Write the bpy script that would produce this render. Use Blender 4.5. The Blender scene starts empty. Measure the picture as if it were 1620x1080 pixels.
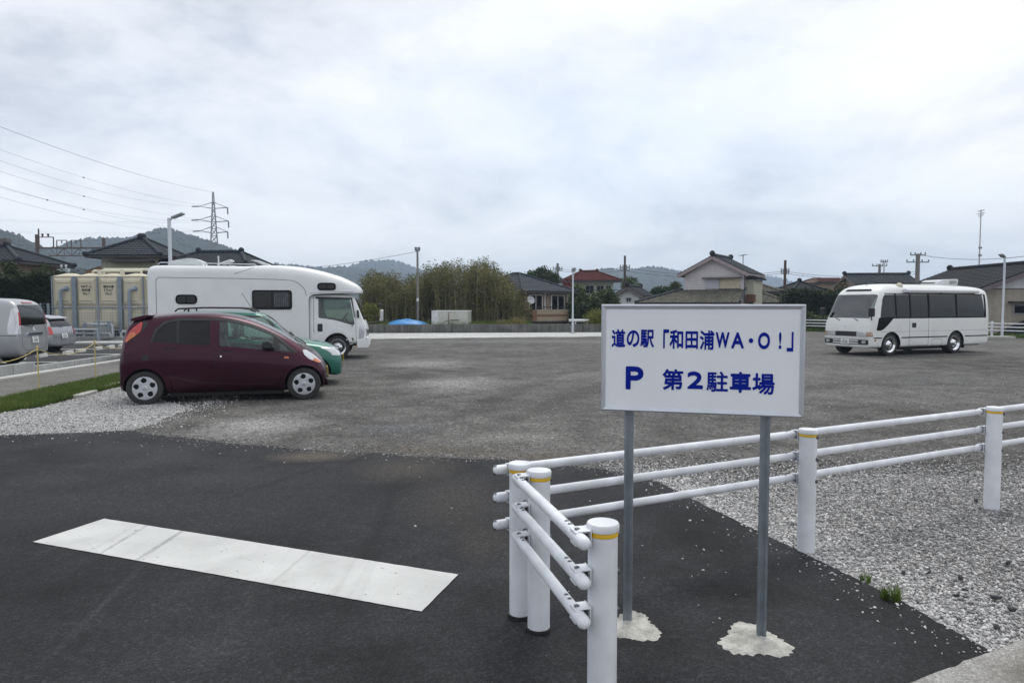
import bpy, bmesh, math, random
import numpy as np
from mathutils import Vector, Matrix
from mathutils.bvhtree import BVHTree
from mathutils.geometry import delaunay_2d_cdt

random.seed(7); np.random.seed(7)
R = math.radians
scene = bpy.context.scene
COL = scene.collection

# ------------------------------------------------------------------ camera
EYE = 1.68; FPX = 1103.0; PITCH = math.atan(58 / 1103.0)
cam_data = bpy.data.cameras.new('camera')
cam_data.sensor_width = 36.0
cam_data.lens = 36.0 * FPX / 1620.0
cam_data.clip_start = 0.05
cam_data.clip_end = 20000
cam = bpy.data.objects.new('camera', cam_data)
COL.objects.link(cam)
cam.location = (0, 0, EYE)
cam.rotation_euler = (R(90) - PITCH, 0, 0)
scene.camera = cam

# ------------------------------------------------------------------ sky and sun
world = bpy.data.worlds.new('World'); scene.world = world; world.use_nodes = True
SUN_EL, SUN_AZ = 63.0, 12.0           # sun behind thin cloud, high ahead
def build_world():
    nt = world.node_tree; N = nt.nodes; L = nt.links
    for n in list(N): N.remove(n)
    out = N.new('ShaderNodeOutputWorld'); bg = N.new('ShaderNodeBackground')
    L.new(bg.outputs[0], out.inputs[0])
    sky = N.new('ShaderNodeTexSky'); sky.sky_type = 'NISHITA'; sky.sun_disc = False
    sky.sun_elevation = R(SUN_EL); sky.sun_rotation = R(SUN_AZ)
    sk = N.new('ShaderNodeMixRGB'); sk.blend_type = 'MULTIPLY'; sk.inputs[0].default_value = 1
    sk.inputs[2].default_value = (0.075, 0.075, 0.075, 1)
    L.new(sky.outputs[0], sk.inputs[1])
    tc = N.new('ShaderNodeTexCoord')
    sep = N.new('ShaderNodeSeparateXYZ'); L.new(tc.outputs['Generated'], sep.inputs[0])
    zz = N.new('ShaderNodeMath'); zz.operation = 'MAXIMUM'; zz.inputs[1].default_value = 0.0
    L.new(sep.outputs[2], zz.inputs[0])
    za = N.new('ShaderNodeMath'); za.operation = 'ADD'; za.inputs[1].default_value = 0.32
    L.new(zz.outputs[0], za.inputs[0])
    dx = N.new('ShaderNodeMath'); dx.operation = 'DIVIDE'; L.new(sep.outputs[0], dx.inputs[0]); L.new(za.outputs[0], dx.inputs[1])
    dy = N.new('ShaderNodeMath'); dy.operation = 'DIVIDE'; L.new(sep.outputs[1], dy.inputs[0]); L.new(za.outputs[0], dy.inputs[1])
    cb = N.new('ShaderNodeCombineXYZ'); L.new(dx.outputs[0], cb.inputs[0]); L.new(dy.outputs[0], cb.inputs[1])
    def noise(scale, detail, rough, off, dist=0.0):
        mp = N.new('ShaderNodeMapping'); mp.inputs['Location'].default_value = off
        L.new(cb.outputs[0], mp.inputs[0])
        n = N.new('ShaderNodeTexNoise'); n.inputs['Scale'].default_value = scale
        n.inputs['Detail'].default_value = detail; n.inputs['Roughness'].default_value = rough
        n.inputs['Distortion'].default_value = dist
        L.new(mp.outputs[0], n.inputs['Vector']); return n
    n1 = noise(0.55, 7, 0.55, (1.2, 6.3, 0.4), 0.3)      # big cloud masses
    n2 = noise(2.1, 9, 0.62, (7.3, 4.2, 2.0), 0.5)        # wisps
    mx = N.new('ShaderNodeMath'); mx.operation = 'MULTIPLY_ADD'; mx.inputs[1].default_value = 0.42
    L.new(n2.outputs['Fac'], mx.inputs[0]); L.new(n1.outputs['Fac'], mx.inputs[2])
    ramp = N.new('ShaderNodeValToRGB'); e = ramp.color_ramp.elements
    e[0].position = 0.57; e[0].color = (0.30, 0.325, 0.375, 1)
    e[1].position = 0.92; e[1].color = (0.645, 0.647, 0.652, 1)
    for p, c in ((0.655, (0.44, 0.462, 0.50, 1)), (0.755, (0.555, 0.567, 0.588, 1))):
        q = ramp.color_ramp.elements.new(p); q.color = c
    L.new(mx.outputs[0], ramp.inputs[0])
    # thin places where the blue above shows through
    n3 = noise(0.42, 5, 0.5, (-4.0, 2.6, 5.0), 0.2)
    hr = N.new('ShaderNodeMapRange'); hr.inputs[1].default_value = 0.47; hr.inputs[2].default_value = 0.68
    hr.inputs[3].default_value = 0.02; hr.inputs[4].default_value = 0.36
    L.new(n3.outputs['Fac'], hr.inputs[0])
    mix = N.new('ShaderNodeMixRGB'); L.new(hr.outputs[0], mix.inputs[0])
    L.new(ramp.outputs[0], mix.inputs[1]); L.new(sk.outputs[0], mix.inputs[2])
    # haze low over the horizon evens the cloud out
    hz = N.new('ShaderNodeMapRange'); hz.inputs[1].default_value = 0.0; hz.inputs[2].default_value = 0.20
    hz.inputs[3].default_value = 0.40; hz.inputs[4].default_value = 0.0
    L.new(zz.outputs[0], hz.inputs[0])
    mix2 = N.new('ShaderNodeMixRGB'); L.new(hz.outputs[0], mix2.inputs[0])
    L.new(mix.outputs[0], mix2.inputs[1]); mix2.inputs[2].default_value = (0.455, 0.473, 0.505, 1)
    L.new(mix2.outputs[0], bg.inputs[0]); bg.inputs[1].default_value = 1.19
build_world()
sun_data = bpy.data.lights.new('sun', 'SUN'); sun_data.energy = 1.0; sun_data.angle = R(25); sun_data.color = (1.0, 0.97, 0.92)
sun = bpy.data.objects.new('sun', sun_data); COL.objects.link(sun)
_sd = -Vector((math.sin(R(SUN_AZ)) * math.cos(R(SUN_EL)), math.cos(R(SUN_AZ)) * math.cos(R(SUN_EL)), math.sin(R(SUN_EL))))
sun.rotation_euler = _sd.to_track_quat('-Z', 'Y').to_euler()
sun.location = (-30, 60, 60)
vs = scene.view_settings
vs.view_transform = 'Standard'; vs.look = 'None'; vs.gamma = 1.0; vs.exposure = 0.72; vs.use_curve_mapping = False
scene.cycles.volume_bounces = 1
scene.cycles.max_bounces = 6; scene.cycles.diffuse_bounces = 3; scene.cycles.glossy_bounces = 3
scene.cycles.transparent_max_bounces = 16

# ------------------------------------------------------------------ measuring helpers
def ray(px, py):
    a = px - 810.0; b = 540.0 - py; c, s = math.cos(PITCH), math.sin(PITCH)
    return Vector((a, FPX * c + b * s, -FPX * s + b * c))
def G(px, py, z=0.0):                 # a point of the ground seen in the photograph
    d = ray(px, py); t = (z - EYE) / d.z
    return Vector((d.x * t, d.y * t, z))
def W(px, py, Y):                     # a point at a known distance
    d = ray(px, py); t = Y / d.y
    return Vector((d.x * t, Y, EYE + d.z * t))

# ------------------------------------------------------------------ materials
MATS = {}
def nodes_of(name):
    m = bpy.data.materials.new(name); m.use_nodes = True
    nt = m.node_tree
    return m, nt.nodes, nt.links, nt.nodes['Principled BSDF']
def M(name, col, rough=0.6, metal=0.0, var=0.12, scale=6.0, bump=0.0, bscale=60.0, coat=0.0, spec=0.5, island=0.0, detail=5, streak=0.0, trans=0.0):
    if name in MATS: return MATS[name]
    m, N, L, b = nodes_of(name)
    b.inputs['Roughness'].default_value = rough; b.inputs['Metallic'].default_value = metal
    b.inputs['Coat Weight'].default_value = coat; b.inputs['Coat Roughness'].default_value = 0.06
    b.inputs['Specular IOR Level'].default_value = spec
    tc = N.new('ShaderNodeTexCoord')
    n = N.new('ShaderNodeTexNoise'); n.inputs['Scale'].default_value = scale; n.inputs['Detail'].default_value = detail
    L.new(tc.outputs['Object'], n.inputs['Vector'])
    r = N.new('ShaderNodeMapRange'); r.inputs[1].default_value = 0.3; r.inputs[2].default_value = 0.7
    r.inputs[3].default_value = 1 - var; r.inputs[4].default_value = 1 + var
    L.new(n.outputs['Fac'], r.inputs[0])
    fac = r.outputs[0]
    if streak:                        # rain streaks running down
        mp = N.new('ShaderNodeMapping'); mp.inputs['Scale'].default_value = (1, 1, 0.06)
        L.new(tc.outputs['Object'], mp.inputs[0])
        n2 = N.new('ShaderNodeTexNoise'); n2.inputs['Scale'].default_value = 7; n2.inputs['Detail'].default_value = 4
        L.new(mp.outputs[0], n2.inputs['Vector'])
        r2 = N.new('ShaderNodeMapRange'); r2.inputs[1].default_value = 0.35; r2.inputs[2].default_value = 0.7
        r2.inputs[3].default_value = 1 + streak * 0.3; r2.inputs[4].default_value = 1 - streak
        L.new(n2.outputs['Fac'], r2.inputs[0])
        k = N.new('ShaderNodeMath'); k.operation = 'MULTIPLY'; L.new(fac, k.inputs[0]); L.new(r2.outputs[0], k.inputs[1]); fac = k.outputs[0]
    if island:
        g = N.new('ShaderNodeNewGeometry')
        r3 = N.new('ShaderNodeMapRange'); r3.inputs[3].default_value = 1 - island; r3.inputs[4].default_value = 1 + island
        L.new(g.outputs['Random Per Island'], r3.inputs[0])
        k = N.new('ShaderNodeMath'); k.operation = 'MULTIPLY'; L.new(fac, k.inputs[0]); L.new(r3.outputs[0], k.inputs[1]); fac = k.outputs[0]
    vm = N.new('ShaderNodeVectorMath'); vm.operation = 'SCALE'
    vm.inputs[0].default_value = col[:3]; L.new(fac, vm.inputs['Scale'])
    L.new(vm.outputs[0], b.inputs['Base Color'])
    if bump:
        n4 = N.new('ShaderNodeTexNoise'); n4.inputs['Scale'].default_value = bscale; n4.inputs['Detail'].default_value = 4
        L.new(tc.outputs['Object'], n4.inputs['Vector'])
        bp = N.new('ShaderNodeBump'); bp.inputs['Strength'].default_value = bump; bp.inputs['Distance'].default_value = 0.02
        L.new(n4.outputs['Fac'], bp.inputs['Height']); L.new(bp.outputs[0], b.inputs['Normal'])
    if trans:
        t = N.new('ShaderNodeBsdfTranslucent'); L.new(vm.outputs[0], t.inputs[0])
        ms = N.new('ShaderNodeMixShader'); ms.inputs[0].default_value = trans
        L.new(b.outputs[0], ms.inputs[1]); L.new(t.outputs[0], ms.inputs[2])
        L.new(ms.outputs[0], N['Material Output'].inputs[0])
    MATS[name] = m
    return m
def glass(name, tint, gl=1.0, ior=1.5):
    if name in MATS: return MATS[name]
    m, N, L, b = nodes_of(name); N.remove(b)
    tr = N.new('ShaderNodeBsdfTransparent'); tr.inputs[0].default_value = (*tint, 1)
    g = N.new('ShaderNodeBsdfGlossy'); g.inputs['Roughness'].default_value = 0.03; g.inputs[0].default_value = (gl, gl, gl, 1)
    f = N.new('ShaderNodeFresnel'); f.inputs[0].default_value = ior
    mx = N.new('ShaderNodeMixShader'); L.new(f.outputs[0], mx.inputs[0]); L.new(tr.outputs[0], mx.inputs[1]); L.new(g.outputs[0], mx.inputs[2])
    L.new(mx.outputs[0], N['Material Output'].inputs[0]); MATS[name] = m
    return m
def paint(name, col, metal=0.0, rough=0.35, coat=1.0, dust=0.08):
    return M(name, col, rough=rough, metal=metal, coat=coat, var=dust, scale=2.5)

WHITE_STEEL = M('white_coated_steel', (0.71, 0.725, 0.76), rough=0.40, var=0.08, scale=9, streak=0.16)
BOLT = M('galvanised_bolt', (0.13, 0.14, 0.15), rough=0.45, metal=0.8, var=0.2, scale=40)
GALV = M('galvanised_steel', (0.23, 0.26, 0.29), rough=0.45, metal=0.6, var=0.16, scale=12, streak=0.12)
ALU = M('brushed_aluminium', (0.55, 0.57, 0.61), rough=0.38, metal=0.75, var=0.06, scale=14)
CONCRETE = M('pale_concrete', (0.38, 0.37, 0.35), rough=0.9, var=0.22, scale=7, bump=0.5, bscale=45)
BLACK = M('black_plastic', (0.015, 0.015, 0.016), rough=0.5, var=0.15)
RUBBER = M('tyre_rubber', (0.028, 0.027, 0.027), rough=0.85, var=0.25, scale=18)
CHROME = M('chrome', (0.72, 0.73, 0.75), rough=0.12, metal=1.0, var=0.03)
SILVER = M('silver_wheel_paint', (0.52, 0.53, 0.56), rough=0.35, metal=0.55, var=0.06)
DARKIN = M('dark_car_interior', (0.030, 0.030, 0.032), rough=0.85, var=0.2)
SEATM = M('grey_seat_cloth', (0.12, 0.12, 0.13), rough=0.9, var=0.2)
UNDER = M('underbody_black', (0.012, 0.012, 0.012), rough=0.9, var=0.2)
GLASS = glass('clear_car_glass', (0.74, 0.83, 0.80))
GLASS_WS = glass('windscreen_glass', (0.62, 0.72, 0.70), 1.0, 2.0)
GLASS_SIDE = glass('green_tinted_side_glass', (0.80, 0.88, 0.85))
GLASS_DARK = glass('dark_privacy_glass', (0.05, 0.055, 0.06), .8)
LENS = M('clear_lamp_lens', (0.55, 0.56, 0.58), rough=0.12, metal=0.35, var=0.12, scale=30, coat=1.0)
REDLENS = M('red_lamp_lens', (0.42, 0.012, 0.012), rough=0.15, coat=1.0, var=0.2, scale=18)
AMBER = M('amber_lamp_lens', (0.50, 0.12, 0.015), rough=0.18, coat=1.0, var=0.2, scale=18)
PLATE_W = M('white_number_plate', (0.72, 0.73, 0.72), rough=0.5, var=0.05)
PLATE_Y = M('yellow_number_plate', (0.62, 0.47, 0.03), rough=0.5, var=0.05)
PLATE_INK = M('number_plate_green_ink', (0.03, 0.10, 0.06), rough=0.6, var=0.1)

# ------------------------------------------------------------------ mesh helpers
class MB:
    def __init__(s): s.v = []; s.f = []; s.mi = []; s.cur = 0
    def add(s, vs, fs):
        o = len(s.v); s.v.extend([tuple(p) for p in vs])
        for f in fs: s.f.append(tuple(i + o for i in f)); s.mi.append(s.cur)
        return s
    def box(s, x0, x1, y0, y1, z0, z1):
        return s.add([(x0,y0,z0),(x1,y0,z0),(x1,y1,z0),(x0,y1,z0),(x0,y0,z1),(x1,y0,z1),(x1,y1,z1),(x0,y1,z1)],
                     [(3,2,1,0),(4,5,6,7),(0,1,5,4),(1,2,6,5),(2,3,7,6),(3,0,4,7)])
    def obox(s, c, ax, ay, az):       # box from a centre and three half-axis vectors
        c, ax, ay, az = Vector(c), Vector(ax), Vector(ay), Vector(az)
        P = [c - ax - ay - az, c + ax - ay - az, c + ax + ay - az, c - ax + ay - az, c - ax - ay + az, c + ax - ay + az, c + ax + ay + az, c - ax + ay + az]
        return s.add(P, [(3,2,1,0),(4,5,6,7),(0,1,5,4),(1,2,6,5),(2,3,7,6),(3,0,4,7)])
    def bar(s, p0, p1, w, h, up=(0,0,1)):   # rectangular bar between two points
        p0, p1 = Vector(p0), Vector(p1); d = (p1 - p0); L = d.length; d = d / L
        sd = d.cross(Vector(up))
        if sd.length < 1e-4: sd = Vector((1,0,0))
        sd.normalize(); u = sd.cross(d)
        return s.obox((p0 + p1) / 2, d * L / 2, sd * w / 2, u * h / 2)
    def cyl(s, p0, p1, r0, r1=None, n=12, caps=True):
        r1 = r0 if r1 is None else r1
        p0, p1 = Vector(p0), Vector(p1); d = (p1 - p0).normalized()
        a = d.orthogonal().normalized(); b = d.cross(a)
        vs = []
        for p, r in ((p0, r0), (p1, r1)):
            for i in range(n):
                t = 2 * math.pi * i / n; vs.append(p + a * math.cos(t) * r + b * math.sin(t) * r)
        fs = [(i, (i + 1) % n, n + (i + 1) % n, n + i) for i in range(n)]
        if caps: fs += [tuple(range(n - 1, -1, -1)), tuple(range(n, 2 * n))]
        return s.add(vs, fs)
    def tube(s, pts, r, n=6, caps=True):
        pts = [Vector(p) for p in pts]; rr = r if isinstance(r, (list, tuple)) else [r] * len(pts)
        a = None; vs = []
        for k, p in enumerate(pts):
            d = (pts[min(k + 1, len(pts) - 1)] - pts[max(k - 1, 0)]).normalized()
            a = d.orthogonal().normalized() if a is None else (a - d * a.dot(d)).normalized()
            b = d.cross(a)
            for i in range(n):
                t = 2 * math.pi * i / n; vs.append(p + (a * math.cos(t) + b * math.sin(t)) * rr[k])
        fs = []
        for k in range(len(pts) - 1):
            for i in range(n): fs.append((k*n+i, k*n+(i+1)%n, (k+1)*n+(i+1)%n, (k+1)*n+i))
        if caps: fs += [tuple(range(n - 1, -1, -1)), tuple(range((len(pts)-1)*n, len(pts)*n))]
        return s.add(vs, fs)
    def lathe(s, prof, n=24, org=(0,0,0), axis=(0,0,1)):   # prof: (radius, height)
        ax = Vector(axis).normalized(); a = ax.orthogonal().normalized(); b = ax.cross(a); o = Vector(org)
        vs = []; fs = []
        for (r, h) in prof:
            for i in range(n):
                t = 2 * math.pi * i / n; vs.append(o + ax * h + (a * math.cos(t) + b * math.sin(t)) * max(r, 1e-4))
        m = len(prof)
        for k in range(m - 1):
            for i in range(n): fs.append((k*n+i, k*n+(i+1)%n, (k+1)*n+(i+1)%n, (k+1)*n+i))
        return s.add(vs, fs)
    def dome(s, c, r, d, n=12, k=4, stretch=1.0):          # half ball bulging along d
        prof = [(r * math.cos(t * math.pi / 2 / k), r * stretch * math.sin(t * math.pi / 2 / k)) for t in range(k + 1)]
        return s.lathe(prof, n, c, d)
    def ball(s, c, r, n=12, k=6):
        prof = [(r * math.sin(t * math.pi / k), -r * math.cos(t * math.pi / k)) for t in range(k + 1)]
        return s.lathe(prof, n, c)
    def prism(s, poly, axis, a, b):   # 2-D outline drawn out along an axis ('x','y','z')
        def P(u, v, w): return {'x': (w, u, v), 'y': (u, w, v), 'z': (u, v, w)}[axis]
        n = len(poly)
        vs = [P(u, v, a) for u, v in poly] + [P(u, v, b) for u, v in poly]
        fs = [tuple(range(n - 1, -1, -1)), tuple(range(n, 2 * n))] + [(i, (i + 1) % n, n + (i + 1) % n, n + i) for i in range(n)]
        return s.add(vs, fs)
    def slab(s, pts, t):              # 3-D polygon given a thickness downwards along its normal
        pts = [Vector(p) for p in pts]; nrm = Vector()
        for i in range(len(pts)): nrm += (pts[i] - pts[0]).cross(pts[(i + 1) % len(pts)] - pts[0])
        nrm.normalize(); n = len(pts)
        return s.add(pts + [p - nrm * t for p in pts], [tuple(range(n)), tuple(range(2*n-1, n-1, -1))] + [(i, n+i, n+(i+1)%n, (i+1)%n) for i in range(n)])
    def build(s, name, mats, parent=None, smooth=None, bevel=None, fix=True):
        me = bpy.data.meshes.new(name); me.from_pydata(s.v, [], s.f)
        if not isinstance(mats, (list, tuple)): mats = [mats]
        for m in mats: me.materials.append(m)
        if len(mats) > 1: me.polygons.foreach_set('material_index', s.mi)
        if fix:
            bm = bmesh.new(); bm.from_mesh(me); bmesh.ops.recalc_face_normals(bm, faces=bm.faces); bm.to_mesh(me); bm.free()
        me.update()
        if smooth:
            me.polygons.foreach_set('use_smooth', [True] * len(me.polygons)); me.set_sharp_from_angle(angle=R(smooth))
        o = bpy.data.objects.new(name, me); COL.objects.link(o)
        if parent is not None: o.parent = parent
        if bevel:
            md = o.modifiers.new('bevel', 'BEVEL'); md.width = bevel; md.segments = 2; md.limit_method = 'ANGLE'; md.angle_limit = R(40)
        return o
def np_mesh(name, verts, faces, mat, parent=None, smooth=False):   # big meshes of equal-sided faces
    verts = np.asarray(verts, dtype=np.float32); faces = np.asarray(faces, dtype=np.int32)
    k = faces.shape[1]; me = bpy.data.meshes.new(name)
    me.vertices.add(len(verts)); me.vertices.foreach_set('co', verts.ravel())
    me.loops.add(faces.size); me.loops.foreach_set('vertex_index', faces.ravel())
    me.polygons.add(len(faces)); me.polygons.foreach_set('loop_start', np.arange(0, faces.size, k, dtype=np.int32))
    try: me.polygons.foreach_set('loop_total', np.full(len(faces), k, dtype=np.int32))
    except Exception: pass
    me.update(calc_edges=True); me.validate()
    if smooth: me.polygons.foreach_set('use_smooth', [True] * len(me.polygons))
    me.materials.append(mat)
    o = bpy.data.objects.new(name, me); COL.objects.link(o)
    if parent is not None: o.parent = parent
    return o
def tag(o, label=None, cat=None, group=None, kind=None):
    if label: o['label'] = label
    if cat: o['category'] = cat
    if group: o['group'] = group
    if kind: o['kind'] = kind
    return o
def thing(name, label, cat, loc=(0,0,0), rz=0.0, group=None):
    o = bpy.data.objects.new(name, None); COL.objects.link(o)
    o.empty_display_size = 0.3
    o.location = loc; o.rotation_euler = (0, 0, rz)
    return tag(o, label, cat, group)
def rnd(poly, r, n=4):                # round the corners of a 2-D outline
    out = []; m = len(poly)
    for i in range(m):
        p = Vector(poly[i]); a = Vector(poly[i-1]) - p; b = Vector(poly[(i+1) % m]) - p
        rr = r[i] if isinstance(r, (list, tuple)) else r
        k = min(rr, a.length * 0.48, b.length * 0.48)
        if k < 1e-4: out.append(tuple(p)); continue
        A = p + a.normalized() * k; B = p + b.normalized() * k
        for t in range(n + 1):
            s = t / n; q = A * (1-s)**2 + p * 2*s*(1-s) + B * s*s; out.append((q.x, q.y))
    return out
def evalmesh(o):
    dg = bpy.context.evaluated_depsgraph_get(); dg.update()
    return bpy.data.meshes.new_from_object(o.evaluated_get(dg), preserve_all_data_layers=True, depsgraph=dg)
def drop(o):
    me = o.data; bpy.data.objects.remove(o, do_unlink=True)
    if me and me.users == 0: bpy.data.meshes.remove(me)
def apply_mods(o):
    me = evalmesh(o); old = o.data; o.modifiers.clear(); o.data = me
    if old.users == 0: bpy.data.meshes.remove(old)
def booldiff(o, cutters):
    for c in cutters:
        md = o.modifiers.new('cut', 'BOOLEAN'); md.operation = 'DIFFERENCE'; md.object = c; md.solver = 'EXACT'
        try: md.material_mode = 'TRANSFER'
        except Exception: pass
    apply_mods(o)
    for c in cutters: drop(c)
def smooth_obj(o, ang=40):
    o.data.polygons.foreach_set('use_smooth', [True] * len(o.data.polygons)); o.data.set_sharp_from_angle(angle=R(ang))

# ================================================================== THE GROUND
def jag(a, b, amp, step=0.06, seed=0):           # a ragged edge from a to b
    rg = random.Random(seed); a = Vector(a[:2]); b = Vector(b[:2]); L = (b - a).length; n = max(2, int(L / step)); nn = (b - a).orthogonal().normalized()
    out = []; w = 0
    for i in range(n):
        w = w * 0.7 + rg.uniform(-amp, amp) * 0.6
        p = a + (b - a) * (i / n) + nn * w * (0 if i == 0 else 1); out.append((p.x, p.y))
    return out
def sheet(name, poly, z, mat, parent=None, thick=0.0):
    bm = bmesh.new()
    vs = [bm.verts.new((p[0], p[1], z)) for p in poly]
    f = bm.faces.new(vs); f.normal_update()
    if f.normal.z < 0: f.normal_flip()
    if thick:
        r = bmesh.ops.extrude_face_region(bm, geom=[f]); vv = [g for g in r['geom'] if isinstance(g, bmesh.types.BMVert)]
        bmesh.ops.translate(bm, verts=vv, vec=(0, 0, thick))
        bmesh.ops.recalc_face_normals(bm, faces=bm.faces)
    bmesh.ops.triangulate(bm, faces=[f for f in bm.faces if len(f.verts) > 4])
    me = bpy.data.meshes.new(name); bm.to_mesh(me); bm.free(); me.materials.append(mat)
    o = bpy.data.objects.new(name, me); COL.objects.link(o)
    if parent: o.parent = parent
    return o
def ground_mat(name, dark, light, patches, stone_scale=55, stone_amt=0.75, big=0.18, mid=1.6, rough=0.92, bump=0.6, contrast=(0.35, 0.68), spec=0.3, fine=220, fine_amt=0.3):
    m, N, L, b = nodes_of(name); b.inputs['Roughness'].default_value = rough; b.inputs['Specular IOR Level'].default_value = spec
    tc = N.new('ShaderNodeTexCoord'); co = tc.outputs['Object']
    def nz(scale, det, ro=0.55):
        n = N.new('ShaderNodeTexNoise'); n.inputs['Scale'].default_value = scale; n.inputs['Detail'].default_value = det; n.inputs['Roughness'].default_value = ro
        L.new(co, n.inputs['Vector']); return n.outputs['Fac']
    def math_(op, a, b_=None, c=None):
        n = N.new('ShaderNodeMath'); n.operation = op
        for i, x in enumerate((a, b_, c)):
            if x is None: continue
            if isinstance(x, (int, float)): n.inputs[i].default_value = x
            else: L.new(x, n.inputs[i])
        return n.outputs[0]
    def rng(x, a, b_, c, d):
        n = N.new('ShaderNodeMapRange'); L.new(x, n.inputs[0])
        for i, q in enumerate((a, b_, c, d)): n.inputs[i+1].default_value = q
        return n.outputs[0]
    n1, n2 = nz(big, 6), nz(mid, 7, 0.62)
    f = math_('MULTIPLY_ADD', n2, 0.55, math_('MULTIPLY', n1, 0.45))
    f = rng(f, contrast[0], contrast[1], 0, 1)
    mix = N.new('ShaderNodeMixRGB'); L.new(f, mix.inputs[0]); mix.inputs[1].default_value = (*dark, 1); mix.inputs[2].default_value = (*light, 1)
    col = mix.outputs[0]; wob = nz(1.1, 6, 0.65); wob2 = nz(9, 4)
    wob = math_('MULTIPLY_ADD', wob2, 0.35, wob)
    for (cx, cy, rx, ry, rot, c, amt, soft) in patches:
        mp = N.new('ShaderNodeMapping'); mp.vector_type = 'TEXTURE'
        mp.inputs['Location'].default_value = (cx, cy, 0); mp.inputs['Rotation'].default_value = (0, 0, rot); mp.inputs['Scale'].default_value = (rx, ry, 1)
        L.new(co, mp.inputs[0])
        ln = N.new('ShaderNodeVectorMath'); ln.operation = 'LENGTH'; L.new(mp.outputs[0], ln.inputs[0])
        d = math_('MULTIPLY_ADD', wob, 1.3, ln.outputs['Value'])
        k = rng(d, 1.85 - soft, 1.85, amt, 0.0)
        mm = N.new('ShaderNodeMixRGB'); L.new(k, mm.inputs[0]); L.new(col, mm.inputs[1]); mm.inputs[2].default_value = (*c, 1); col = mm.outputs[0]
    vo = N.new('ShaderNodeTexVoronoi'); vo.inputs['Scale'].default_value = stone_scale; L.new(co, vo.inputs['Vector'])
    sp = N.new('ShaderNodeSeparateColor'); L.new(vo.outputs['Color'], sp.inputs[0])
    v2 = N.new('ShaderNodeTexVoronoi'); v2.inputs['Scale'].default_value = stone_scale * 0.37; L.new(co, v2.inputs['Vector'])
    sp2 = N.new('ShaderNodeSeparateColor'); L.new(v2.outputs['Color'], sp2.inputs[0])
    s1 = rng(math_('POWER', sp.outputs[0], 2.0), 0, 1, 1 - stone_amt * 0.55, 1 + stone_amt)
    s2 = rng(math_('POWER', sp2.outputs[1], 4.0), 0, 1, 1 - stone_amt * 0.12, 1 + stone_amt * 0.6)
    s3 = rng(nz(fine, 3), 0.3, 0.7, 1 - fine_amt, 1 + fine_amt)
    sc = N.new('ShaderNodeVectorMath'); sc.operation = 'SCALE'; L.new(col, sc.inputs[0]); L.new(math_('MULTIPLY', math_('MULTIPLY', s1, s2), s3), sc.inputs['Scale'])
    L.new(sc.outputs[0], b.inputs['Base Color'])
    bp = N.new('ShaderNodeBump'); bp.inputs['Strength'].default_value = bump; bp.inputs['Distance'].default_value = 0.012
    L.new(math_('MULTIPLY_ADD', vo.outputs['Distance'], -1.0, math_('MULTIPLY', nz(mid * 6, 5), 1.2)), bp.inputs['Height']); L.new(bp.outputs[0], b.inputs['Normal'])
    return m
def gp(px0, px1, py, ry_px, c, amt, soft=0.8, rot=0.0):     # a patch of dust or stain seen in the photograph
    a, b = G(px0, py), G(px1, py); n, f = G((px0+px1)/2, py + ry_px), G((px0+px1)/2, py - ry_px)
    return ((a.x+b.x)/2, a.y, abs(b.x-a.x)/2 * 1.25, (f.y-n.y)/2 * 1.25, rot, c, amt, soft)

def track(a, b, w, c, amt, soft=0.6):        # the worn line a wheel has left
    A, B = G(*a), G(*b); d = B - A
    return ((A.x+B.x)/2, (A.y+B.y)/2, d.length / 2 * 1.2, w, math.atan2(d.y, d.x), c, amt, soft)
PALE = (0.31, 0.305, 0.295); STAIN = (0.055, 0.050, 0.045); TAN = (0.115, 0.10, 0.08)
lot_patches = [
    gp(330, 500, 672, 20, PALE, 0.75), gp(640, 800, 606, 12, PALE, 0.65), gp(600, 740, 575, 7, PALE, 0.55),
    gp(560, 700, 680, 10, (0.11, 0.115, 0.12), 0.7), gp(600, 690, 596, 5, STAIN, 0.8), gp(1370, 1500, 652, 9, STAIN, 0.85), gp(1290, 1380, 645, 6, STAIN, 0.6),
    gp(700, 900, 690, 9, (0.24, 0.235, 0.22), 0.5), gp(860, 960, 640, 8, (0.09, 0.09, 0.085), 0.5), gp(560, 780, 712, 8, TAN, 0.6), gp(760, 1000, 722, 9, TAN, 0.55),
    gp(600, 1000, 540, 3, (0.24, 0.24, 0.235), 0.4), gp(430, 560, 640, 12, (0.10, 0.10, 0.10), 0.5), gp(1090, 1300, 620, 9, (0.19, 0.19, 0.185), 0.5),
    track((640, 690), (900, 585), .35, (.062, .059, .055), .5), track((700, 705), (1000, 590), .30, (.062, .059, .055), .5), track((560, 640), (1100, 570), .5, (.175, .17, .16), .4), track((1080, 640), (1500, 585), .4, (.065, .062, .058), .5), gp(1330, 1620, 600, 10, (0.10, 0.10, 0.10), 0.5), gp(1200, 1290, 690, 12, (0.12, 0.115, 0.105), 0.5)]
LOT = ground_mat('grey_gravel_lot', (0.058, 0.055, 0.051), (0.168, 0.162, 0.153), lot_patches, contrast=(.35, .66), stone_amt=.66, spec=.15)
PALEGRAVEL = ground_mat('pale_crushed_stone', (0.24, 0.235, 0.23), (0.44, 0.435, 0.43), [], stone_scale=38, stone_amt=0.75, mid=2.5)
FARGRAVEL = ground_mat('white_gravel_strip', (0.36, 0.36, 0.35), (0.55, 0.55, 0.54), [], stone_scale=20, stone_amt=0.4, mid=1.0)
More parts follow.
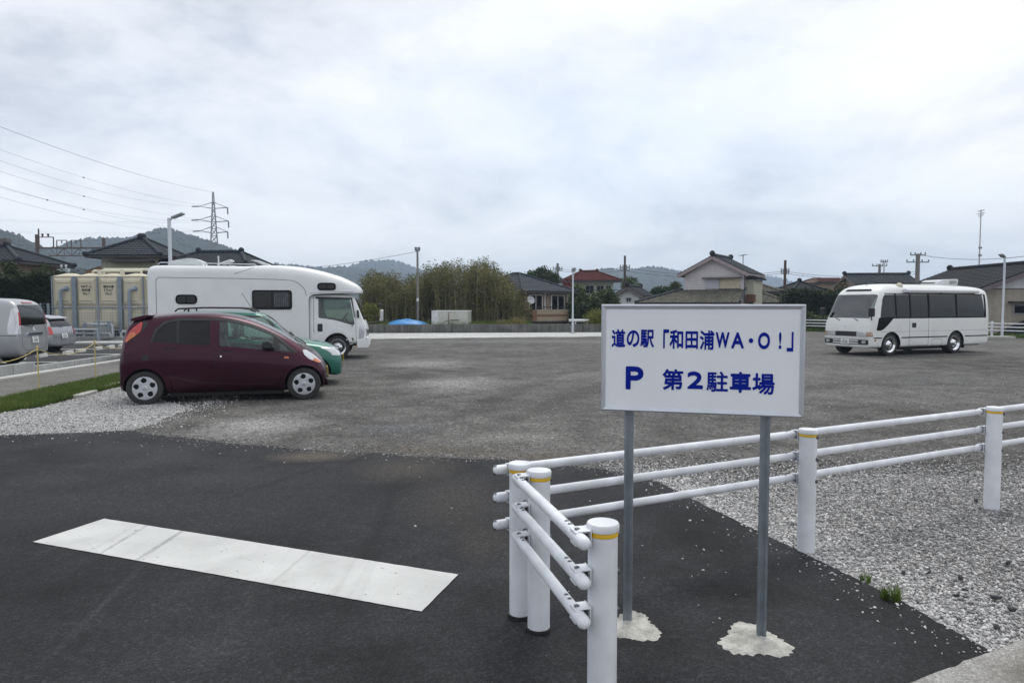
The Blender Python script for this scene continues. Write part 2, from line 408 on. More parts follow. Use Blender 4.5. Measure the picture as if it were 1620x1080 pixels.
ASPH_DUST = [gp(430, 560, 722, 9, TAN, 0.75), gp(560, 720, 742, 20, (0.072, 0.064, 0.055), 0.7), gp(640, 800, 790, 40, (0.052, 0.048, 0.043), 0.7),
    gp(720, 810, 860, 30, (0.050, 0.046, 0.042), 0.6), gp(100, 330, 710, 10, (0.042, 0.043, 0.046), 0.7), gp(240, 600, 760, 14, (0.040, 0.040, 0.042), 0.6),
    gp(200, 420, 930, 30, (0.034, 0.034, 0.036), 0.6), gp(1060, 1300, 940, 30, (0.011, 0.0108, 0.011), 0.8), gp(1000, 1200, 850, 30, (0.011, 0.0108, 0.011), 0.8), gp(0, 160, 760, 14, (0.038, 0.039, 0.042), 0.7), gp(-100, 700, 800, 40, (0.033, 0.034, 0.036), 0.6), track((60, 1060), (235, 888), .035, (.05, .05, .052), .6, .9), track((330, 1075), (420, 900), .05, (.036, .036, .037), .6, .9), track((500, 1075), (640, 745), .09, (.012, .012, .0125), .5, .9), track((330, 800), (520, 735), .09, (.013, .013, .0135), .5, .9)]
ASPHALT = ground_mat('dark_asphalt', (0.0150, 0.0148, 0.0157), (0.041, 0.041, 0.0435), ASPH_DUST, stone_scale=110, stone_amt=0.5, contrast=(.38, .64), big=0.35, mid=1.1, rough=0.85, bump=0.35, fine=320, fine_amt=0.30, spec=0.18)
FIELD = ground_mat('rough_field', (0.05, 0.055, 0.03), (0.11, 0.105, 0.07), [], stone_scale=6, stone_amt=0.5, big=0.03, mid=0.3)
PATHM = ground_mat('worn_grey_path', (0.115, 0.11, 0.10), (0.20, 0.195, 0.185), [], stone_scale=70, stone_amt=0.4, mid=2.2)
LEFTASPH = ground_mat('parking_asphalt', (0.032, 0.032, 0.034), (0.055, 0.055, 0.057), [], stone_scale=90, stone_amt=0.3)
CONC2 = ground_mat('kerb_concrete', (0.22, 0.21, 0.195), (0.42, 0.41, 0.39), [(2.45, 3.05, 0.35, 0.2, 0.4, (0.10, 0.085, 0.06), 0.7, 0.8)], stone_scale=120, stone_amt=0.35, mid=5)

tag(sheet('ground', [(-6000, -300), (6000, -300), (6000, 9000), (-6000, 9000)], -0.05, FIELD), kind='structure')
lot_poly = [(-12.2, -20), (30, -20), (34, 30), (40, 46), (22, 44.8), (6, 42.6), (-11, 41.0), (-11.6, 30)]
tag(sheet('gravel_lot', lot_poly, 0.0, LOT), kind='structure')

# the tarred road in front: its edge against the gravel is broken and uneven
edge_px = [(-80, 696), (0, 690), (110, 686), (200, 682), (290, 694), (380, 704), (480, 712), (580, 718), (690, 724), (800, 729), (900, 738), (980, 748), (1042, 764)]
road = []
for i in range(len(edge_px) - 1): road += jag(G(*edge_px[i]), G(*edge_px[i+1]), 0.05, 0.05, 10 + i)
road_rt = [G(1042, 764), G(1150, 818), G(1290, 886), G(1430, 955), G(1572, 1036)]
for i in range(4): road += jag(road_rt[i], road_rt[i+1], 0.012, 0.03, 60 + i)
k0, k1 = G(1466, 1080), G(1572, 1036); kd = (k1 - k0).normalized(); kn = Vector((kd.y, -kd.x, 0))
kend = k1 - kd * 8
road += [(k1.x, k1.y), (kend.x, kend.y), (-40, -10), (-40, 9.5)]
tag(sheet('asphalt_road', road, 0.012, ASPHALT), kind='structure')

# kerb strip of the pavement at the near right corner
kk = [k1 + kd * 3.2, k1 - kd * 8, k1 - kd * 8 + kn * 0.6, k1 + kd * 3.2 + kn * 0.6]
kp = []
for i, (a, b) in enumerate(((0, 1), (1, 2), (2, 3), (3, 0))): kp += jag(kk[a], kk[b], 0.010 if i == 0 else 0.002, 0.04, 80 + i)
tag(sheet('kerb', kp, -0.03, CONC2, thick=0.058), kind='structure')
# the plot of pale crushed stone behind the fence
plot = [(p.x, p.y) for p in (G(1042, 764), G(1150, 818), G(1290, 886), G(1430, 955), G(1572, 1036))]
kq = k1 + kd * 3.1
plot += [(kq.x, kq.y), (8.4, 7.1), (5.2, 6.6), (3.6, 6.9), (2.3, 6.4)]
tag(sheet('stone_plot', plot, 0.004, PALEGRAVEL), kind='structure')
# pale gravel shoulder on the left, white gravel under the far wall
sh = [G(-60, 693), G(0, 690), G(110, 686), G(200, 682), G(250, 668), G(300, 645), G(240, 628), G(200, 618), G(190, 612), G(125, 629), G(60, 646), G(-60, 657)]
shp = []
for i in range(len(sh)): shp += jag(sh[i], sh[(i+1) % len(sh)], 0.05, 0.08, 120 + i)
tag(sheet('gravel_shoulder', shp, 0.005, PALEGRAVEL), kind='structure')
fs = []
for a, b, q in ((G(585, 536), G(780, 534), 1), (G(780, 534), G(960, 532), 2), (G(960, 532), W(960, 527, 43), 3)): fs += jag((a.x, a.y), (b.x, b.y), 0.35, 0.5, 140 + q)
fs += [(6.2, 42.6), (-11, 41.0), (-10, 37.5)]
tag(sheet('gravel_strip', fs, 0.006, FARGRAVEL), kind='structure')

# worn path, raised parking bay with block kerb on the left
tag(sheet('path', [(-8.9, 9.5), (-8.9, 31), (-11.9, 31), (-11.75, 9.5)], 0.007, PATHM), kind='structure')
BAY = 0.10
tag(sheet('parking_bay', [(-11.72, 9), (-11.9, 24), (-11.6, 30.2), (-40, 30.2), (-40, 9)], BAY, LEFTASPH), kind='structure')
LINEW = M('white_road_paint', (0.70, 0.70, 0.68), rough=0.75, var=0.15, scale=3)
for i, yy in enumerate((16.2, 19.2, 22.3, 25.4)):
    tag(sheet('parking_line', [(-12.6, yy), (-12.6, yy + 0.13), (-18, yy - 1.05), (-18, yy - 1.18)], BAY + 0.004, LINEW), kind='structure')

# stop line, worn by tyres
def stripe_mat():
    m, N, L, b = nodes_of('worn_white_line'); b.inputs['Roughness'].default_value = 0.7
    tc = N.new('ShaderNodeTexCoord'); co = tc.outputs['Object']
    def nz(scale, det, vec=co):
        n = N.new('ShaderNodeTexNoise'); n.inputs['Scale'].default_value = scale; n.inputs['Detail'].default_value = det; L.new(vec, n.inputs['Vector']); return n.outputs['Fac']
    def rng(x, *q):
        n = N.new('ShaderNodeMapRange'); L.new(x, n.inputs[0])
        for i, v in enumerate(q): n.inputs[i+1].default_value = v
        return n.outputs[0]
    def mul(a, b_):
        n = N.new('ShaderNodeMath'); n.operation = 'MULTIPLY'; L.new(a, n.inputs[0]); L.new(b_, n.inputs[1]); return n.outputs[0]
    f = mul(rng(nz(3, 6), 0.3, 0.75, 1.04, 0.80), rng(nz(90, 3), 0.62, 0.74, 1.0, 0.72))
    mp = N.new('ShaderNodeMapping'); mp.inputs['Rotation'].default_value = (0, 0, R(-38)); mp.inputs['Scale'].default_value = (6.5, 0.25, 1); L.new(co, mp.inputs[0])
    f = mul(f, rng(nz(1.4, 3, mp.outputs[0]), 0.58, 0.76, 1.0, 0.80))
    f = mul(f, rng(nz(26, 2), 0.70, 0.76, 1.0, 0.45))
    for (pa, pb, w, k) in (((150, 884), (236, 832), .022, .62), ((212, 892), (296, 838), .030, .58), ((420, 935), (500, 866), .02, .82)):    # tyre marks across the line
        A, B = G(*pa), G(*pb); d = B - A; mp2 = N.new('ShaderNodeMapping'); mp2.vector_type = 'TEXTURE'; mp2.inputs['Location'].default_value = ((A.x+B.x)/2, (A.y+B.y)/2, 0); mp2.inputs['Rotation'].default_value = (0, 0, math.atan2(d.y, d.x)); mp2.inputs['Scale'].default_value = (d.length, w, 1)
        L.new(co, mp2.inputs[0]); ln = N.new('ShaderNodeVectorMath'); ln.operation = 'LENGTH'; L.new(mp2.outputs[0], ln.inputs[0])
        ad = N.new('ShaderNodeMath'); ad.operation = 'MULTIPLY_ADD'; ad.inputs[1].default_value = 1.2; L.new(nz(14, 5), ad.inputs[0]); L.new(ln.outputs['Value'], ad.inputs[2])
        f = mul(f, rng(ad.outputs[0], .75, 1.5, k, 1.0))
    sc = N.new('ShaderNodeVectorMath'); sc.operation = 'SCALE'; sc.inputs[0].default_value = (0.55, 0.55, 0.53); L.new(f, sc.inputs['Scale'])
    L.new(sc.outputs[0], b.inputs['Base Color']); return m
c4 = [G(52, 860), G(165, 823), G(725, 912), G(667, 971)]
sp = []
for i in range(4): sp += jag(c4[i], c4[(i+1) % 4], 0.0022, 0.03, 200 + i)
tag(sheet('stop_line', sp, 0.0165, stripe_mat()), kind='structure')

# ------------------------------------------------------------------ loose stones
def in_poly(x, y, poly):
    inside = np.zeros(len(x), dtype=bool); n = len(poly)
    for i in range(n):
        x0, y0 = poly[i][0], poly[i][1]; x1, y1 = poly[(i+1) % n][0], poly[(i+1) % n][1]
        c = ((y0 > y) != (y1 > y)) & (x < (x1 - x0) * (y - y0) / ((y1 - y0) if y1 != y0 else 1e-9) + x0)
        inside ^= c
    return inside
CUBE = np.array([(-1,-1,-1),(1,-1,-1),(1,1,-1),(-1,1,-1),(-1,-1,1),(1,-1,1),(1,1,1),(-1,1,1)], dtype=np.float32)
CF = np.array([(3,2,1,0),(4,5,6,7),(0,1,5,4),(1,2,6,5),(2,3,7,6),(3,0,4,7)], dtype=np.int32)
def stones(name, x, y, z, size, mat, flat=0.6, parent=None):
    n = len(x); rg = np.random.default_rng(len(x) + 3)
    v = np.tile(CUBE, (n, 1, 1)) * 0.62 + rg.uniform(-0.36, 0.36, (n, 8, 3))
    s = size[:, None] * np.stack([rg.uniform(0.7, 1.35, n), rg.uniform(0.55, 1.0, n), rg.uniform(0.6, 1.1, n) * flat], 1)
    v *= s[:, None, :] * 0.5
    a, b, c = rg.uniform(0, 6.28, n), rg.normal(0, 0.35, n), rg.normal(0, 0.35, n)
    def rot(v, t, i, j):
        ci, si = np.cos(t)[:, None], np.sin(t)[:, None]; p, q = v[:, :, i].copy(), v[:, :, j].copy()
        v[:, :, i] = p * ci - q * si; v[:, :, j] = p * si + q * ci
    rot(v, b, 1, 2); rot(v, c, 0, 2); rot(v, a, 0, 1)
    v += np.stack([x, y, z + size * flat * 0.28], 1)[:, None, :]
    f = (CF[None] + (np.arange(n) * 8)[:, None, None]).reshape(-1, 4)
    return np_mesh(name, v.reshape(-1, 3), f, mat, parent)
def stone_mat(name, cols):
    m, N, L, b = nodes_of(name); b.inputs['Roughness'].default_value = 0.9
    g = N.new('ShaderNodeNewGeometry'); r = N.new('ShaderNodeValToRGB'); r.color_ramp.interpolation = 'CONSTANT'
    e = r.color_ramp.elements; e[0].position = 0; e[0].color = (*cols[0][1], 1); e[1].position = cols[1][0]; e[1].color = (*cols[1][1], 1)
    for p, c in cols[2:]:
        q = e.new(p); q.color = (*c, 1)
    L.new(g.outputs['Random Per Island'], r.inputs[0])
    tc = N.new('ShaderNodeTexCoord'); n = N.new('ShaderNodeTexNoise'); n.inputs['Scale'].default_value = 140; n.inputs['Detail'].default_value = 3; L.new(tc.outputs['Object'], n.inputs['Vector'])
    k = N.new('ShaderNodeMapRange'); k.inputs[1].default_value = .3; k.inputs[2].default_value = .7; k.inputs[3].default_value = .75; k.inputs[4].default_value = 1.2; L.new(n.outputs['Fac'], k.inputs[0])
    s = N.new('ShaderNodeVectorMath'); s.operation = 'SCALE'; L.new(r.outputs[0], s.inputs[0]); L.new(k.outputs[0], s.inputs['Scale']); L.new(s.outputs[0], b.inputs['Base Color'])
    return m
STONE_PALE = stone_mat('pale_chippings', [(0, (0.48, 0.475, 0.47)), (0.18, (0.60, 0.59, 0.58)), (0.36, (0.40, 0.39, 0.375)), (0.52, (0.66, 0.65, 0.64)), (0.64, (0.30, 0.295, 0.29)), (0.78, (0.52, 0.50, 0.48)), (0.92, (0.20, 0.20, 0.205)), (0.98, (0.10, 0.10, 0.105))])
STONE_GREY = stone_mat('grey_chippings', [(0, (0.17, 0.168, 0.165)), (0.22, (0.24, 0.235, 0.23)), (0.42, (0.12, 0.12, 0.12)), (0.62, (0.34, 0.335, 0.33)), (0.74, (0.19, 0.18, 0.165)), (0.88, (0.46, 0.455, 0.45)), (0.96, (0.60, 0.60, 0.59))])
STONE_MID = stone_mat('mixed_chippings', [(0, (0.27, 0.265, 0.26)), (0.2, (0.38, 0.37, 0.36)), (0.36, (0.20, 0.195, 0.19)), (0.55, (0.48, 0.47, 0.46)), (0.63, (0.15, 0.147, 0.143)), (0.78, (0.31, 0.295, 0.28)), (0.90, (0.10, 0.10, 0.103)), (0.96, (0.56, 0.55, 0.54))])
STONE_WHITE = stone_mat('white_chippings', [(0, (0.60, 0.59, 0.57)), (0.3, (0.48, 0.47, 0.45)), (0.6, (0.66, 0.65, 0.63)), (0.85, (0.38, 0.36, 0.33))])
rg = np.random.default_rng(5)
def scatter(n, poly, x0, x1, y0, y1):
    x = rg.uniform(x0, x1, n); y = rg.uniform(y0, y1, n); k = in_poly(x, y, poly); return x[k], y[k]
# dense chippings on the plot: thick near the camera, thinner further back
x, y = scatter(150000, plot, 1.2, 8.0, 3.2, 7.4)
keep = rg.uniform(0, 1, len(x)) < np.clip(4.8 / y, 0.35, 1) ** 1.6; x, y = x[keep], y[keep]
xf = rg.uniform(0.9, 8.2, 30000); yf = 6.3 + np.abs(rg.normal(0, .55, 30000)) + rg.normal(0, .15, 30000)
kf = in_poly(xf, yf, lot_poly) & ~in_poly(xf, yf, road) & ~in_poly(xf, yf, plot); x, y = np.concatenate([x, xf[kf]]), np.concatenate([y, yf[kf]])
ea, eb = np.array(road_rt[0][:2]), np.array(road_rt[-1][:2]); en = np.array([eb[1] - ea[1], ea[0] - eb[0]]); en = en / np.linalg.norm(en)
dist = np.abs((x - ea[0]) * en[0] + (y - ea[1]) * en[1]); pale = rg.uniform(0, 1, len(x)) < np.clip(1.05 - dist * 1.1, .12, 1) 
sz = 0.012 + 0.020 * rg.uniform(0, 1, len(x)) ** 2.2
tag(stones('crushed_stone', x[pale], y[pale], np.full(pale.sum(), 0.004), sz[pale], STONE_PALE), 'pale crushed stone thickest along the asphalt edge behind the white fence', 'gravel', kind='stuff')
tag(stones('grey_crushed_stone', x[~pale], y[~pale], np.full((~pale).sum(), 0.004), sz[~pale], STONE_MID), 'mixed grey crushed stone spread over the plot behind the white fence', 'gravel', kind='stuff')
# shoulder at the left
x, y = scatter(60000, [(p.x, p.y) for p in sh], -9.5, -4.0, 8.4, 15.0)
xf = rg.normal(-5.3, .32, 1800); yf = rg.uniform(9.4, 12.8, 1800); kf = ~in_poly(xf, yf, [(p.x, p.y) for p in sh]) & ~in_poly(xf, yf, road); x, y = np.concatenate([x, xf[kf]]), np.concatenate([y, yf[kf]])
tag(stones('shoulder_stone', x, y, np.full(len(x), 0.005), 0.014 + 0.022 * rg.uniform(0, 1, len(x)) ** 2, STONE_PALE), 'loose pale stones along the shoulder beside the purple car', 'gravel', kind='stuff')
# thinly over the near lot
lot_near = [tuple(p[:2]) for p in (G(200, 682), G(380, 704), G(580, 718), G(800, 729), G(900, 738), G(1042, 764))] + [(2.3, 6.4), (5.2, 6.6), (10.5, 8.2), (14, 16), (-8, 16), (-7.6, 11)]
x, y = scatter(30000, lot_near, -8, 14, 6.2, 16)
keep = rg.uniform(0, 1, len(x)) < np.clip(8.0 / y, 0.3, 1) ** 1.5; x, y = x[keep], y[keep]
tag(stones('lot_stone', x, y, np.zeros(len(x)), 0.008 + 0.018 * rg.uniform(0, 1, len(x)) ** 3, STONE_GREY), 'small grey stones strewn over the gravel lot', 'gravel', kind='stuff')
# a few white chips kicked out onto the tar
px = []; 
e = [Vector(p) for p in road_rt]
for i in range(170):
    t = rg.uniform(0, 3.999); a = e[int(t)].lerp(e[int(t)+1], t % 1); d = abs(rg.normal(0, 0.16)) + 0.01
    px.append((a.x - d * 0.95, a.y - d * 0.3))
for i in range(36): px.append((rg.uniform(0.3, 2.1), rg.uniform(2.6, 6.5)))
for i in range(80): 
    t = rg.uniform(0, 1); px.append((-6.5 + 7 * t, 8.9 - 1.6 * t - abs(rg.normal(0, 0.25))))
for i in range(10): px.append((rg.uniform(-5, 0.5), rg.uniform(3, 7.5)))
for q in ((1105, 912), (1112, 905), (1325, 952), (1420, 999), (1434, 999), (1480, 1025), (1448, 1020), (1490, 1037), (864, 1040), (1245, 877), (1253, 878), (792, 805), (793, 806)):
    p = G(*q); px.append((p.x, p.y))
px = np.array(px); k = in_poly(px[:, 0], px[:, 1], road); px = px[k]
tag(stones('stone_chip', px[:, 0], px[:, 1], np.full(len(px), 0.012), 0.007 + 0.020 * rg.uniform(0, 1, len(px)) ** 2.2, STONE_WHITE, 0.5), 'white stone chips scattered loose on the dark asphalt', 'stones', kind='stuff')
# crumbs of earth and tar along the broken road edge
t = rg.uniform(0, 1, 5000); ep = np.array([tuple(G(*q)[:2]) for q in edge_px]); ti = t * (len(ep) - 1.001); i0 = ti.astype(int); fr = (ti - i0)[:, None]
cp = ep[i0] * (1 - fr) + ep[i0 + 1] * fr + np.stack([rg.normal(0, 0.05, 5000), rg.normal(0.03, 0.13, 5000)], 1)
tag(stones('edge_crumb', cp[:, 0], cp[:, 1], np.full(5000, 0.008), 0.006 + 0.016 * rg.uniform(0, 1, 5000) ** 2, STONE_GREY), 'crumbled grey stones along the broken asphalt edge', 'gravel', kind='stuff')
# some dark cobbles lying singly in the pale stone
DARKST = M('dark_stone', (0.05, 0.05, 0.055), rough=0.85, var=0.3, scale=60)
dk = np.array([tuple(G(*q)[:2]) for q in ((1470, 912), (1430, 912), (1519, 920), (1527, 940), (1513, 950), (1575, 952), (1576, 1000), (1544, 797), (1594, 897), (1600, 972))])
tag(stones('dark_cobble', dk[:, 0], dk[:, 1], np.full(len(dk), 0.02), np.linspace(0.035, 0.05, len(dk)), DARKST, 0.8), 'scattered dark cobbles lying among the pale stones', 'stones', kind='stuff')

# ------------------------------------------------------------------ blades of grass
def blades(name, x, y, z, h, w, mat, lean=0.5, parent=None, seed=3):
    n = len(x); q = np.random.default_rng(seed); a = q.uniform(0, 6.28, n); l = q.uniform(0.1, lean, n) * h; b = a + q.normal(0, 0.4, n) + 1.57
    dx, dy = np.cos(a) * w / 2, np.sin(a) * w / 2; lx, ly = np.cos(b) * l, np.sin(b) * l
    v = np.zeros((n, 5, 3), dtype=np.float32)
    v[:, 0] = np.stack([x - dx, y - dy, z], 1); v[:, 1] = np.stack([x + dx, y + dy, z], 1)
    v[:, 2] = np.stack([x + dx * .8 + lx * .35, y + dy * .8 + ly * .35, z + h * .6], 1); v[:, 3] = np.stack([x - dx * .8 + lx * .35, y - dy * .8 + ly * .35, z + h * .6], 1)
    v[:, 4] = np.stack([x + lx, y + ly, z + h], 1)
    i = (np.arange(n) * 5)[:, None]
    f = np.concatenate([i + np.array([[0, 1, 2]]), i + np.array([[0, 2, 3]]), i + np.array([[3, 2, 4]])])
    return np_mesh(name, v.reshape(-1, 3), f, mat, parent)
def leaf_mat(name, stops, rough=0.55, trans=0.25):
    m, N, L, b = nodes_of(name); b.inputs['Roughness'].default_value = rough; b.inputs['Specular IOR Level'].default_value = 0.3
    g = N.new('ShaderNodeNewGeometry'); tc = N.new('ShaderNodeTexCoord'); n = N.new('ShaderNodeTexNoise'); n.inputs['Scale'].default_value = 0.9; n.inputs['Detail'].default_value = 4
    L.new(tc.outputs['Object'], n.inputs['Vector'])
    ad = N.new('ShaderNodeMath'); ad.operation = 'MULTIPLY_ADD'; ad.inputs[1].default_value = 0.55; L.new(g.outputs['Random Per Island'], ad.inputs[0])
    k = N.new('ShaderNodeMapRange'); k.inputs[1].default_value = .3; k.inputs[2].default_value = .7; k.inputs[3].default_value = 0; k.inputs[4].default_value = .45; L.new(n.outputs['Fac'], k.inputs[0]); L.new(k.outputs[0], ad.inputs[2])
    r = N.new('ShaderNodeValToRGB'); e = r.color_ramp.elements; e[0].position = stops[0][0]; e[0].color = (*stops[0][1], 1); e[1].position = stops[-1][0]; e[1].color = (*stops[-1][1], 1)
    for p, c in stops[1:-1]:
        q = e.new(p); q.color = (*c, 1)
    L.new(ad.outputs[0], r.inputs[0]); L.new(r.outputs[0], b.inputs['Base Color'])
    t = N.new('ShaderNodeBsdfTranslucent'); L.new(r.outputs[0], t.inputs[0]); ms = N.new('ShaderNodeMixShader'); ms.inputs[0].default_value = trans
    L.new(b.outputs[0], ms.inputs[1]); L.new(t.outputs[0], ms.inputs[2]); L.new(ms.outputs[0], N['Material Output'].inputs[0]); return m
GRASS = leaf_mat('green_grass', [(0, (0.06, 0.10, 0.018)), (0.5, (0.10, 0.16, 0.03)), (0.8, (0.16, 0.20, 0.05)), (1, (0.28, 0.25, 0.11))])
gpoly = [(-8.0, 10.2), (-7.75, 11.4), (-7.9, 12.7), (-8.05, 14.2), (-8.3, 18.5), (-9.5, 18.5), (-9.4, 16.7), (-9.25, 15.4), (-9.12, 13.4), (-8.9, 11.9), (-8.7, 10.2)]
SOIL = M('dark_soil', (0.07, 0.065, 0.04), rough=0.95, var=0.3, scale=5)
tag(sheet('verge_soil', gpoly, 0.010, SOIL), kind='structure')
x, y = scatter(110000, gpoly, -9.6, -7.6, 9.8, 18.6)
hh = 0.04 + 0.075 * rg.uniform(0, 1, len(x)) ** 1.6
tag(blades('grass', x, y, np.full(len(x), 0.01), hh, np.full(len(x), 0.009), GRASS), 'strip of short green grass along the edge of the lot', 'grass', kind='stuff')
def tuft(px, py, n, h, spread, label):
    p = G(px, py); th = thing('weed_tuft', label, 'weed', (p.x, p.y, 0.005))
    q = np.random.default_rng(int(px)); a = q.uniform(0, 6.28, n); r = spread * np.sqrt(q.uniform(0, 1, n)); xx, yy = np.cos(a) * r, np.sin(a) * r
    blades('blades', xx, yy, np.zeros(n), h * q.uniform(0.45, 1, n), np.full(n, 0.0045), GRASS, 0.7, th, int(px))
    return th
tuft(1409, 950, 170, 0.10, 0.05, 'bushy green weed tuft where asphalt meets pale stones')
tuft(1368, 922, 60, 0.07, 0.03, 'smaller sparse weed tuft further along the asphalt edge')
# two broken bits of old kerb in the grass
for (a, b, lb) in (((122, 630), (148, 622), 'broken flat kerb stone at the grass edge nearer the camera'), ((166, 615), (190, 608), 'broken flat kerb stone in the grass beside the purple car')):
    A, B = G(*a), G(*b); mb = MB(); mb.bar((A.x, A.y, 0.03), (B.x, B.y, 0.03), 0.16, 0.07)
    tag(mb.build('kerb_stone', CONCRETE, bevel=0.015), lb, 'kerb stone')

# ================================================================== WHITE RAIL FENCES
YELLOW = M('yellow_reflective_band', (0.62, 0.38, 0.01), rough=0.4, var=0.08)
PR = 0.0572; RR = 0.0243; TOP = 0.845; RZ = (0.795, 0.645, 0.495)
def fence_post(root, x, y, bolt_dirs, soil=False):
    p = MB().lathe([(PR, -0.05), (PR, TOP - 0.045)], 28, (x, y, 0)).build('post', WHITE_STEEL, root, smooth=40)
    MB().lathe([(PR + 0.0045, TOP - 0.030), (PR + 0.006, TOP - 0.026), (PR + 0.006, TOP - 0.008), (PR + 0.002, TOP - 0.001), (PR * 0.6, TOP + 0.003), (0, TOP + 0.004)], 28, (x, y, 0)).build('cap', WHITE_STEEL, p, smooth=50)
    MB().lathe([(PR + 0.001, TOP - 0.050), (PR + 0.0022, TOP - 0.049), (PR + 0.0022, TOP - 0.031), (PR + 0.001, TOP - 0.0295)], 28, (x, y, 0)).build('reflective_band', YELLOW, p, smooth=40)
    for dx, dy in bolt_dirs:
        for z in RZ:
            c = Vector((x + dx * (PR - 0.002), y + dy * (PR - 0.002), z)); d = Vector((dx, dy, 0))
            m = MB(); m.cyl(c, c + d * 0.007, 0.014, n=10); m.dome(c + d * 0.007, 0.0115, d, 10, 3, 0.8); m.build('bolt', BOLT, p, smooth=35)
    if soil:
        mb = MB(); q = random.Random(int(x * 100))
        ring = [(x + math.cos(t) * (PR + 0.001 + q.uniform(0, 0.014)), y + math.sin(t) * (PR + 0.001 + q.uniform(0, 0.014))) for t in [i * 6.283 / 22 for i in range(22)]]
        sheet('sealant', ring, 0.0125, M('black_sealant', (0.014, 0.014, 0.014), rough=0.7, var=0.5), p, thick=0.020)
    return p
def bracket(root, px, py, rx, ry, z, along):
    # folded plate that holds the rail off the post: back plate on the post, top and bottom lips over the rail
    P = Vector((px, py, z)); Rr = Vector((rx, ry, z)); d = (Rr - P).normalized(); a = Vector(along)
    dist = (Rr - P).length; m = MB(); t = 0.0022; hw = 0.034
    m.obox(P + d * (PR + 0.003), d * t, a * hw, Vector((0, 0, 0.034)))
    for s in (1, -1):
        mid = (PR + dist) / 2 + 0.004; m.obox(P + d * mid + Vector((0, 0, s * 0.0285)), d * (dist - PR) / 2, a * hw, Vector((0, 0, t)))
    m.obox(P + d * (dist + 0.006), d * 0.012, a * (hw - 0.002), Vector((0, 0, 0.0272)))
    o = m.build('bracket', WHITE_STEEL, root, bevel=0.0015)
    for s in (1, -1):
        c = Rr + Vector((0, 0, s * 0.030)); q = MB(); q.dome(c, 0.0115, (0, 0, s), 10, 3, 0.55); q.build('bolt', BOLT, o, smooth=40)
    c = P + d * (PR + 0.006); q = MB(); q.cyl(c, c + d * 0.012, 0.011, n=6); q.build('nut', BOLT, o)
    return o
def rail(root, a, b, ends=(True, True), rivets=()):
    a, b = Vector(a), Vector(b); d = (b - a).normalized(); m = MB(); m.cyl(a, b, RR, n=16, caps=False)
    if ends[0]: m.cyl(a + d * 0.0, a + d * 0.06, RR + 0.0015, n=16); m.dome(a, RR + 0.0015, -d, 16, 5)
    if ends[1]: m.cyl(b - d * 0.06, b, RR + 0.0015, n=16); m.dome(b, RR + 0.0015, d, 16, 5)
    o = m.build('rail', WHITE_STEEL, root, smooth=50)
    for p in rivets:
        for s in (1, -1):
            c = Vector(p) + Vector((0, 0, s * (RR - 0.002))); q = MB(); q.dome(c, 0.0095, (0, 0, s), 10, 3, 0.6); q.build('rivet', BOLT, o, smooth=40)
    return o
# long fence along the lot
A0, A1 = Vector((0.043, 3.66, 0)), Vector((3.96, 5.68, 0)); da = (A1 - A0).normalized(); sp_ = (A1 - A0).length / 2; na = Vector((-da.y, da.x, 0))
fa = thing('rail_fence', 'long white three-rail fence running from the road corner to the right', 'fence', (0, 0, 0))
OFF = 0.098
for i in range(4):
    p = A0 + da * sp_ * i
    fence_post(fa, p.x, p.y, [(-na.x * .93 + da.x * .37, -na.y * .93 + da.y * .37)] if i else [(-na.x, -na.y), (-da.x*.3 + na.x*.95, -da.y*.3 + na.y*.95)], soil=(i == 0))
    for z in RZ: bracket(fa, p.x, p.y, p.x + na.x * OFF, p.y + na.y * OFF, z, da)
for z in RZ:
    s = A0 + na * OFF - da * 0.085; e_ = A0 + na * OFF + da * (sp_ * 3 + 0.3)
    rv = [A0 + na * OFF + da * (sp_ * i + k) + Vector((0, 0, z)) for i in range(4) for k in (-0.10, 0.055, 0.085)]
    rail(fa, (s.x, s.y, z), (e_.x, e_.y, z), (True, True), rv)
# short fence towards the road
B0, B1 = Vector((0.137, 3.50, 0)), Vector((0.351, 2.65, 0)); db = (B1 - B0).normalized(); nb = Vector((db.y, -db.x, 0))
if nb.x > 0: nb = -nb
fb = thing('rail_fence', 'short white three-rail fence with rounded rail ends nearest the camera', 'fence', (0, 0, 0))
for i, p in enumerate((B0, B1)):
    fence_post(fb, p.x, p.y, [(-nb.x, -nb.y)], soil=(i == 0))
    for z in RZ: bracket(fb, p.x, p.y, p.x + nb.x * 0.105, p.y + nb.y * 0.105, z, db)
for z in RZ:
    s = B0 + nb * 0.105 - db * 0.045; e_ = B1 + nb * 0.105 + db * 0.075
    rv = [B0 + nb * 0.105 + db * k + Vector((0, 0, z)) for k in (0.05, 0.085)] + [B1 + nb * 0.105 - db * k + Vector((0, 0, z)) for k in (0.085, 0.125)]
    rail(fb, (s.x, s.y, z), (e_.x, e_.y, z), (True, True), rv)

# ================================================================== SIGN BOARD
SL, SR_ = Vector((0.463, 3.594, 0)), Vector((1.408, 3.346, 0)); su = (SR_ - SL).normalized(); SW = (SR_ - SL).length; sn = Vector((su.y, -su.x, 0))
if sn.y > 0: sn = -sn
ZB, ZT = 1.136, 1.682
PANEL = M('pale_grey_sign_face', (0.80, 0.815, 0.85), rough=0.45, var=0.03, scale=3)
INK = M('blue_sign_lettering', (0.003, 0.016, 0.27), rough=0.75, var=0.05, spec=.12)
sg = thing('sign_board', 'white parking sign with blue Japanese lettering on two grey steel posts', 'sign', (SL.x, SL.y, 0), math.atan2(su.y, su.x))
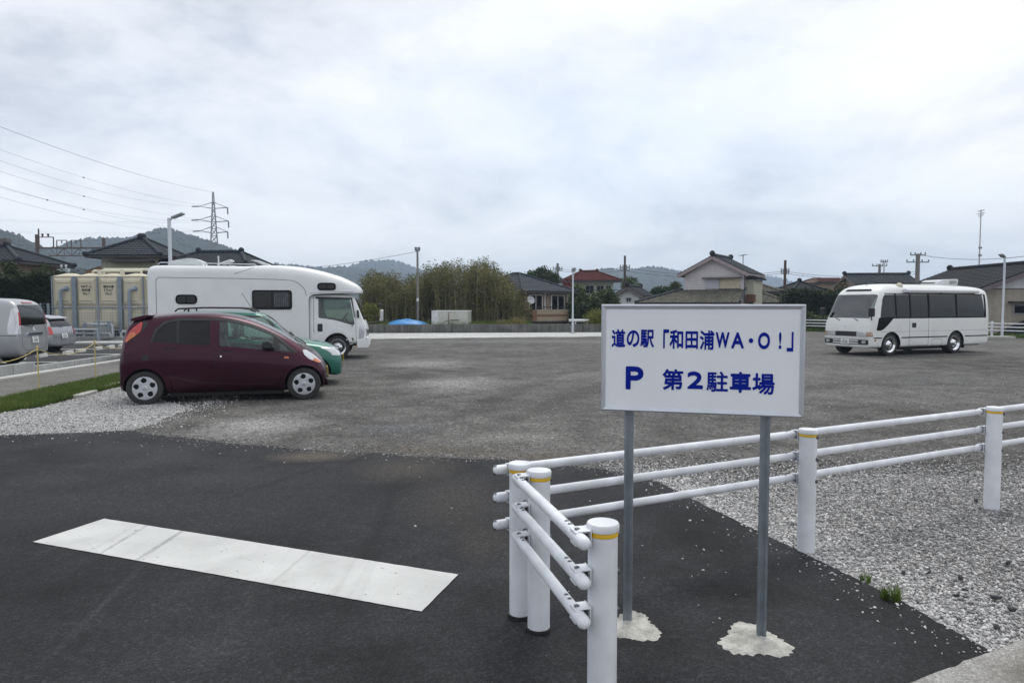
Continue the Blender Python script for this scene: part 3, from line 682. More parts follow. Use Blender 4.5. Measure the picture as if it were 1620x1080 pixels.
# local axes: x along the board, -y towards the viewer
MB().box(0.012, SW - 0.012, -0.010, 0.012, ZB + 0.012, ZT - 0.012).build('panel', PANEL, sg)
fw, fd = 0.0225, 0.020
def mitre(pts):                       # one frame bar, sloped face, mitred ends
    return pts
for (pa, pb, qa, qb) in (((0, ZT), (SW, ZT), (fw, ZT - fw), (SW - fw, ZT - fw)), ((SW, ZB), (0, ZB), (SW - fw, ZB + fw), (fw, ZB + fw)),
                         ((0, ZB), (0, ZT), (fw, ZB + fw), (fw, ZT - fw)), ((SW, ZT), (SW, ZB), (SW - fw, ZT - fw), (SW - fw, ZB + fw))):
    def P(q, y): return (q[0], y, q[1])
    ia = (pa[0] * .68 + qa[0] * .32, pa[1] * .68 + qa[1] * .32); ib = (pb[0] * .68 + qb[0] * .32, pb[1] * .68 + qb[1] * .32)
    v = [P(pa, 0.016), P(pb, 0.016), P(pb, -fd * .8), P(pa, -fd * .8), P(ia, -fd), P(ib, -fd), P(qa, -0.0135), P(qb, -0.0135), P(qa, 0.016), P(qb, 0.016)]
    MB().add(v, [(0, 1, 2, 3), (3, 2, 5, 4), (4, 5, 7, 6), (6, 7, 9, 8), (8, 9, 1, 0), (0, 3, 4, 6, 8), (1, 9, 7, 5, 2)]).build('frame', ALU, sg, bevel=0.0012)
def on_board(px, py):
    d = ray(px, py); o = Vector((0, 0, EYE)); q = SL + sn * 0.0105
    t = (q - o).dot(sn) / d.dot(sn); h = o + d * t
    return ((h - SL).dot(su), h.z)
def flat_text(ch, name, mat, parent, u0, u1, v0, v1, y, bold=0.0, face=-1):
    cu = bpy.data.curves.new(name, 'FONT'); cu.body = ch; cu.extrude = 0.0; cu.fill_mode = 'FRONT'
    o = bpy.data.objects.new(name, cu); COL.objects.link(o)
    me = evalmesh(o); bpy.data.objects.remove(o, do_unlink=True); bpy.data.curves.remove(cu)
    if len(me.vertices) == 0: return None
    co = np.zeros(len(me.vertices) * 3, dtype=np.float32); me.vertices.foreach_get('co', co); co = co.reshape(-1, 3)
    polys = [tuple(p.vertices) for p in me.polygons]; bpy.data.meshes.remove(me)
    a, b = co.min(0), co.max(0); n = len(co); vs = []; fs = []
    # heavy strokes: the outline thickened all round by overlapping copies a hair apart
    ring = [(0, 0)] + ([(math.cos(t * math.pi / 4), math.sin(t * math.pi / 4)) for t in range(8)] if bold else [])
    for k, (dx, dy) in enumerate(ring):
        fx, fz = bold * .55, bold
        for p in co:
            U = (p[0] - a[0]) / max(b[0] - a[0], 1e-6); T = (p[1] - a[1]) / max(b[1] - a[1], 1e-6)
            vs.append((u0 + (u1 - u0) * (fx + U * (1 - 2 * fx) + dx * fx), y - k * 0.00006, v0 + (v1 - v0) * (fz * .8 + T * (1 - 1.6 * fz) + dy * fz * .8)))
        fs += [tuple(i + k * n for i in f) for f in polys]
    return MB().add(vs, fs).build(name, mat, parent, fix=False)
def CZ(x, y): return (930 + x / 4.378, 460 + y / 4.378)       # enlargement the lettering was measured in
for ch, x0, x1, y0, y1, bold in (('道', 165, 260, 264, 390, .016), ('の', 270, 357, 272, 388, .018), ('駅', 363, 459, 268, 392, .016), ('「', 522, 562, 266, 398, .022), ('和', 566, 661, 268, 402, .018),
        ('田', 676, 763, 279, 402, .018), ('浦', 775, 876, 273, 408, .016), ('W', 885, 981, 285, 396, .028), ('A', 993, 1082, 286, 399, .028), ('●', 1114, 1146, 327, 362, 0), ('O', 1179, 1262, 287, 404, .028),
        ('!', 1323, 1341, 286, 403, .02), ('」', 1378, 1424, 283, 420, .022), ('P', 262, 385, 522, 683, .03), ('第', 517, 661, 541, 686, .020), ('2', 688, 798, 557, 679, .03), ('駐', 822, 971, 557, 699, .016),
        ('車', 983, 1131, 560, 706, .024), ('場', 1139, 1294, 570, 718, .018)):
    u0, _ = on_board(*CZ(x0, (y0 + y1) / 2)); u1, _ = on_board(*CZ(x1, (y0 + y1) / 2)); _, v1 = on_board(*CZ((x0 + x1) / 2, y0)); _, v0 = on_board(*CZ((x0 + x1) / 2, y1))
    if ch == '●':
        c = [((u0+u1)/2 + (u1-u0)/2*math.cos(t*math.pi/10), -0.0115, (v0+v1)/2 + (v1-v0)/2*math.sin(t*math.pi/10)) for t in range(20)]
        MB().add(c, [tuple(range(20))]).build('letter', INK, sg); continue
    flat_text(ch, 'letter', INK, sg, u0, u1, v0, v1, -0.0115, bold * (2.3 if ord(ch) < 300 else 2.7 if y0 < 500 else 2.1))
# slotted galvanised channel posts on the back of the board
def sign_post(px, py, top):
    g = G(px, py, 0.02); l = g - SL; u = l.dot(su); w = 0.0225; d = 0.040; y0 = 0.017
    prof = [(-w, 0), (-w * .35, 0), (-w * .35, 0.006), (w * .35, 0.006), (w * .35, 0), (w, 0), (w, d), (-w, d)]
    MB().prism([(u + a, y0 + b) for a, b in prof], 'z', 0.0, top).build('post', GALV, sg, bevel=0.0015)
    return u, y0 + d / 2
for (px, py, rx, ry, sd) in ((990, 993, 0.125, 0.15, 3), (1207, 1019, 0.15, 0.165, 9)):
    u, yy = sign_post(px, py, ZT - 0.05); q = random.Random(sd); n = 64
    rad = [1 + 0.18 * math.sin(3 * i * 6.283 / n + sd) + q.uniform(-0.09, 0.09) for i in range(n)]
    mb = MB(); vs = []; fs = []; rings = ((1.06, 0.0125), (0.98, 0.016), (0.88, 0.022), (0.62, 0.025), (0.35, 0.029), (0.0, 0.031))
    for k, (s, z) in enumerate(rings):
        for i in range(n):
            t = i * 6.283 / n; vs.append((u + (.03 if sd == 3 else -.04) + math.cos(t) * rx * rad[i] * s, yy - 0.05 + math.sin(t) * ry * rad[i] * s, z + (q.uniform(-0.003, 0.003) if 1 < k < 5 else 0)))
    for k in range(len(rings) - 1):
        for i in range(n): fs.append((k*n+i, k*n+(i+1) % n, (k+1)*n+(i+1) % n, (k+1)*n+i))
    mb.add(vs, fs).build('concrete_footing', M('rough_white_mortar', (0.46, 0.45, 0.41), rough=0.95, var=0.38, scale=14, bump=1.0, bscale=70), sg, smooth=60)

# ================================================================== VEHICLES: tools
# vehicle axes: x forward, y to its left, z up; x = 0 at the rear axle
def sec(zb, w, zs, ws, zr, wr, zt, tuck=0.06):
    return [(0, zb), (w * 0.72, zb), (w - tuck * 0.55, zb + 0.035), (w - 0.004, zb + (zs - zb) * 0.34), (w, zb + (zs - zb) * 0.72), (ws, zs),
            ((ws + wr) / 2 + 0.012, (zs + zr) / 2), (wr, zr), (wr * 0.82, zr + (zt - zr) * 0.62), (wr * 0.45, zt - (zt - zr) * 0.08), (0, zt)]
def loft(name, stations, mat, sub=2):
    bm = bmesh.new(); rows = []
    for x, pts in stations:
        lft = [bm.verts.new((x, y, z)) for y, z in pts]
        rgt = [lft[0]] + [bm.verts.new((x, -y, z)) for y, z in pts[1:-1]] + [lft[-1]]
        rows.append((lft, rgt))
    n = len(stations[0][1])
    for i in range(len(rows) - 1):
        for s in (0, 1):
            a, b = rows[i][s], rows[i+1][s]
            for k in range(n - 1): bm.faces.new((a[k], a[k+1], b[k+1], b[k]) if s else (a[k], b[k], b[k+1], a[k+1]))
    for lft, rgt in (rows[0], rows[-1]):
        for k in range(n - 1):
            q = []
            for v in (lft[k], lft[k+1], rgt[k+1], rgt[k]):
                if v not in q: q.append(v)
            bm.faces.new(q)
    bmesh.ops.recalc_face_normals(bm, faces=bm.faces)
    me = bpy.data.meshes.new(name); bm.to_mesh(me); bm.free(); me.materials.append(mat)
    o = bpy.data.objects.new(name, me); COL.objects.link(o)
    if sub:
        md = o.modifiers.new('s', 'SUBSURF'); md.levels = sub; md.render_levels = sub
        apply_mods(o)
    return o
def bvh_of(o):
    return BVHTree.FromPolygons([v.co.copy() for v in o.data.vertices], [tuple(p.vertices) for p in o.data.polygons])
def hit(bvh, u, v, axis, sg):
    if axis == 'y': o, d = Vector((u, sg * 6, v)), Vector((0, -sg, 0))
    elif axis == 'x': o, d = Vector((sg * 14, u, v)), Vector((-sg, 0, 0))
    else: o, d = Vector((u, v, sg * 8)), Vector((0, 0, -sg))
    p, n, i, dist = bvh.ray_cast(o, d)
    if p is None: return None, -d
    return p, -d
def skin(bvh, poly, axis, sg, off, thick, mat, name, parent, step=0.07):
    # a piece of the bodywork: an outline laid on the body with its own thickness
    pl = []
    for i in range(len(poly)):
        a, b = Vector(poly[i]), Vector(poly[(i+1) % len(poly)]); n = max(1, int((b - a).length / step))
        pl += [tuple(a.lerp(b, k / n)) for k in range(n)]
    xs = [p[0] for p in pl]; ys = [p[1] for p in pl]; inner = []
    gx, gy = np.meshgrid(np.arange(min(xs) + step / 2, max(xs), step), np.arange(min(ys) + step / 2, max(ys), step)); gx, gy = gx.ravel(), gy.ravel()
    if len(gx):
        k = in_poly(gx, gy, pl)
        for X, Y in zip(gx[k], gy[k]):
            if min((X - p[0]) ** 2 + (Y - p[1]) ** 2 for p in pl) > (step * 0.4) ** 2: inner.append((float(X), float(Y)))
    v2 = [Vector(p) for p in pl + inner]; n = len(pl)
    res = delaunay_2d_cdt(v2, [], [list(range(n))], 1, 1e-5)
    pts, faces = res[0], res[2]
    top = []; bot = []; last = None
    H = [hit(bvh, p.x, p.y, axis, sg) for p in pts]; good = [h[0] for h in H if h[0] is not None]
    if not good: return None
    for (h, d), p in zip(H, pts):
        if h is None:
            q = min(zip(H, pts), key=lambda t: 1e9 if t[0][0] is None else (t[1] - p).length)[0][0]
            if axis == 'y': h = Vector((p.x, q.y, p.y))
            elif axis == 'x': h = Vector((q.x, p.x, p.y))
            else: h = Vector((p.x, p.y, q.z))
        top.append(h + d * off); bot.append(h + d * (off - thick))
    m = len(pts); vs = top + bot; fs = [tuple(f) for f in faces] + [tuple(i + m for i in reversed(f)) for f in faces]
    cnt = {}
    for f in faces:
        for i in range(len(f)): e = (f[i], f[(i+1) % len(f)]); cnt[e] = cnt.get(e, 0) + 1
    for (a, b) in list(cnt):
        if (b, a) not in cnt: fs.append((b, a, a + m, b + m))
    return MB().add(vs, fs).build(name, mat, parent, smooth=35)
def skin_line(bvh, path, axis, sg, width, mat, name, parent, off=0.0025, step=0.05, closed=False):
    pl = []; P = [Vector(p) for p in path] + ([Vector(path[0])] if closed else [])
    for a, b in zip(P[:-1], P[1:]):
        n = max(1, int((b - a).length / step)); pl += [a.lerp(b, k / n) for k in range(n)]
    pl.append(P[-1]); vs = []; fs = []
    for i, p in enumerate(pl):
        t = (pl[min(i+1, len(pl)-1)] - pl[max(i-1, 0)]).normalized(); nn = Vector((-t.y, t.x)) * width / 2
        for q in (p + nn, p - nn):
            h, d = hit(bvh, q.x, q.y, axis, sg)
            if h is None: h = vs[-2] if len(vs) > 1 else Vector((0, 0, 0)); d = Vector((0, 0, 0))
            vs.append(h + d * off)
    for i in range(len(pl) - 1): fs.append((2*i, 2*i+1, 2*i+3, 2*i+2))
    return MB().add(vs, fs).build(name, mat, parent)
def cutter(poly, axis, a, b, mat=None):
    o = MB().prism(poly, axis, a, b).build('cutter', mat or DARKIN); return o
def arch_cut(x, r, w, zc, inner, n=28):
    m = MB()
    for s in (1, -1): m.cyl((x, s * inner, zc), (x, s * (w + 0.3), zc), r, n=n)
    return m.build('cutter', UNDER)
HUBS = {}
def wheel(parent, x, y, r, w, style, side):
    # side: +1 left, -1 right; the tyre is the wheel part, rim and holes its sub-parts
    ax = (0, side, 0)
    t = MB(); t.lathe([(r * .66, -w * .5), (r * .80, -w * .5), (r * .95, -w * .46), (r, -w * .33), (r, w * .33), (r * .965, w * .46), (r * .86, w * .52), (r * .70, w * .49), (r * .665, w * .43)], 40, (0, 0, 0), ax)
    o = t.build('wheel', RUBBER, parent, smooth=30); o.location = (x, y, r)
    b = MB(); b.lathe([(r * .665, w * .40), (r * .64, w * .30), (0.01, w * .26)], 30, (0, 0, 0), ax); b.build('wheel_well', UNDER, o, smooth=40)
    h = MB(); n = 100; rr = [0.0, .10, .135, .15, .22, .25, .28, .31, .34, .37, .40, .43, .46, .49, .52, .55, .58, .61, .65, .695]
    def zat(q):
        if style == 'cap': return w * (.50 if q < .14 else .475) - 0.02 * max(0, (q - .5)) + (0.008 if q < .12 else 0)
        if style == 'truck': return w * (.52 if q < .2 else .5 - 0.35 * min(1, (q - .2) / .25) if q < .45 else .15 + (q - .45) * 1.4)
        return w * .46 - 0.03 * q
    axv = Vector(ax); a = Vector((1, 0, 0)); bb = Vector((0, 0, 1)); vs = []
    for q in rr:
        for i in range(n):
            th = 2 * math.pi * i / n; vs.append(axv * zat(q) + (a * math.cos(th) + bb * math.sin(th)) * max(q * r, 0.0005))
    fs = []
    for k in range(len(rr) - 1):
        for i in range(n):
            q = (rr[k] + rr[k+1]) / 2; th = 2 * math.pi * (i + .5) / n
            if style == 'cap':
                d = ((th * 5 / (2 * math.pi) + 0.18) % 1 - 0.5) * 2 * math.pi / 5
                if (d * q / 0.155) ** 2 + ((q - .46) / .145) ** 2 < 1: continue
            elif style == 'truck':
                d = ((th * 8 / (2 * math.pi)) % 1 - 0.5) * 2 * math.pi / 8
                if (d * q / 0.055) ** 2 + ((q - .44) / .06) ** 2 < 1: continue
            else:
                d = abs(((th * 6 / (2 * math.pi)) % 1 - 0.5) * 2 * math.pi / 6) * q
                if .22 < q < .58 and d < 0.16 * (q / .58) ** 1.0 and d < (0.10): continue
            fs.append((k*n+i, k*n+(i+1) % n, (k+1)*n+(i+1) % n, (k+1)*n+i))
    h.add(vs, fs); c = h.build('hub_cap' if style == 'cap' else 'rim', CHROME if style == 'truck' else SILVER, o, smooth=40)
    sd = c.modifiers.new('t', 'SOLIDIFY'); sd.thickness = 0.006; sd.offset = -1
    if style == 'cap':
        m = MB(); m.prism([(math.cos(k * math.pi / 5) * r * (.115 if k % 2 else .085), math.sin(k * math.pi / 5) * r * (.115 if k % 2 else .085)) for k in range(10)], 'y', side * (w * .5 + .006), side * (w * .5 + .011)); m.build('centre_badge', M('badge_grey', (0.40, 0.40, 0.42), rough=0.4, metal=.5), o)
    return o
def seat(parent, x, y, z, w=0.44, name='seat'):
    m = MB(); m.prism(rnd([(x - .02, z), (x + .48, z + .04), (x + .50, z + .16), (x + .06, z + .14), (x - .10, z + .68), (x - .22, z + .66)], .04), 'y', y - w / 2, y + w / 2)
    m.prism(rnd([(x - .12, z + .70), (x - .22, z + .69), (x - .25, z + .88), (x - .15, z + .89)], .03), 'y', y - w * .28, y + w * .28)
    return m.build(name, SEATM, parent, bevel=0.02)
def plate(parent, c, nrm, w, h, mat, name='number_plate', text=True):
    c = Vector(c); n = Vector(nrm).normalized(); s = Vector((0, 0, 1)).cross(n).normalized(); u = n.cross(s)
    o = MB().obox(c, s * w / 2, u * h / 2, n * 0.006).build(name, mat, parent, bevel=0.003)
    if text:                          # the small blurred row of characters: bars where the digits stand
        q = MB()
        for (a, b_, ww, hh) in ((-.30, -.12, .09, .40), (-.10, -.12, .11, .46), (.08, -.12, .11, .46), (.26, -.12, .11, .46), (-.12, .32, .16, .18), (.14, .32, .12, .18)):
            q.obox(c + s * a * w + u * b_ * h + n * 0.0075, s * ww * w / 2 * .8, u * hh * h / 2, n * 0.001)
        q.build('plate_digits', PLATE_INK, o)
    return o
def mirror_part(parent, pts, y, mat):
    pass

# ================================================================== PURPLE CAR
PURPLE = paint('plum_metallic_paint', (0.044, 0.0085, 0.0195), metal=0.85, rough=0.36, coat=0.30, dust=0.06)
def purple_car():
    Fw, Rw = G(482, 632), G(229, 641); d = (Fw - Rw); ang = math.atan2(d.y, d.x); wb = 2.55
    mid = (Fw + Rw) / 2; h = Vector((math.cos(ang), math.sin(ang), 0)); left = Vector((-h.y, h.x, 0))
    tw = 0.70                                         # tyre face to centre line
    org = mid - h * wb / 2 + left * tw                # the near side is the car's right side
    th = thing('kei_car', 'dark plum rounded small car with silver wheel covers, nearest of the parked row', 'car', (org.x, org.y, 0), ang)
    S = []
    #      x      zb    w     zs    ws    zr    wr    zt
    T = [(-0.42, .36, .50, .60, .50, .66, .42, .68), (-0.40, .30, .60, .66, .60, .84, .50, .88), (-0.36, .27, .665, .78, .65, 1.06, .52, 1.10), (-0.29, .25, .70, .92, .685, 1.29, .56, 1.34),
         (-0.20, .24, .725, 1.00, .70, 1.385, .565, 1.445), (0.0, .23, .735, 1.04, .705, 1.425, .555, 1.49), (0.28, .22, .737, 1.045, .708, 1.46, .56, 1.535), (0.65, .21, .737, 1.03, .71, 1.475, .56, 1.555), (1.05, .21, .737, 1.00, .71, 1.47, .56, 1.555),
         (1.40, .21, .737, .97, .71, 1.42, .555, 1.515), (1.72, .21, .737, .935, .71, 1.325, .55, 1.425), (2.02, .21, .737, .895, .71, 1.195, .55, 1.29), (2.30, .215, .735, .85, .705, 1.045, .56, 1.125),
         (2.50, .22, .728, .80, .70, .93, .56, 1.00), (2.68, .23, .705, .72, .675, .82, .55, .885), (2.82, .24, .66, .62, .63, .70, .52, .765), (2.91, .26, .58, .52, .56, .585, .47, .64), (2.955, .30, .48, .44, .46, .48, .40, .52)]
    for (x, zb, w, zs, ws, zr, wr, zt) in T: S.append((x, sec(zb - .06, w, zs, ws, zr, wr, zt)))  # sills dropped, partly to darken the ground under the car
    b = loft('body', S, PURPLE); bv = bvh_of(b); full = b.data.copy()
    Ci = [(x, sec(.42, w - .07, zs, ws - .05, zr - .05, wr - .04, zt - .045)) for (x, zb, w, zs, ws, zr, wr, zt) in T if -0.2 < x < 2.4]
    Ci = [(x if x > -0.1 else -0.12, s) for x, s in Ci]
    cav = loft('cutter', Ci, DARKIN, 1)
    rearw = rnd([(.13, 1.055), (1.02, .985), (1.02, 1.40), (.55, 1.405), (.36, 1.37), (.22, 1.26)], [.05, .03, .03, .05, .08, .08])
    frontw = rnd([(1.17, .975), (2.04, .885), (2.05, 1.13), (1.68, 1.29), (1.40, 1.375), (1.17, 1.40)], [.03, .03, .03, .1, .06, .03])
    quarter = rnd([(2.14, .885), (2.37, .85), (2.20, 1.0), (2.14, 1.045)], .03)
    cuts = [cav, arch_cut(0, .335, .76, .29, .50), arch_cut(2.55, .33, .76, .285, .47), cutter(rearw, 'y', -1, 1), cutter(frontw, 'y', -1, 1), cutter(quarter, 'y', -1, 1),
            cutter(rnd([(-.50, .98), (.50, .98), (.44, 1.44), (-.44, 1.44)], .06), 'x', 1.45, 3.2), cutter(rnd([(-.44, 1.08), (.44, 1.08), (.40, 1.36), (-.40, 1.36)], .06), 'x', -1, 0.05)]
    booldiff(b, cuts); b.parent = th; smooth_obj(b, 38)
    for sg in (-1, 1):
        skin(bv, rearw, 'y', sg, -0.004, 0.006, GLASS_DARK, 'rear_side_window', th)
        skin(bv, frontw, 'y', sg, -0.004, 0.006, GLASS_SIDE, 'front_side_window', th)
        skin(bv, quarter, 'y', sg, -0.004, 0.006, GLASS_SIDE, 'quarter_window', th)
        # black surround of the side glass, in strips
        skin(bv, [(.10, 1.05), (.13, 1.05), (.22, 1.26), (.36, 1.375), (.55, 1.41), (1.16, 1.405), (1.40, 1.38), (1.68, 1.295), (2.05, 1.135), (2.20, 1.005), (2.40, .85), (2.46, .84), (2.26, 1.01), (2.09, 1.165), (1.72, 1.335), (1.42, 1.425), (1.14, 1.455), (.52, 1.455), (.31, 1.41), (.16, 1.27)], 'y', sg, 0.007, 0.012, BLACK, 'window_visor', th, 0.05)
        skin(bv, [(2.04, .875), (2.16, .865), (2.14, 1.05), (2.05, 1.12)], 'y', sg, 0.006, 0.010, BLACK, 'mirror_base', th)
        skin(bv, [(.50, 1.03), (.535, 1.03), (.535, 1.40), (.50, 1.40)], 'y', sg, 0.003, 0.006, BLACK, 'window_divider', th)
        skin(bv, rnd([(2.16, .86), (2.44, .83), (2.22, 1.02), (2.15, 1.06), (2.145, 1.035), (2.20, 1.0), (2.35, .862), (2.16, .885)], .01), 'y', sg, 0.005, 0.008, BLACK, 'quarter_surround', th, 0.04)
        # shut lines
        dk = M('shut_line', (0.008, 0.005, 0.006), rough=0.8, var=0.1)
        skin_line(bv, [(1.105, 1.0), (1.10, .70), (1.12, .40), (1.14, .335)], 'y', sg, .008, dk, 'shut_line', th)
        skin_line(bv, [(.11, 1.05), (.115, .90), (.25, .70), (.42, .52), (.62, .40), (.85, .345), (1.14, .325), (1.9, .315), (2.08, .33), (2.165, .42), (2.185, .60), (2.185, .86)], 'y', sg, .008, dk, 'shut_line', th)
        skin_line(bv, [(.33, .475), (.50, .445), (.80, .375), (1.2, .335), (2.05, .295)], 'y', sg, .014, paint('plum_highlight_edge', (0.09, 0.018, 0.04), .85), 'sill_crease_highlight', th, off=.006)  # strip of lighter plum paints a highlight along the sill crease
        skin_line(bv, [(-.30, .60), (-.06, .60)], 'y', sg, .006, dk, 'shut_line', th)
        # handles, filler flap, lamps
        for hx, hz in ((.40, .955), (1.29, .905)):
            skin(bv, rnd([(hx - .11, hz - .03), (hx + .10, hz - .035), (hx + .10, hz + .02), (hx - .11, hz + .025)], .025), 'y', sg, .003, .006, BLACK, 'handle_recess', th, .03)
            skin(bv, rnd([(hx - .10, hz - .002), (hx + .095, hz - .008), (hx + .095, hz + .025), (hx - .10, hz + .03)], .014), 'y', sg, .028, .026, PURPLE, 'door_handle', th, .03)
        if sg < 0:
            skin(bv, [(.03 + .055 * math.cos(t * .4488), .80 + .055 * math.sin(t * .4488)) for t in range(14)], 'y', sg, .004, .008, BLACK, 'fuel_flap', th, .03)
            skin(bv, [(1.195 + .016 * math.cos(t * .785), .80 + .016 * math.sin(t * .785)) for t in range(8)], 'y', sg, .006, .01, CHROME, 'door_lock', th, .03)
        skin(bv, rnd([(-.30, 1.08), (-.275, 1.05), (-.06, 1.22), (-.035, 1.30), (-.035, 1.385), (-.06, 1.39), (-.17, 1.30), (-.26, 1.18)], .025), 'y', sg, .012, .03, REDLENS, 'tail_lamp', th, .03)
        skin(bv, rnd([(-.275, 1.075), (-.265, 1.06), (-.115, 1.175), (-.15, 1.23), (-.22, 1.20)], .015), 'y', sg, .015, .01, AMBER, 'rear_indicator', th, .03)
        skin(bv, rnd([(-.07, 1.40), (.02, 1.41), (.06, 1.37), (-.01, 1.25), (-.08, 1.175), (-.26, 1.03), (-.31, 1.06), (-.28, 1.04), (-.06, 1.205), (-.03, 1.30), (-.03, 1.39)], .01), 'y', sg, .004, .01, BLACK, 'lamp_surround', th, .03)
        skin(bv, rnd([(2.53, .885), (2.60, .88), (2.74, .775), (2.865, .655), (2.80, .645), (2.64, .725), (2.56, .80)], .03), 'y', sg, .010, .02, LENS, 'headlamp', th, .03)
        skin(bv, rnd([(2.70, .70), (2.80, .648), (2.862, .652), (2.80, .71), (2.74, .735)], .02), 'y', sg, .013, .012, AMBER, 'front_indicator', th, .03)
        skin(bv, rnd([(2.22, .745), (2.31, .74), (2.30, .775), (2.23, .78)], .015), 'y', sg, .012, .014, AMBER, 'side_indicator', th, .03)
        # door mirror
        m = MB(); m.prism(rnd([(1.86, .93), (2.02, .92), (2.05, 1.0), (2.0, 1.06), (1.88, 1.05)], .035), 'y', sg * .76, sg * .90); m.prism([(1.98, .91), (2.08, .905), (2.06, .97), (1.99, .97)], 'y', sg * .69, sg * .80)
        m.build('door_mirror', BLACK, th, bevel=.02)
        for x in (0, 2.55):
            ra = .335; k = [(x + math.cos(t) * (ra - .004), .288 + math.sin(t) * (ra - .004)) for t in [R(-8 + i * 14) for i in range(15)]]
            k2 = [(x + math.cos(t) * (ra + .075), .288 + math.sin(t) * (ra + .075)) for t in [R(-8 + i * 14) for i in range(15)]]
            skin(bv, k + k2[::-1], 'y', sg, .022, .05, PURPLE, 'wheel_arch', th, .04)
        for x in (0, 2.55): wheel(th, x, sg * (.635 if x else .63), .285 if x else .287, .155 if x else .175, 'cap', sg)
    skin(bv, rnd([(-.52, .97), (.52, .97), (.455, 1.45), (-.455, 1.45)], .06), 'x', 1, -.003, .006, GLASS_WS, 'windscreen', th)
    skin(bv, rnd([(-.46, 1.07), (.46, 1.07), (.42, 1.37), (-.42, 1.37)], .06), 'x', -1, -.003, .006, GLASS_DARK, 'rear_window', th)
    skin(bv, rnd([(-.50, .84), (.50, .84), (.53, .94), (-.53, .94)], .03), 'x', 1, .006, .02, BLACK, 'cowl', th)
    m = MB(); m.tube([(2.52, -.30, 1.03), (2.42, -.05, 1.08), (2.40, .25, 1.07)], .012, 5); m.tube([(2.58, -.42, .985), (2.52, -.30, 1.04)], .014, 5); m.build('wiper', BLACK, th)
    m = MB(); m.prism(rnd([(-.215, 1.405), (-.05, 1.43), (.10, 1.50), (.02, 1.508), (-.14, 1.475), (-.225, 1.437)], .01), 'y', -.54, .54); m.build('spoiler', PURPLE, th, bevel=.008)
    plate(th, (2.968, 0, .45), (1, 0, .1), .33, .165, PLATE_Y)
    skin(bv, rnd([(-.42, .30), (.42, .30), (.45, .40), (-.45, .40)], .03), 'x', 1, .01, .03, BLACK, 'lower_grille', th)
    plate(th, (-.425, 0, .62), (-1, 0, .2), .33, .165, PLATE_Y)
    m = MB(); m.box(.36, 2.2, -.62, .62, .12, .26); m.cyl((.7, -.3, .19), (1.0, -.3, .19), .08, n=12); m.cyl((0, -.6, .285), (0, .6, .285), .04, n=8); m.cyl((2.55, -.6, .285), (2.55, .6, .285), .04, n=8); m.build('underbody', UNDER, th)  # floor box made deeper to block light coming through beneath the car
    m = MB(); m.box(2.02, 2.3, -.6, .6, .7, .92); m.build('dashboard', DARKIN, th, bevel=.04)
    m = MB(); m.lathe([(.165, -.012), (.18, 0), (.165, .012), (.15, 0), (.165, -.012)], 24, (1.92, -.33, .95), (-.9, 0, .45)); m.bar((1.92, -.49, .95), (1.92, -.17, .95), .03, .03); m.cyl((1.92, -.33, .95), (2.1, -.33, .86), .025); m.build('steering_wheel', BLACK, th)
    for y in (-.33, .33): seat(th, 1.25, y, .45); 
    seat(th, .42, 0, .48, 1.1, 'rear_seat')
    return th
purple_car()

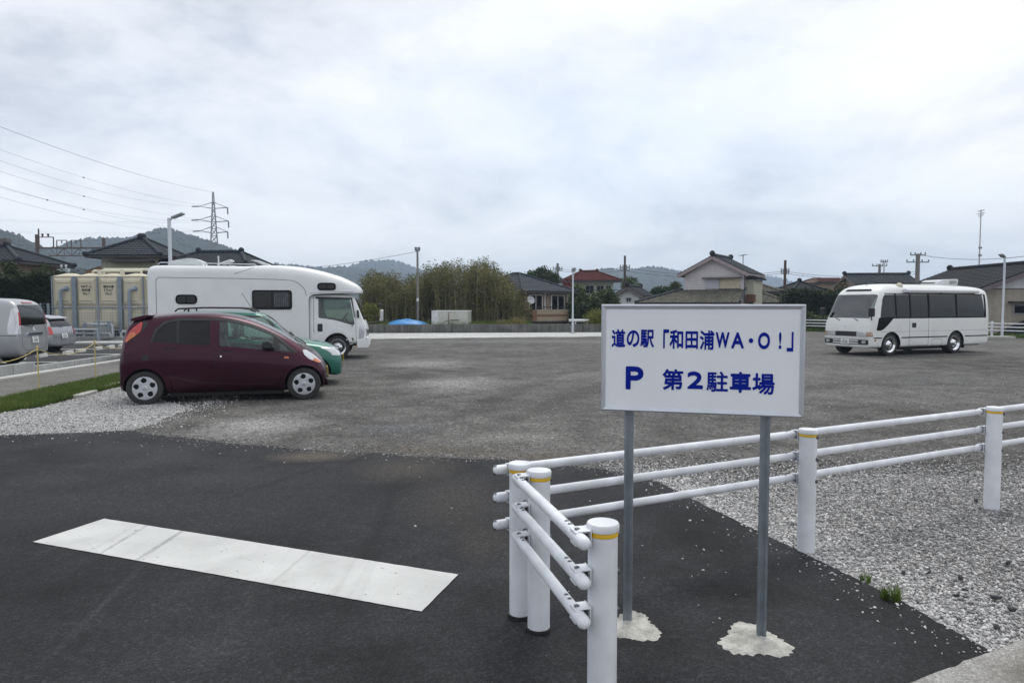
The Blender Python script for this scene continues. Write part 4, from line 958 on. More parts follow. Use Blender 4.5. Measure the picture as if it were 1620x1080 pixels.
# ================================================================== GREEN CAR
GREEN = paint('green_metallic_paint', (0.012, 0.135, 0.095), metal=0.25, rough=0.36, coat=0.6, dust=0.08)
def green_car():
    Fw, Rw = G(482, 632), G(229, 641); d = (Fw - Rw); ang = math.atan2(d.y, d.x); h = Vector((math.cos(ang), math.sin(ang), 0)); left = Vector((-h.y, h.x, 0))
    org = Fw + left * (2.15 + .70) + h * (.18 - 2.36)
    th = thing('kei_car', 'green small car with black roof rails between the plum car and the camper', 'car', (org.x, org.y, 0), ang)
    T = [(-.53, .42, .60, .70, .60, .80, .54, .84), (-.51, .34, .68, .84, .66, 1.10, .56, 1.14), (-.47, .29, .71, .92, .69, 1.36, .56, 1.40), (-.40, .27, .725, .95, .70, 1.48, .57, 1.51), (-.2, .26, .735, .96, .71, 1.51, .575, 1.545),
         (.3, .25, .737, .955, .71, 1.525, .58, 1.565), (.9, .25, .737, .945, .71, 1.515, .58, 1.56), (1.25, .25, .737, .935, .71, 1.49, .575, 1.535), (1.42, .25, .737, .93, .71, 1.42, .57, 1.47), (1.62, .25, .735, .92, .71, 1.26, .57, 1.31), (1.85, .25, .733, .90, .70, 1.03, .57, 1.09), (1.98, .25, .731, .88, .695, .94, .58, 1.0),
         (2.15, .26, .729, .84, .69, .90, .58, .955), (2.45, .27, .72, .80, .68, .86, .57, .905), (2.70, .18, .69, .74, .66, .80, .55, .845), (2.86, .19, .63, .62, .60, .68, .52, .73), (2.93, .23, .56, .48, .54, .54, .48, .58)]
    b = loft('body', [(x, sec(*q)) for x, *q in T], GREEN); bv = bvh_of(b)
    cav = loft('cutter', [(x, sec(.45, w - .07, zs, ws - .05, zr - .05, wr - .04, zt - .045)) for (x, zb, w, zs, ws, zr, wr, zt) in T if -.45 < x < 1.9], DARKIN, 1)
    rq = rnd([(-.36, 1.0), (.02, .995), (.02, 1.42), (-.32, 1.42)], .05); rw = rnd([(.10, .995), (.80, .985), (.80, 1.43), (.10, 1.43)], .03); fw = rnd([(.88, .985), (1.68, .95), (1.50, 1.28), (1.36, 1.42), (.88, 1.43)], .04)
    cuts = [cav, arch_cut(0, .33, .76, .29, .50), arch_cut(2.36, .33, .76, .285, .47)] + [cutter(p, 'y', -1, 1) for p in (rq, rw, fw)] + [cutter(rnd([(-.55, 1.03), (.55, 1.03), (.47, 1.45), (-.47, 1.45)], .05), 'x', 1.40, 3), cutter(rnd([(-.5, 1.0), (.5, 1.0), (.45, 1.42), (-.45, 1.42)], .05), 'x', -1, -.3)]
    booldiff(b, cuts); b.parent = th; smooth_obj(b, 38)
    dk = M('shut_line', (0.008, 0.005, 0.006))
    for sg in (-1, 1):
        for p, n, g in ((rq, 'quarter_window', GLASS_DARK), (rw, 'rear_side_window', GLASS), (fw, 'front_side_window', GLASS)): skin(bv, p, 'y', sg, -.004, .006, g, n, th)
        skin(bv, [(.80, .985), (.88, .985), (.88, 1.43), (.80, 1.43)], 'y', sg, .003, .006, BLACK, 'pillar_trim', th)
        skin(bv, [(-.38, 1.42), (.88, 1.43), (1.37, 1.42), (1.52, 1.27), (1.70, .955), (1.735, .955), (1.56, 1.29), (1.40, 1.455), (.88, 1.465), (-.38, 1.455)], 'y', sg, .006, .012, BLACK, 'window_trim', th, .05)
        skin_line(bv, [(.84, .96), (.84, .32), (1.70, .30), (1.76, .45), (1.74, .93)], 'y', sg, .008, dk, 'shut_line', th); skin_line(bv, [(.05, .96), (.10, .7), (.34, .36), (.84, .32)], 'y', sg, .008, dk, 'shut_line', th)
        skin(bv, rnd([(.25, .86), (.45, .86), (.45, .90), (.25, .90)], .015), 'y', sg, .02, .02, BLACK, 'door_handle', th, .03)
        # roof rail
        m = MB(); m.tube([(-.30, sg * .50, 1.545), (-.24, sg * .50, 1.60), (.2, sg * .50, 1.622), (.9, sg * .50, 1.615), (1.08, sg * .50, 1.595), (1.22, sg * .50, 1.535)], .017, 8)
        m.cyl((-.05, sg * .50, 1.54), (-.05, sg * .50, 1.61), .018); m.build('roof_rail', BLACK, th, smooth=40)
        m = MB(); m.prism(rnd([(1.52, .95), (1.68, .94), (1.66, 1.07), (1.54, 1.08)], .03), 'y', sg * .76, sg * .90); m.prism([(1.58, .93), (1.70, .93), (1.68, .98), (1.60, .98)], 'y', sg * .69, sg * .78); m.build('door_mirror', GREEN, th, bevel=.02)
        skin(bv, rnd([(sg * .42, .63), (sg * .66, .62), (sg * .67, .80), (sg * .44, .79)], .03), 'x', 1, .012, .03, LENS, 'headlamp', th, .03)
        skin(bv, rnd([(2.70, .63), (2.86, .62), (2.82, .80), (2.68, .79)], .03), 'y', sg, .012, .03, LENS, 'headlamp_side', th, .03)
        skin(bv, rnd([(sg * .5, .80), (sg * .69, .80), (sg * .67, 1.15), (sg * .55, 1.2)], .03), 'x', -1, .012, .03, REDLENS, 'tail_lamp', th, .03)
        for x in (0, 2.36): wheel(th, x, sg * .63, .29, .165, 'alloy', sg)
    skin(bv, rnd([(-.57, 1.01), (.57, 1.01), (.49, 1.46), (-.49, 1.46)], .05), 'x', 1, -.003, .006, GLASS_WS, 'windscreen', th)
    skin(bv, rnd([(-.52, .99), (.52, .99), (.47, 1.43), (-.47, 1.43)], .05), 'x', -1, -.003, .006, GLASS_DARK, 'rear_window', th)
    skin(bv, rnd([(-.38, .62), (.38, .62), (.40, .76), (-.40, .76)], .02), 'x', 1, .012, .03, BLACK, 'grille', th)
    skin(bv, rnd([(-.45, .34), (.45, .34), (.42, .44), (-.42, .44)], .02), 'x', 1, .01, .03, BLACK, 'lower_grille', th)
    plate(th, (2.958, 0, .525), (1, 0, 0), .33, .165, PLATE_Y); plate(th, (-.555, 0, .75), (-1, 0, 0), .33, .165, PLATE_Y)
    m = MB(); m.tube([(1.94, -.48, 1.03), (1.86, -.10, 1.10), (1.88, .1, 1.09)], .012, 5); m.tube([(1.94, 0, 1.03), (1.86, .3, 1.09), (1.88, .5, 1.06)], .012, 5); m.build('wiper', BLACK, th)
    MB().tube([(1.18, -.45, 1.53), (.95, -.46, 1.92)], .005, 5).build('aerial', BLACK, th)
    m = MB(); m.box(.34, 2.0, -.6, .6, .2, .30); m.cyl((0, -.6, .29), (0, .6, .29), .04); m.cyl((2.36, -.6, .29), (2.36, .6, .29), .04); m.build('underbody', UNDER, th)
    MB().box(1.58, 1.9, -.6, .6, .7, .96).build('dashboard', DARKIN, th, bevel=.04)
    for y in (-.33, .33): seat(th, .95, y, .50)
    seat(th, .25, 0, .52, 1.1, 'rear_seat')
green_car()

# ================================================================== SILVER CARS IN THE RAISED BAY
SILVERP = paint('silver_metallic_paint', (0.37, 0.375, 0.39), metal=0.45, rough=0.38, coat=0.5, dust=0.06)
SILVERB = paint('blue_silver_metallic_paint', (0.33, 0.34, 0.36), metal=0.45, rough=0.38, coat=0.5, dust=0.06)
def minivan():
    A, B = Vector((-12.27, 17.40, 0)), Vector((-12.60, 19.03, 0)); f = (B - A).normalized(); ang = math.atan2(f.y, f.x) + math.pi / 2; h = Vector((math.cos(ang), math.sin(ang), 0))
    org = (A + B) / 2 + h * .90; org.z = BAY
    th = thing('minivan', 'tall silver minivan cut off by the left edge, seen from behind', 'minivan', org, ang)
    T = [(-.86, .36, .72, .62, .72, .74, .68, .78), (-.85, .30, .78, .82, .78, .94, .72, .97), (-.83, .27, .82, .94, .80, 1.22, .72, 1.26), (-.78, .25, .84, 1.0, .82, 1.50, .70, 1.54), (-.66, .24, .845, 1.02, .82, 1.655, .69, 1.70), (-.4, .23, .85, 1.02, .825, 1.69, .69, 1.745),
         (.3, .22, .85, 1.01, .825, 1.70, .69, 1.765), (1.4, .22, .85, 1.0, .825, 1.69, .69, 1.76), (2.1, .22, .85, .99, .825, 1.62, .68, 1.70), (2.6, .22, .848, .98, .82, 1.38, .67, 1.46), (3.0, .23, .84, .96, .81, 1.10, .68, 1.17), (3.3, .24, .82, .90, .79, .98, .68, 1.02), (3.6, .26, .76, .74, .73, .80, .64, .85), (3.72, .32, .66, .56, .64, .60, .58, .64)]
    b = loft('body', [(x, sec(*q)) for x, *q in T], SILVERP); bv = bvh_of(b); cuts = [arch_cut(0, .35, .9, .30, .55), arch_cut(2.86, .35, .9, .30, .55)]
    booldiff(b, cuts); b.parent = th; smooth_obj(b, 38)
    DG = M('dark_reflecting_glass', (0.006, 0.0065, 0.0075), rough=0.06, var=0.1, spec=.4)
    skin(bv, rnd([(-.70, 1.06), (.70, 1.06), (.62, 1.58), (-.62, 1.58)], .08), 'x', -1, .004, .012, DG, 'rear_window', th)
    skin(bv, rnd([(-.26, 1.63), (.26, 1.63), (.24, 1.66), (-.24, 1.66)], .01), 'x', -1, .03, .05, REDLENS, 'brake_lamp', th, .04)
    skin(bv, rnd([(-.40, .80), (.40, .80), (.40, .86), (-.40, .86)], .02), 'x', -1, .03, .04, CHROME, 'tailgate_trim', th, .05)
    skin(bv, rnd([(-.30, .55), (.30, .55), (.36, .79), (-.36, .79)], .03), 'x', -1, -.002, .004, SILVERB, 'plate_recess', th, .06)
    plate(th, (-.875, 0, .68), (-1, 0, .1), .33, .165, PLATE_W)
    q = MB(); q.tube([(-.845, 0, 1.05), (-.85, .12, 1.02), (-.85, .50, 1.06)], .014, 5); q.build('wiper', BLACK, th)
    MB().lathe([(.055, 0), (.045, .012), (.03, .008), (.001, .006)], 16, (-.845, 0, .955), (-1, 0, .2)).build('badge', CHROME, th, smooth=40)
    for sg in (-1, 1):
        skin(bv, rnd([(sg * .70, .82), (sg * .80, .84), (sg * .79, 1.1), (sg * .70, 1.5), (sg * .65, 1.5), (sg * .70, 1.1)], .03), 'x', -1, .01, .03, LENS, 'tail_lamp', th, .03)
        skin(bv, rnd([(sg * .715, 1.06), (sg * .765, 1.06), (sg * .70, 1.40), (sg * .67, 1.40)], .02), 'x', -1, .02, .02, REDLENS, 'brake_lens', th, .03)
        skin(bv, rnd([(-.84, .84), (-.62, .84), (-.60, 1.0), (-.66, 1.48), (-.76, 1.50), (-.80, 1.1)], .03), 'y', sg, .01, .03, LENS, 'tail_lamp_side', th, .03)
        skin(bv, rnd([(-.42, 1.06), (.30, 1.05), (.30, 1.56), (-.30, 1.57)], .08), 'y', sg, .004, .012, DG, 'quarter_window', th); skin(bv, rnd([(.38, 1.05), (1.35, 1.04), (1.35, 1.57), (.38, 1.57)], .05), 'y', sg, .004, .012, DG, 'rear_side_window', th)
        skin(bv, rnd([(1.43, 1.04), (2.6, 1.02), (2.2, 1.48), (1.95, 1.57), (1.43, 1.57)], .05), 'y', sg, .004, .012, DG, 'front_side_window', th)
        skin_line(bv, [(-.84, .80), (-.3, .82), (.4, .82), (1.4, .80)], 'y', sg, .014, BLACK, 'slide_rail', th, off=.004)
        for x in (0, 2.86): wheel(th, x, sg * .74, .315, .2, 'alloy', sg)
    skin_line(bv, [(-.66, 1.02), (-.66, .55), (-.5, .42), (.5, .42), (.66, .55), (.66, 1.02)], 'x', -1, .010, M('shut_line', (0, 0, 0)), 'shut_line', th)
    skin(bv, rnd([(-.45, .30), (.45, .30), (.45, .37), (-.45, .37)], .02), 'x', -1, .012, .02, BLACK, 'bumper_step', th)
    MB().box(.38, 2.5, -.7, .7, .2, .3).build('underbody', UNDER, th)
minivan()
def hatchback():
    A = W(78, 540, 22.6); B = W(124, 540, 24.3); A.z = B.z = 0; f = (B - A).normalized(); ang = math.atan2(f.y, f.x) + math.pi / 2; h = Vector((math.cos(ang), math.sin(ang), 0))
    org = (A + B) / 2 + h * .78; org.z = 0.05
    th = thing('hatchback', 'low silver hatchback parked in the bay behind the minivan', 'car', org, ang)
    T = [(-.78, .34, .66, .50, .66, .60, .62, .63), (-.77, .26, .74, .58, .74, .70, .68, .72), (-.70, .24, .80, .66, .78, .92, .64, .95), (-.60, .23, .82, .74, .79, 1.10, .60, 1.14), (-.45, .22, .83, .80, .80, 1.20, .58, 1.25), (-.1, .21, .835, .82, .80, 1.25, .58, 1.31), (.6, .21, .835, .81, .80, 1.27, .58, 1.345), (1.2, .21, .835, .80, .80, 1.24, .57, 1.32), (1.8, .21, .835, .78, .80, 1.05, .57, 1.13), (2.3, .21, .83, .76, .79, .86, .58, .93), (2.7, .22, .81, .70, .77, .78, .58, .83), (3.05, .25, .74, .56, .71, .62, .56, .66), (3.15, .3, .62, .44, .6, .48, .5, .52)]
    b = loft('body', [(x, sec(*q)) for x, *q in T], SILVERB); bv = bvh_of(b); booldiff(b, [arch_cut(0, .34, .9, .29, .55), arch_cut(2.6, .34, .9, .29, .55)]); b.parent = th; smooth_obj(b, 38)
    DG = MATS['dark_reflecting_glass']
    skin(bv, rnd([(-.60, .90), (.60, .90), (.52, 1.13), (-.52, 1.13)], .05), 'x', -1, .004, .012, DG, 'rear_window', th)
    skin(bv, rnd([(-.30, .52), (.30, .52), (.36, .72), (-.36, .72)], .03), 'x', -1, -.001, .004, SILVERP, 'plate_recess', th, .06); plate(th, (-.80, 0, .60), (-1, 0, .15), .33, .165, PLATE_W)
    MB().prism(rnd([(-.66, 1.16), (-.35, 1.215), (-.2, 1.26), (-.35, 1.255), (-.66, 1.185)], .008), 'y', -.52, .52).build('spoiler', SILVERB, th, bevel=.008)
    MB().tube([(-.72, .0, .90), (-.73, .08, .905), (-.67, .42, .93)], .013, 5).build('wiper', BLACK, th)
    for sg in (-1, 1):
        skin(bv, rnd([(sg * .60, .66), (sg * .77, .64), (sg * .76, .80), (sg * .66, .92), (sg * .62, .90)], .03), 'x', -1, .012, .03, REDLENS, 'tail_lamp', th, .03)
        skin(bv, rnd([(-.75, .66), (-.56, .70), (-.52, .95), (-.58, 1.0), (-.68, .84)], .03), 'y', sg, .012, .03, M('pink_lamp_lens', (.30, .10, .11), rough=.2, coat=1), 'tail_lamp_side', th, .03)
        skin(bv, rnd([(-.42, .88), (.75, .86), (.75, 1.16), (.0, 1.17), (-.25, 1.10)], .05), 'y', sg, .004, .012, DG, 'rear_side_window', th); skin(bv, rnd([(.83, .86), (1.95, .84), (1.5, 1.08), (1.2, 1.16), (.83, 1.17)], .05), 'y', sg, .004, .012, DG, 'front_side_window', th)
        for x in (0, 2.6): wheel(th, x, sg * .73, .30, .19, 'alloy', sg)
    skin_line(bv, [(-.62, .98), (-.58, .55), (.58, .55), (.62, .98)], 'x', -1, .010, MATS['shut_line'], 'shut_line', th)
    MB().box(.38, 2.2, -.7, .7, .14, .26).build('underbody', UNDER, th)
hatchback()

# ================================================================== CAMPER TRUCK
WHITEP = paint('white_camper_gelcoat', (0.74, 0.755, 0.755), rough=0.4, coat=0.25, dust=0.03)
def camper():
    ang = R(10); h = Vector((math.cos(ang), math.sin(ang), 0)); left = Vector((-h.y, h.x, 0))
    rc = W(234, 560, 20.45); rc.z = 0                    # near rear corner
    L = 6.72; hw = 1.03
    org = rc + left * hw
    th = thing('camper_truck', 'big white cab-over camper truck parked at the far end of the row', 'camper', org, ang)
    def box_sec(zb, w, zt, r=.16):                        # rounded box section
        return [(0, zb), (w * .8, zb), (w - .02, zb), (w, zb + .05), (w, (zb + zt) / 2), (w, zt - r * 1.6), (w - .012, zt - r * .9), (w - r * .45, zt - r * .25), (w - r * 1.2, zt - .012), (w * .4, zt), (0, zt)]
    def crease(lst):                                     # body box up to the lip over the cab
        return [(x, box_sec(*q)) for x, *q in lst]
    b = loft('body', crease([(0.0, .52, hw - .10, 2.60, .16), (0.02, .42, hw - .03, 2.76, .16), (.10, .38, hw, 2.84, .17), (.30, .37, hw, 2.865, .17), (1.5, .37, hw, 2.86, .17), (2.55, .37, hw, 2.85, .17), (2.75, .37, hw, 2.85, .17), (3.15, .37, hw, 2.89, .2), (3.8, .37, hw, 2.90, .24), (4.45, .37, hw, 2.84, .26), (5.0, .37, hw, 2.72, .27), (5.5, .37, hw - .005, 2.57, .26), (5.9, .37, hw - .015, 2.42, .24), (6.12, .37, hw - .04, 2.31, .18), (6.22, .37, hw - .09, 2.22, .11), (6.26, .37, hw - .16, 2.16, .06), (6.27, .40, hw - .22, 2.13, .03)]), WHITEP)
    bv = nv = bvh_of(b)
    booldiff(b, [arch_cut(1.35, .44, hw + .1, .40, .62)]); booldiff(b, [cutter(rnd([(4.58, .1), (7, .1), (7, 2.05), (6.1, 2.05), (5.0, 2.02), (4.68, 1.99), (4.58, 1.90)], [0, 0, 0, .1, .1, .08, .08]), 'y', -2, 2, WHITEP)]); b.parent = th; smooth_obj(b, 45)
    # the truck cab
    cw = .96
    def cab_sec(zb, w, zs, zr, wr, zt): return [(0, zb), (w * .8, zb), (w - .02, zb + .02), (w, zb + .10), (w, zs - .08), (w - .015, zs), ((w + wr) / 2, (zs + zr) / 2), (wr, zr), (wr - .05, zt - .01), (wr * .5, zt), (0, zt)]
    CT = [(4.54, .46, cw, 1.22, 1.90, cw - .05, 1.97), (4.62, .46, cw, 1.22, 1.91, cw - .05, 2.0), (5.2, .46, cw, 1.20, 1.92, cw - .06, 2.02), (5.75, .46, cw, 1.17, 1.92, cw - .07, 2.02), (5.98, .46, cw - .01, 1.15, 1.88, cw - .09, 1.98), (6.12, .46, cw - .03, 1.14, 1.62, cw - .10, 1.72), (6.28, .46, cw - .06, 1.12, 1.30, cw - .11, 1.38), (6.38, .46, cw - .09, 1.05, 1.12, cw - .13, 1.17), (6.44, .46, cw - .13, .95, 1.0, cw - .17, 1.04), (6.47, .50, cw - .20, .80, .86, cw - .24, .92)]
    cab = loft('cab', [(x, cab_sec(*q)) for x, *q in CT], WHITEP); cv = bvh_of(cab)
    cav = loft('cutter', [(x, cab_sec(.75, w - .06, zs, zr - .05, wr - .05, zt - .05)) for x, zb, w, zs, zr, wr, zt in CT if 4.6 < x < 6.2], DARKIN, 1)
    sw = rnd([(4.86, 1.28), (5.30, 1.22), (5.86, 1.07), (6.02, 1.055), (6.02, 1.16), (5.86, 1.86), (4.86, 1.88)], [.04, .15, .05, .02, .05, .08, .05])
    booldiff(cab, [cav, cutter(sw, 'y', -2, 2), cutter(rnd([(-.80, 1.20), (.80, 1.20), (.74, 1.88), (-.74, 1.88)], .06), 'x', 5.95, 7), arch_cut(5.42, .43, 1.2, .38, .55)]); cab.parent = th; smooth_obj(cab, 40)
    dk = M('grey_seam', (0.10, 0.105, 0.11), rough=.7); dkk = M('shut_line', (0, 0, 0))
    FR = M('black_window_frame', (.006, .006, .0065), rough=.6, spec=.12); DG = MATS['dark_reflecting_glass']
    CURT = M('curtain_cloth', (.10, .105, .115), rough=.9, var=.3, scale=9)
    for sg in (-1, 1):
        # caravan windows: frame, pane, slider bar
        for nm, (x0, x1, z0, z1), r, vv in (('window', (.80, 1.40, 1.70, 1.98), .13, bv), ('window', (2.95, 4.10, 1.54, 2.12), .09, bv), ('window', (4.85, 5.40, 2.12, 2.35), .11, nv)):
            o = skin(vv, rnd([(x0, z0), (x1, z0), (x1, z1), (x0, z1)], r), 'y', sg, .022, .035, FR, nm, th, .08)
            i = .045; skin(vv, rnd([(x0 + i, z0 + i), (x1 - i, z0 + i), (x1 - i, z1 - i), (x0 + i, z1 - i)], max(r - i, .04)), 'y', sg, .026, .006, DG, 'pane', o, .08)
            xm = (x0 + x1) / 2; skin(vv, [(xm - .012, z0 + i), (xm + .012, z0 + i), (xm + .012, z1 - i), (xm - .012, z1 - i)], 'y', sg, .031, .008, FR, 'slider_bar', o)
            if x1 - x0 > 1:
                mb = MB()
                for k in range(7): mb.prism([(xm + .06 + k * .062, -.0), (xm + .08 + k * .062, -.006), (xm + .10 + k * .062, 0)], 'z', z0 + .08, z1 - .08)
                q = mb.build('curtain', CURT, o); q.location = (0, sg * (hw + .027), 0)
        skin_line(bv, rnd([(.27, .45), (.27, 2.48), (.55, 2.48), (2.6, 2.46), (3.75, 2.44), (4.22, 2.40), (4.48, 2.16), (4.52, 1.95)], [0, .30, .05, 0, .3, .3, .1, 0], 6), 'y', sg, .014, dk, 'panel_seam', th, off=.004)
        skin_line(bv, [(2.45, 2.60), (2.75, 2.70), (3.0, 2.80)], 'y', sg, .012, dk, 'panel_seam', th, off=.004)
        skin_line(nv, [(4.60, 2.02), (4.9, 2.05), (5.5, 2.07), (6.0, 2.07)], 'y', sg, .010, dk, 'panel_seam', th, off=.004)
        skin(cv, sw, 'y', sg, -.004, .006, GLASS, 'door_window', th)
        skin(cv, rnd([(4.78, 1.86), (5.9, 1.84), (6.02, 1.30), (6.05, 1.30), (5.94, 1.90), (4.78, 1.93)], .02), 'y', sg, .012, .016, BLACK, 'window_visor', th, .06)
        skin_line(cv, [(4.72, 1.93), (4.72, .82)], 'y', sg, .010, dkk, 'shut_line', th); skin_line(cv, [(6.06, 1.30), (6.08, .52), (5.86, .50)], 'y', sg, .010, dkk, 'shut_line', th)
        skin(cv, rnd([(4.83, .86), (4.98, .86), (4.98, 1.10), (4.83, 1.10)], .03), 'y', sg, .006, .012, BLACK, 'door_handle', th, .04)
        skin(cv, rnd([(5.66, .56), (5.98, .56), (5.98, .66), (5.66, .66)], .03), 'y', sg, .015, .025, BLACK, 'side_marker', th, .04)
        skin(cv, rnd([(5.71, .58), (5.93, .58), (5.93, .64), (5.71, .64)], .02), 'y', sg, .018, .01, LENS, 'marker_lens', th, .04)
        # flared mudguard over the front wheel
        k = [(5.42 + math.cos(t) * .43, .40 + math.sin(t) * .43) for t in [R(6 + i * 12) for i in range(15)]]; k2 = [(5.42 + math.cos(t) * .55, .40 + math.sin(t) * .55) for t in [R(6 + i * 12) for i in range(15)]]
        skin(cv, k + k2[::-1], 'y', sg, .03, .06, WHITEP, 'mudguard', th, .06)
        skin(cv, rnd([(6.17, .60), (6.36, .60), (6.38, .95), (6.30, 1.08), (6.20, 1.05)], .04), 'y', sg, .012, .03, LENS, 'headlamp', th, .04)
        skin(cv, rnd([(sg * .60, .60), (sg * .84, .60), (sg * .84, .95), (sg * .60, .90)], .04), 'x', 1, .012, .03, LENS, 'headlamp_front', th, .04)
        wheel(th, 5.42, sg * .80, .37, .21, 'truck', sg); wheel(th, 1.35, sg * .82, .37, .3, 'truck', sg)
    skin(cv, rnd([(-.82, 1.17), (.82, 1.17), (.76, 1.90), (-.76, 1.90)], .06), 'x', 1, -.003, .006, GLASS_WS, 'windscreen', th)
    skin(cv, rnd([(-.55, .62), (.55, .62), (.55, .88), (-.55, .88)], .03), 'x', 1, .012, .03, BLACK, 'grille', th)
    m = MB(); m.prism(rnd([(6.10, .34), (6.50, .34), (6.56, .42), (6.53, .66), (6.46, .70), (6.30, .62), (6.10, .60)], .04), 'y', -.96, .96); m.build('bumper', WHITEP, th, bevel=.03)
    plate(th, (6.575, 0, .50), (1, 0, 0), .33, .165, PLATE_W)
    # far-side mirror on its arm, ahead of the cab; near-side one folded on the pillar
    m = MB(); m.tube([(6.25, .86, 1.06), (6.75, 1.02, 1.08), (6.95, 1.10, 1.12)], .022, 8); m.tube([(6.20, .88, 1.30), (6.75, 1.02, 1.30), (6.95, 1.10, 1.26)], .016, 8)
    a = m.build('mirror_arm', BLACK, th, smooth=40)
    MB().prism(rnd([(6.90, 1.12), (7.06, 1.12), (7.06, 1.52), (6.90, 1.52)], .05), 'y', 1.02, 1.22).build('mirror', CHROME, th, bevel=.03)
    MB().prism(rnd([(6.82, 1.58), (6.98, 1.58), (6.98, 1.72), (6.82, 1.72)], .04), 'y', 1.02, 1.2).build('upper_mirror', BLACK, th, bevel=.03)
    MB().prism(rnd([(6.12, 1.28), (6.20, 1.28), (6.18, 1.52), (6.11, 1.52)], .03), 'y', -.98, -.90).build('folded_mirror', BLACK, th, bevel=.015)
    m = MB(); m.lathe([(.20, -.014), (.215, 0), (.20, .014), (.185, 0), (.20, -.014)], 24, (5.62, -.42, 1.28), (-.75, 0, .65)); m.cyl((5.62, -.42, 1.28), (5.85, -.42, 1.05), .03); m.bar((5.62, -.6, 1.28), (5.62, -.24, 1.28), .03, .03); m.build('steering_wheel', BLACK, th)
    for y in (-.42, .42): seat(th, 4.98, y, .92, .5)
    MB().box(5.80, 6.15, -.8, .8, .8, 1.14).build('dashboard', DARKIN, th, bevel=.04)
    m = MB(); m.box(.3, 5.0, -.45, .45, .30, .45); m.box(2.2, 3.4, -.85, .85, .25, .40); m.box(4.4, 6.1, -.7, .7, .40, .5); m.cyl((5.42, -.75, .37), (5.42, .75, .37), .05); m.cyl((1.35, -.75, .37), (1.35, .75, .37), .06); m.cyl((1.35, 0, .37), (1.35, .18, .37), .14); m.build('chassis', UNDER, th)
    m = MB(); m.box(6.05, 6.16, -.93, -.90, .40, .43); m.build('marker_orange', AMBER, th)
    skin(bv, rnd([(.03, .48), (.10, .48), (.10, .80), (.03, .80)], .01), 'y', -1, .01, .02, REDLENS, 'rear_marker', th)
    # roof: air conditioner, rails, raised vent, opened hatch, whip aerial
    GC = M('grey_white_plastic', (.58, .60, .60), rough=.5)
    m = MB(); m.prism(rnd([(.42, 2.87), (1.42, 2.87), (1.38, 3.0), (1.18, 3.085), (1.0, 3.09), (.48, 3.0)], .03), 'y', -.42, .25); m.build('air_conditioner', GC, th, bevel=.02)
    m = MB(); m.tube([(.28, -.82, 2.87), (.34, -.82, 2.93), (3.0, -.80, 2.90), (3.05, -.80, 2.86)], .016, 6); m.tube([(.28, .82, 2.87), (.34, .82, 2.93), (3.0, .80, 2.90), (3.05, .80, 2.86)], .016, 6)
    for x in (.9, 1.6, 2.3): m.cyl((x, -.82, 2.84), (x, -.82, 2.92), .014); m.cyl((x, .82, 2.84), (x, .82, 2.92), .014)
    m.build('roof_rail', ALU, th, smooth=40)
    m = MB(); m.obox((2.02, -.1, 2.98), Vector((.20, 0, .07)), (0, .25, 0), (-.01, 0, .025)); m.box(1.85, 2.3, -.3, .1, 2.85, 2.89); m.build('roof_vent', GC, th, bevel=.012)
    m = MB(); m.prism([(2.78, 3.06), (3.02, 3.06), (3.28, 2.96), (3.42, 2.87), (3.30, 2.87), (3.15, 2.91), (2.98, 3.0)], 'y', -.3, .3); m.box(2.9, 3.4, -.3, .3, 2.84, 2.89); m.build('roof_hatch', GC, th, bevel=.012)
    m = MB(); m.cyl((1.9, -.5, 2.86), (1.9, -.5, 3.12), .02); m.ball((1.9, -.5, 3.13), .03); m.build('roof_aerial', GC, th)
    MB().tube([(5.9, -.90, 1.02), (5.95, -.99, 1.04)], .02, 6).build('pillar_mount', BLACK, th)
camper()
for c in bpy.data.objects['camper_truck'].children_recursive:      # the cab is a little shorter ahead of the wheel
    if c.name.startswith(('wheel', 'hub', 'rim')): continue
    for v in c.data.vertices:
        if v.co.x > 5.5: v.co.x = 5.5 + (v.co.x - 5.5) * (0.84 if v.co.x < 6.6 else 0.84)
    c.data.update()

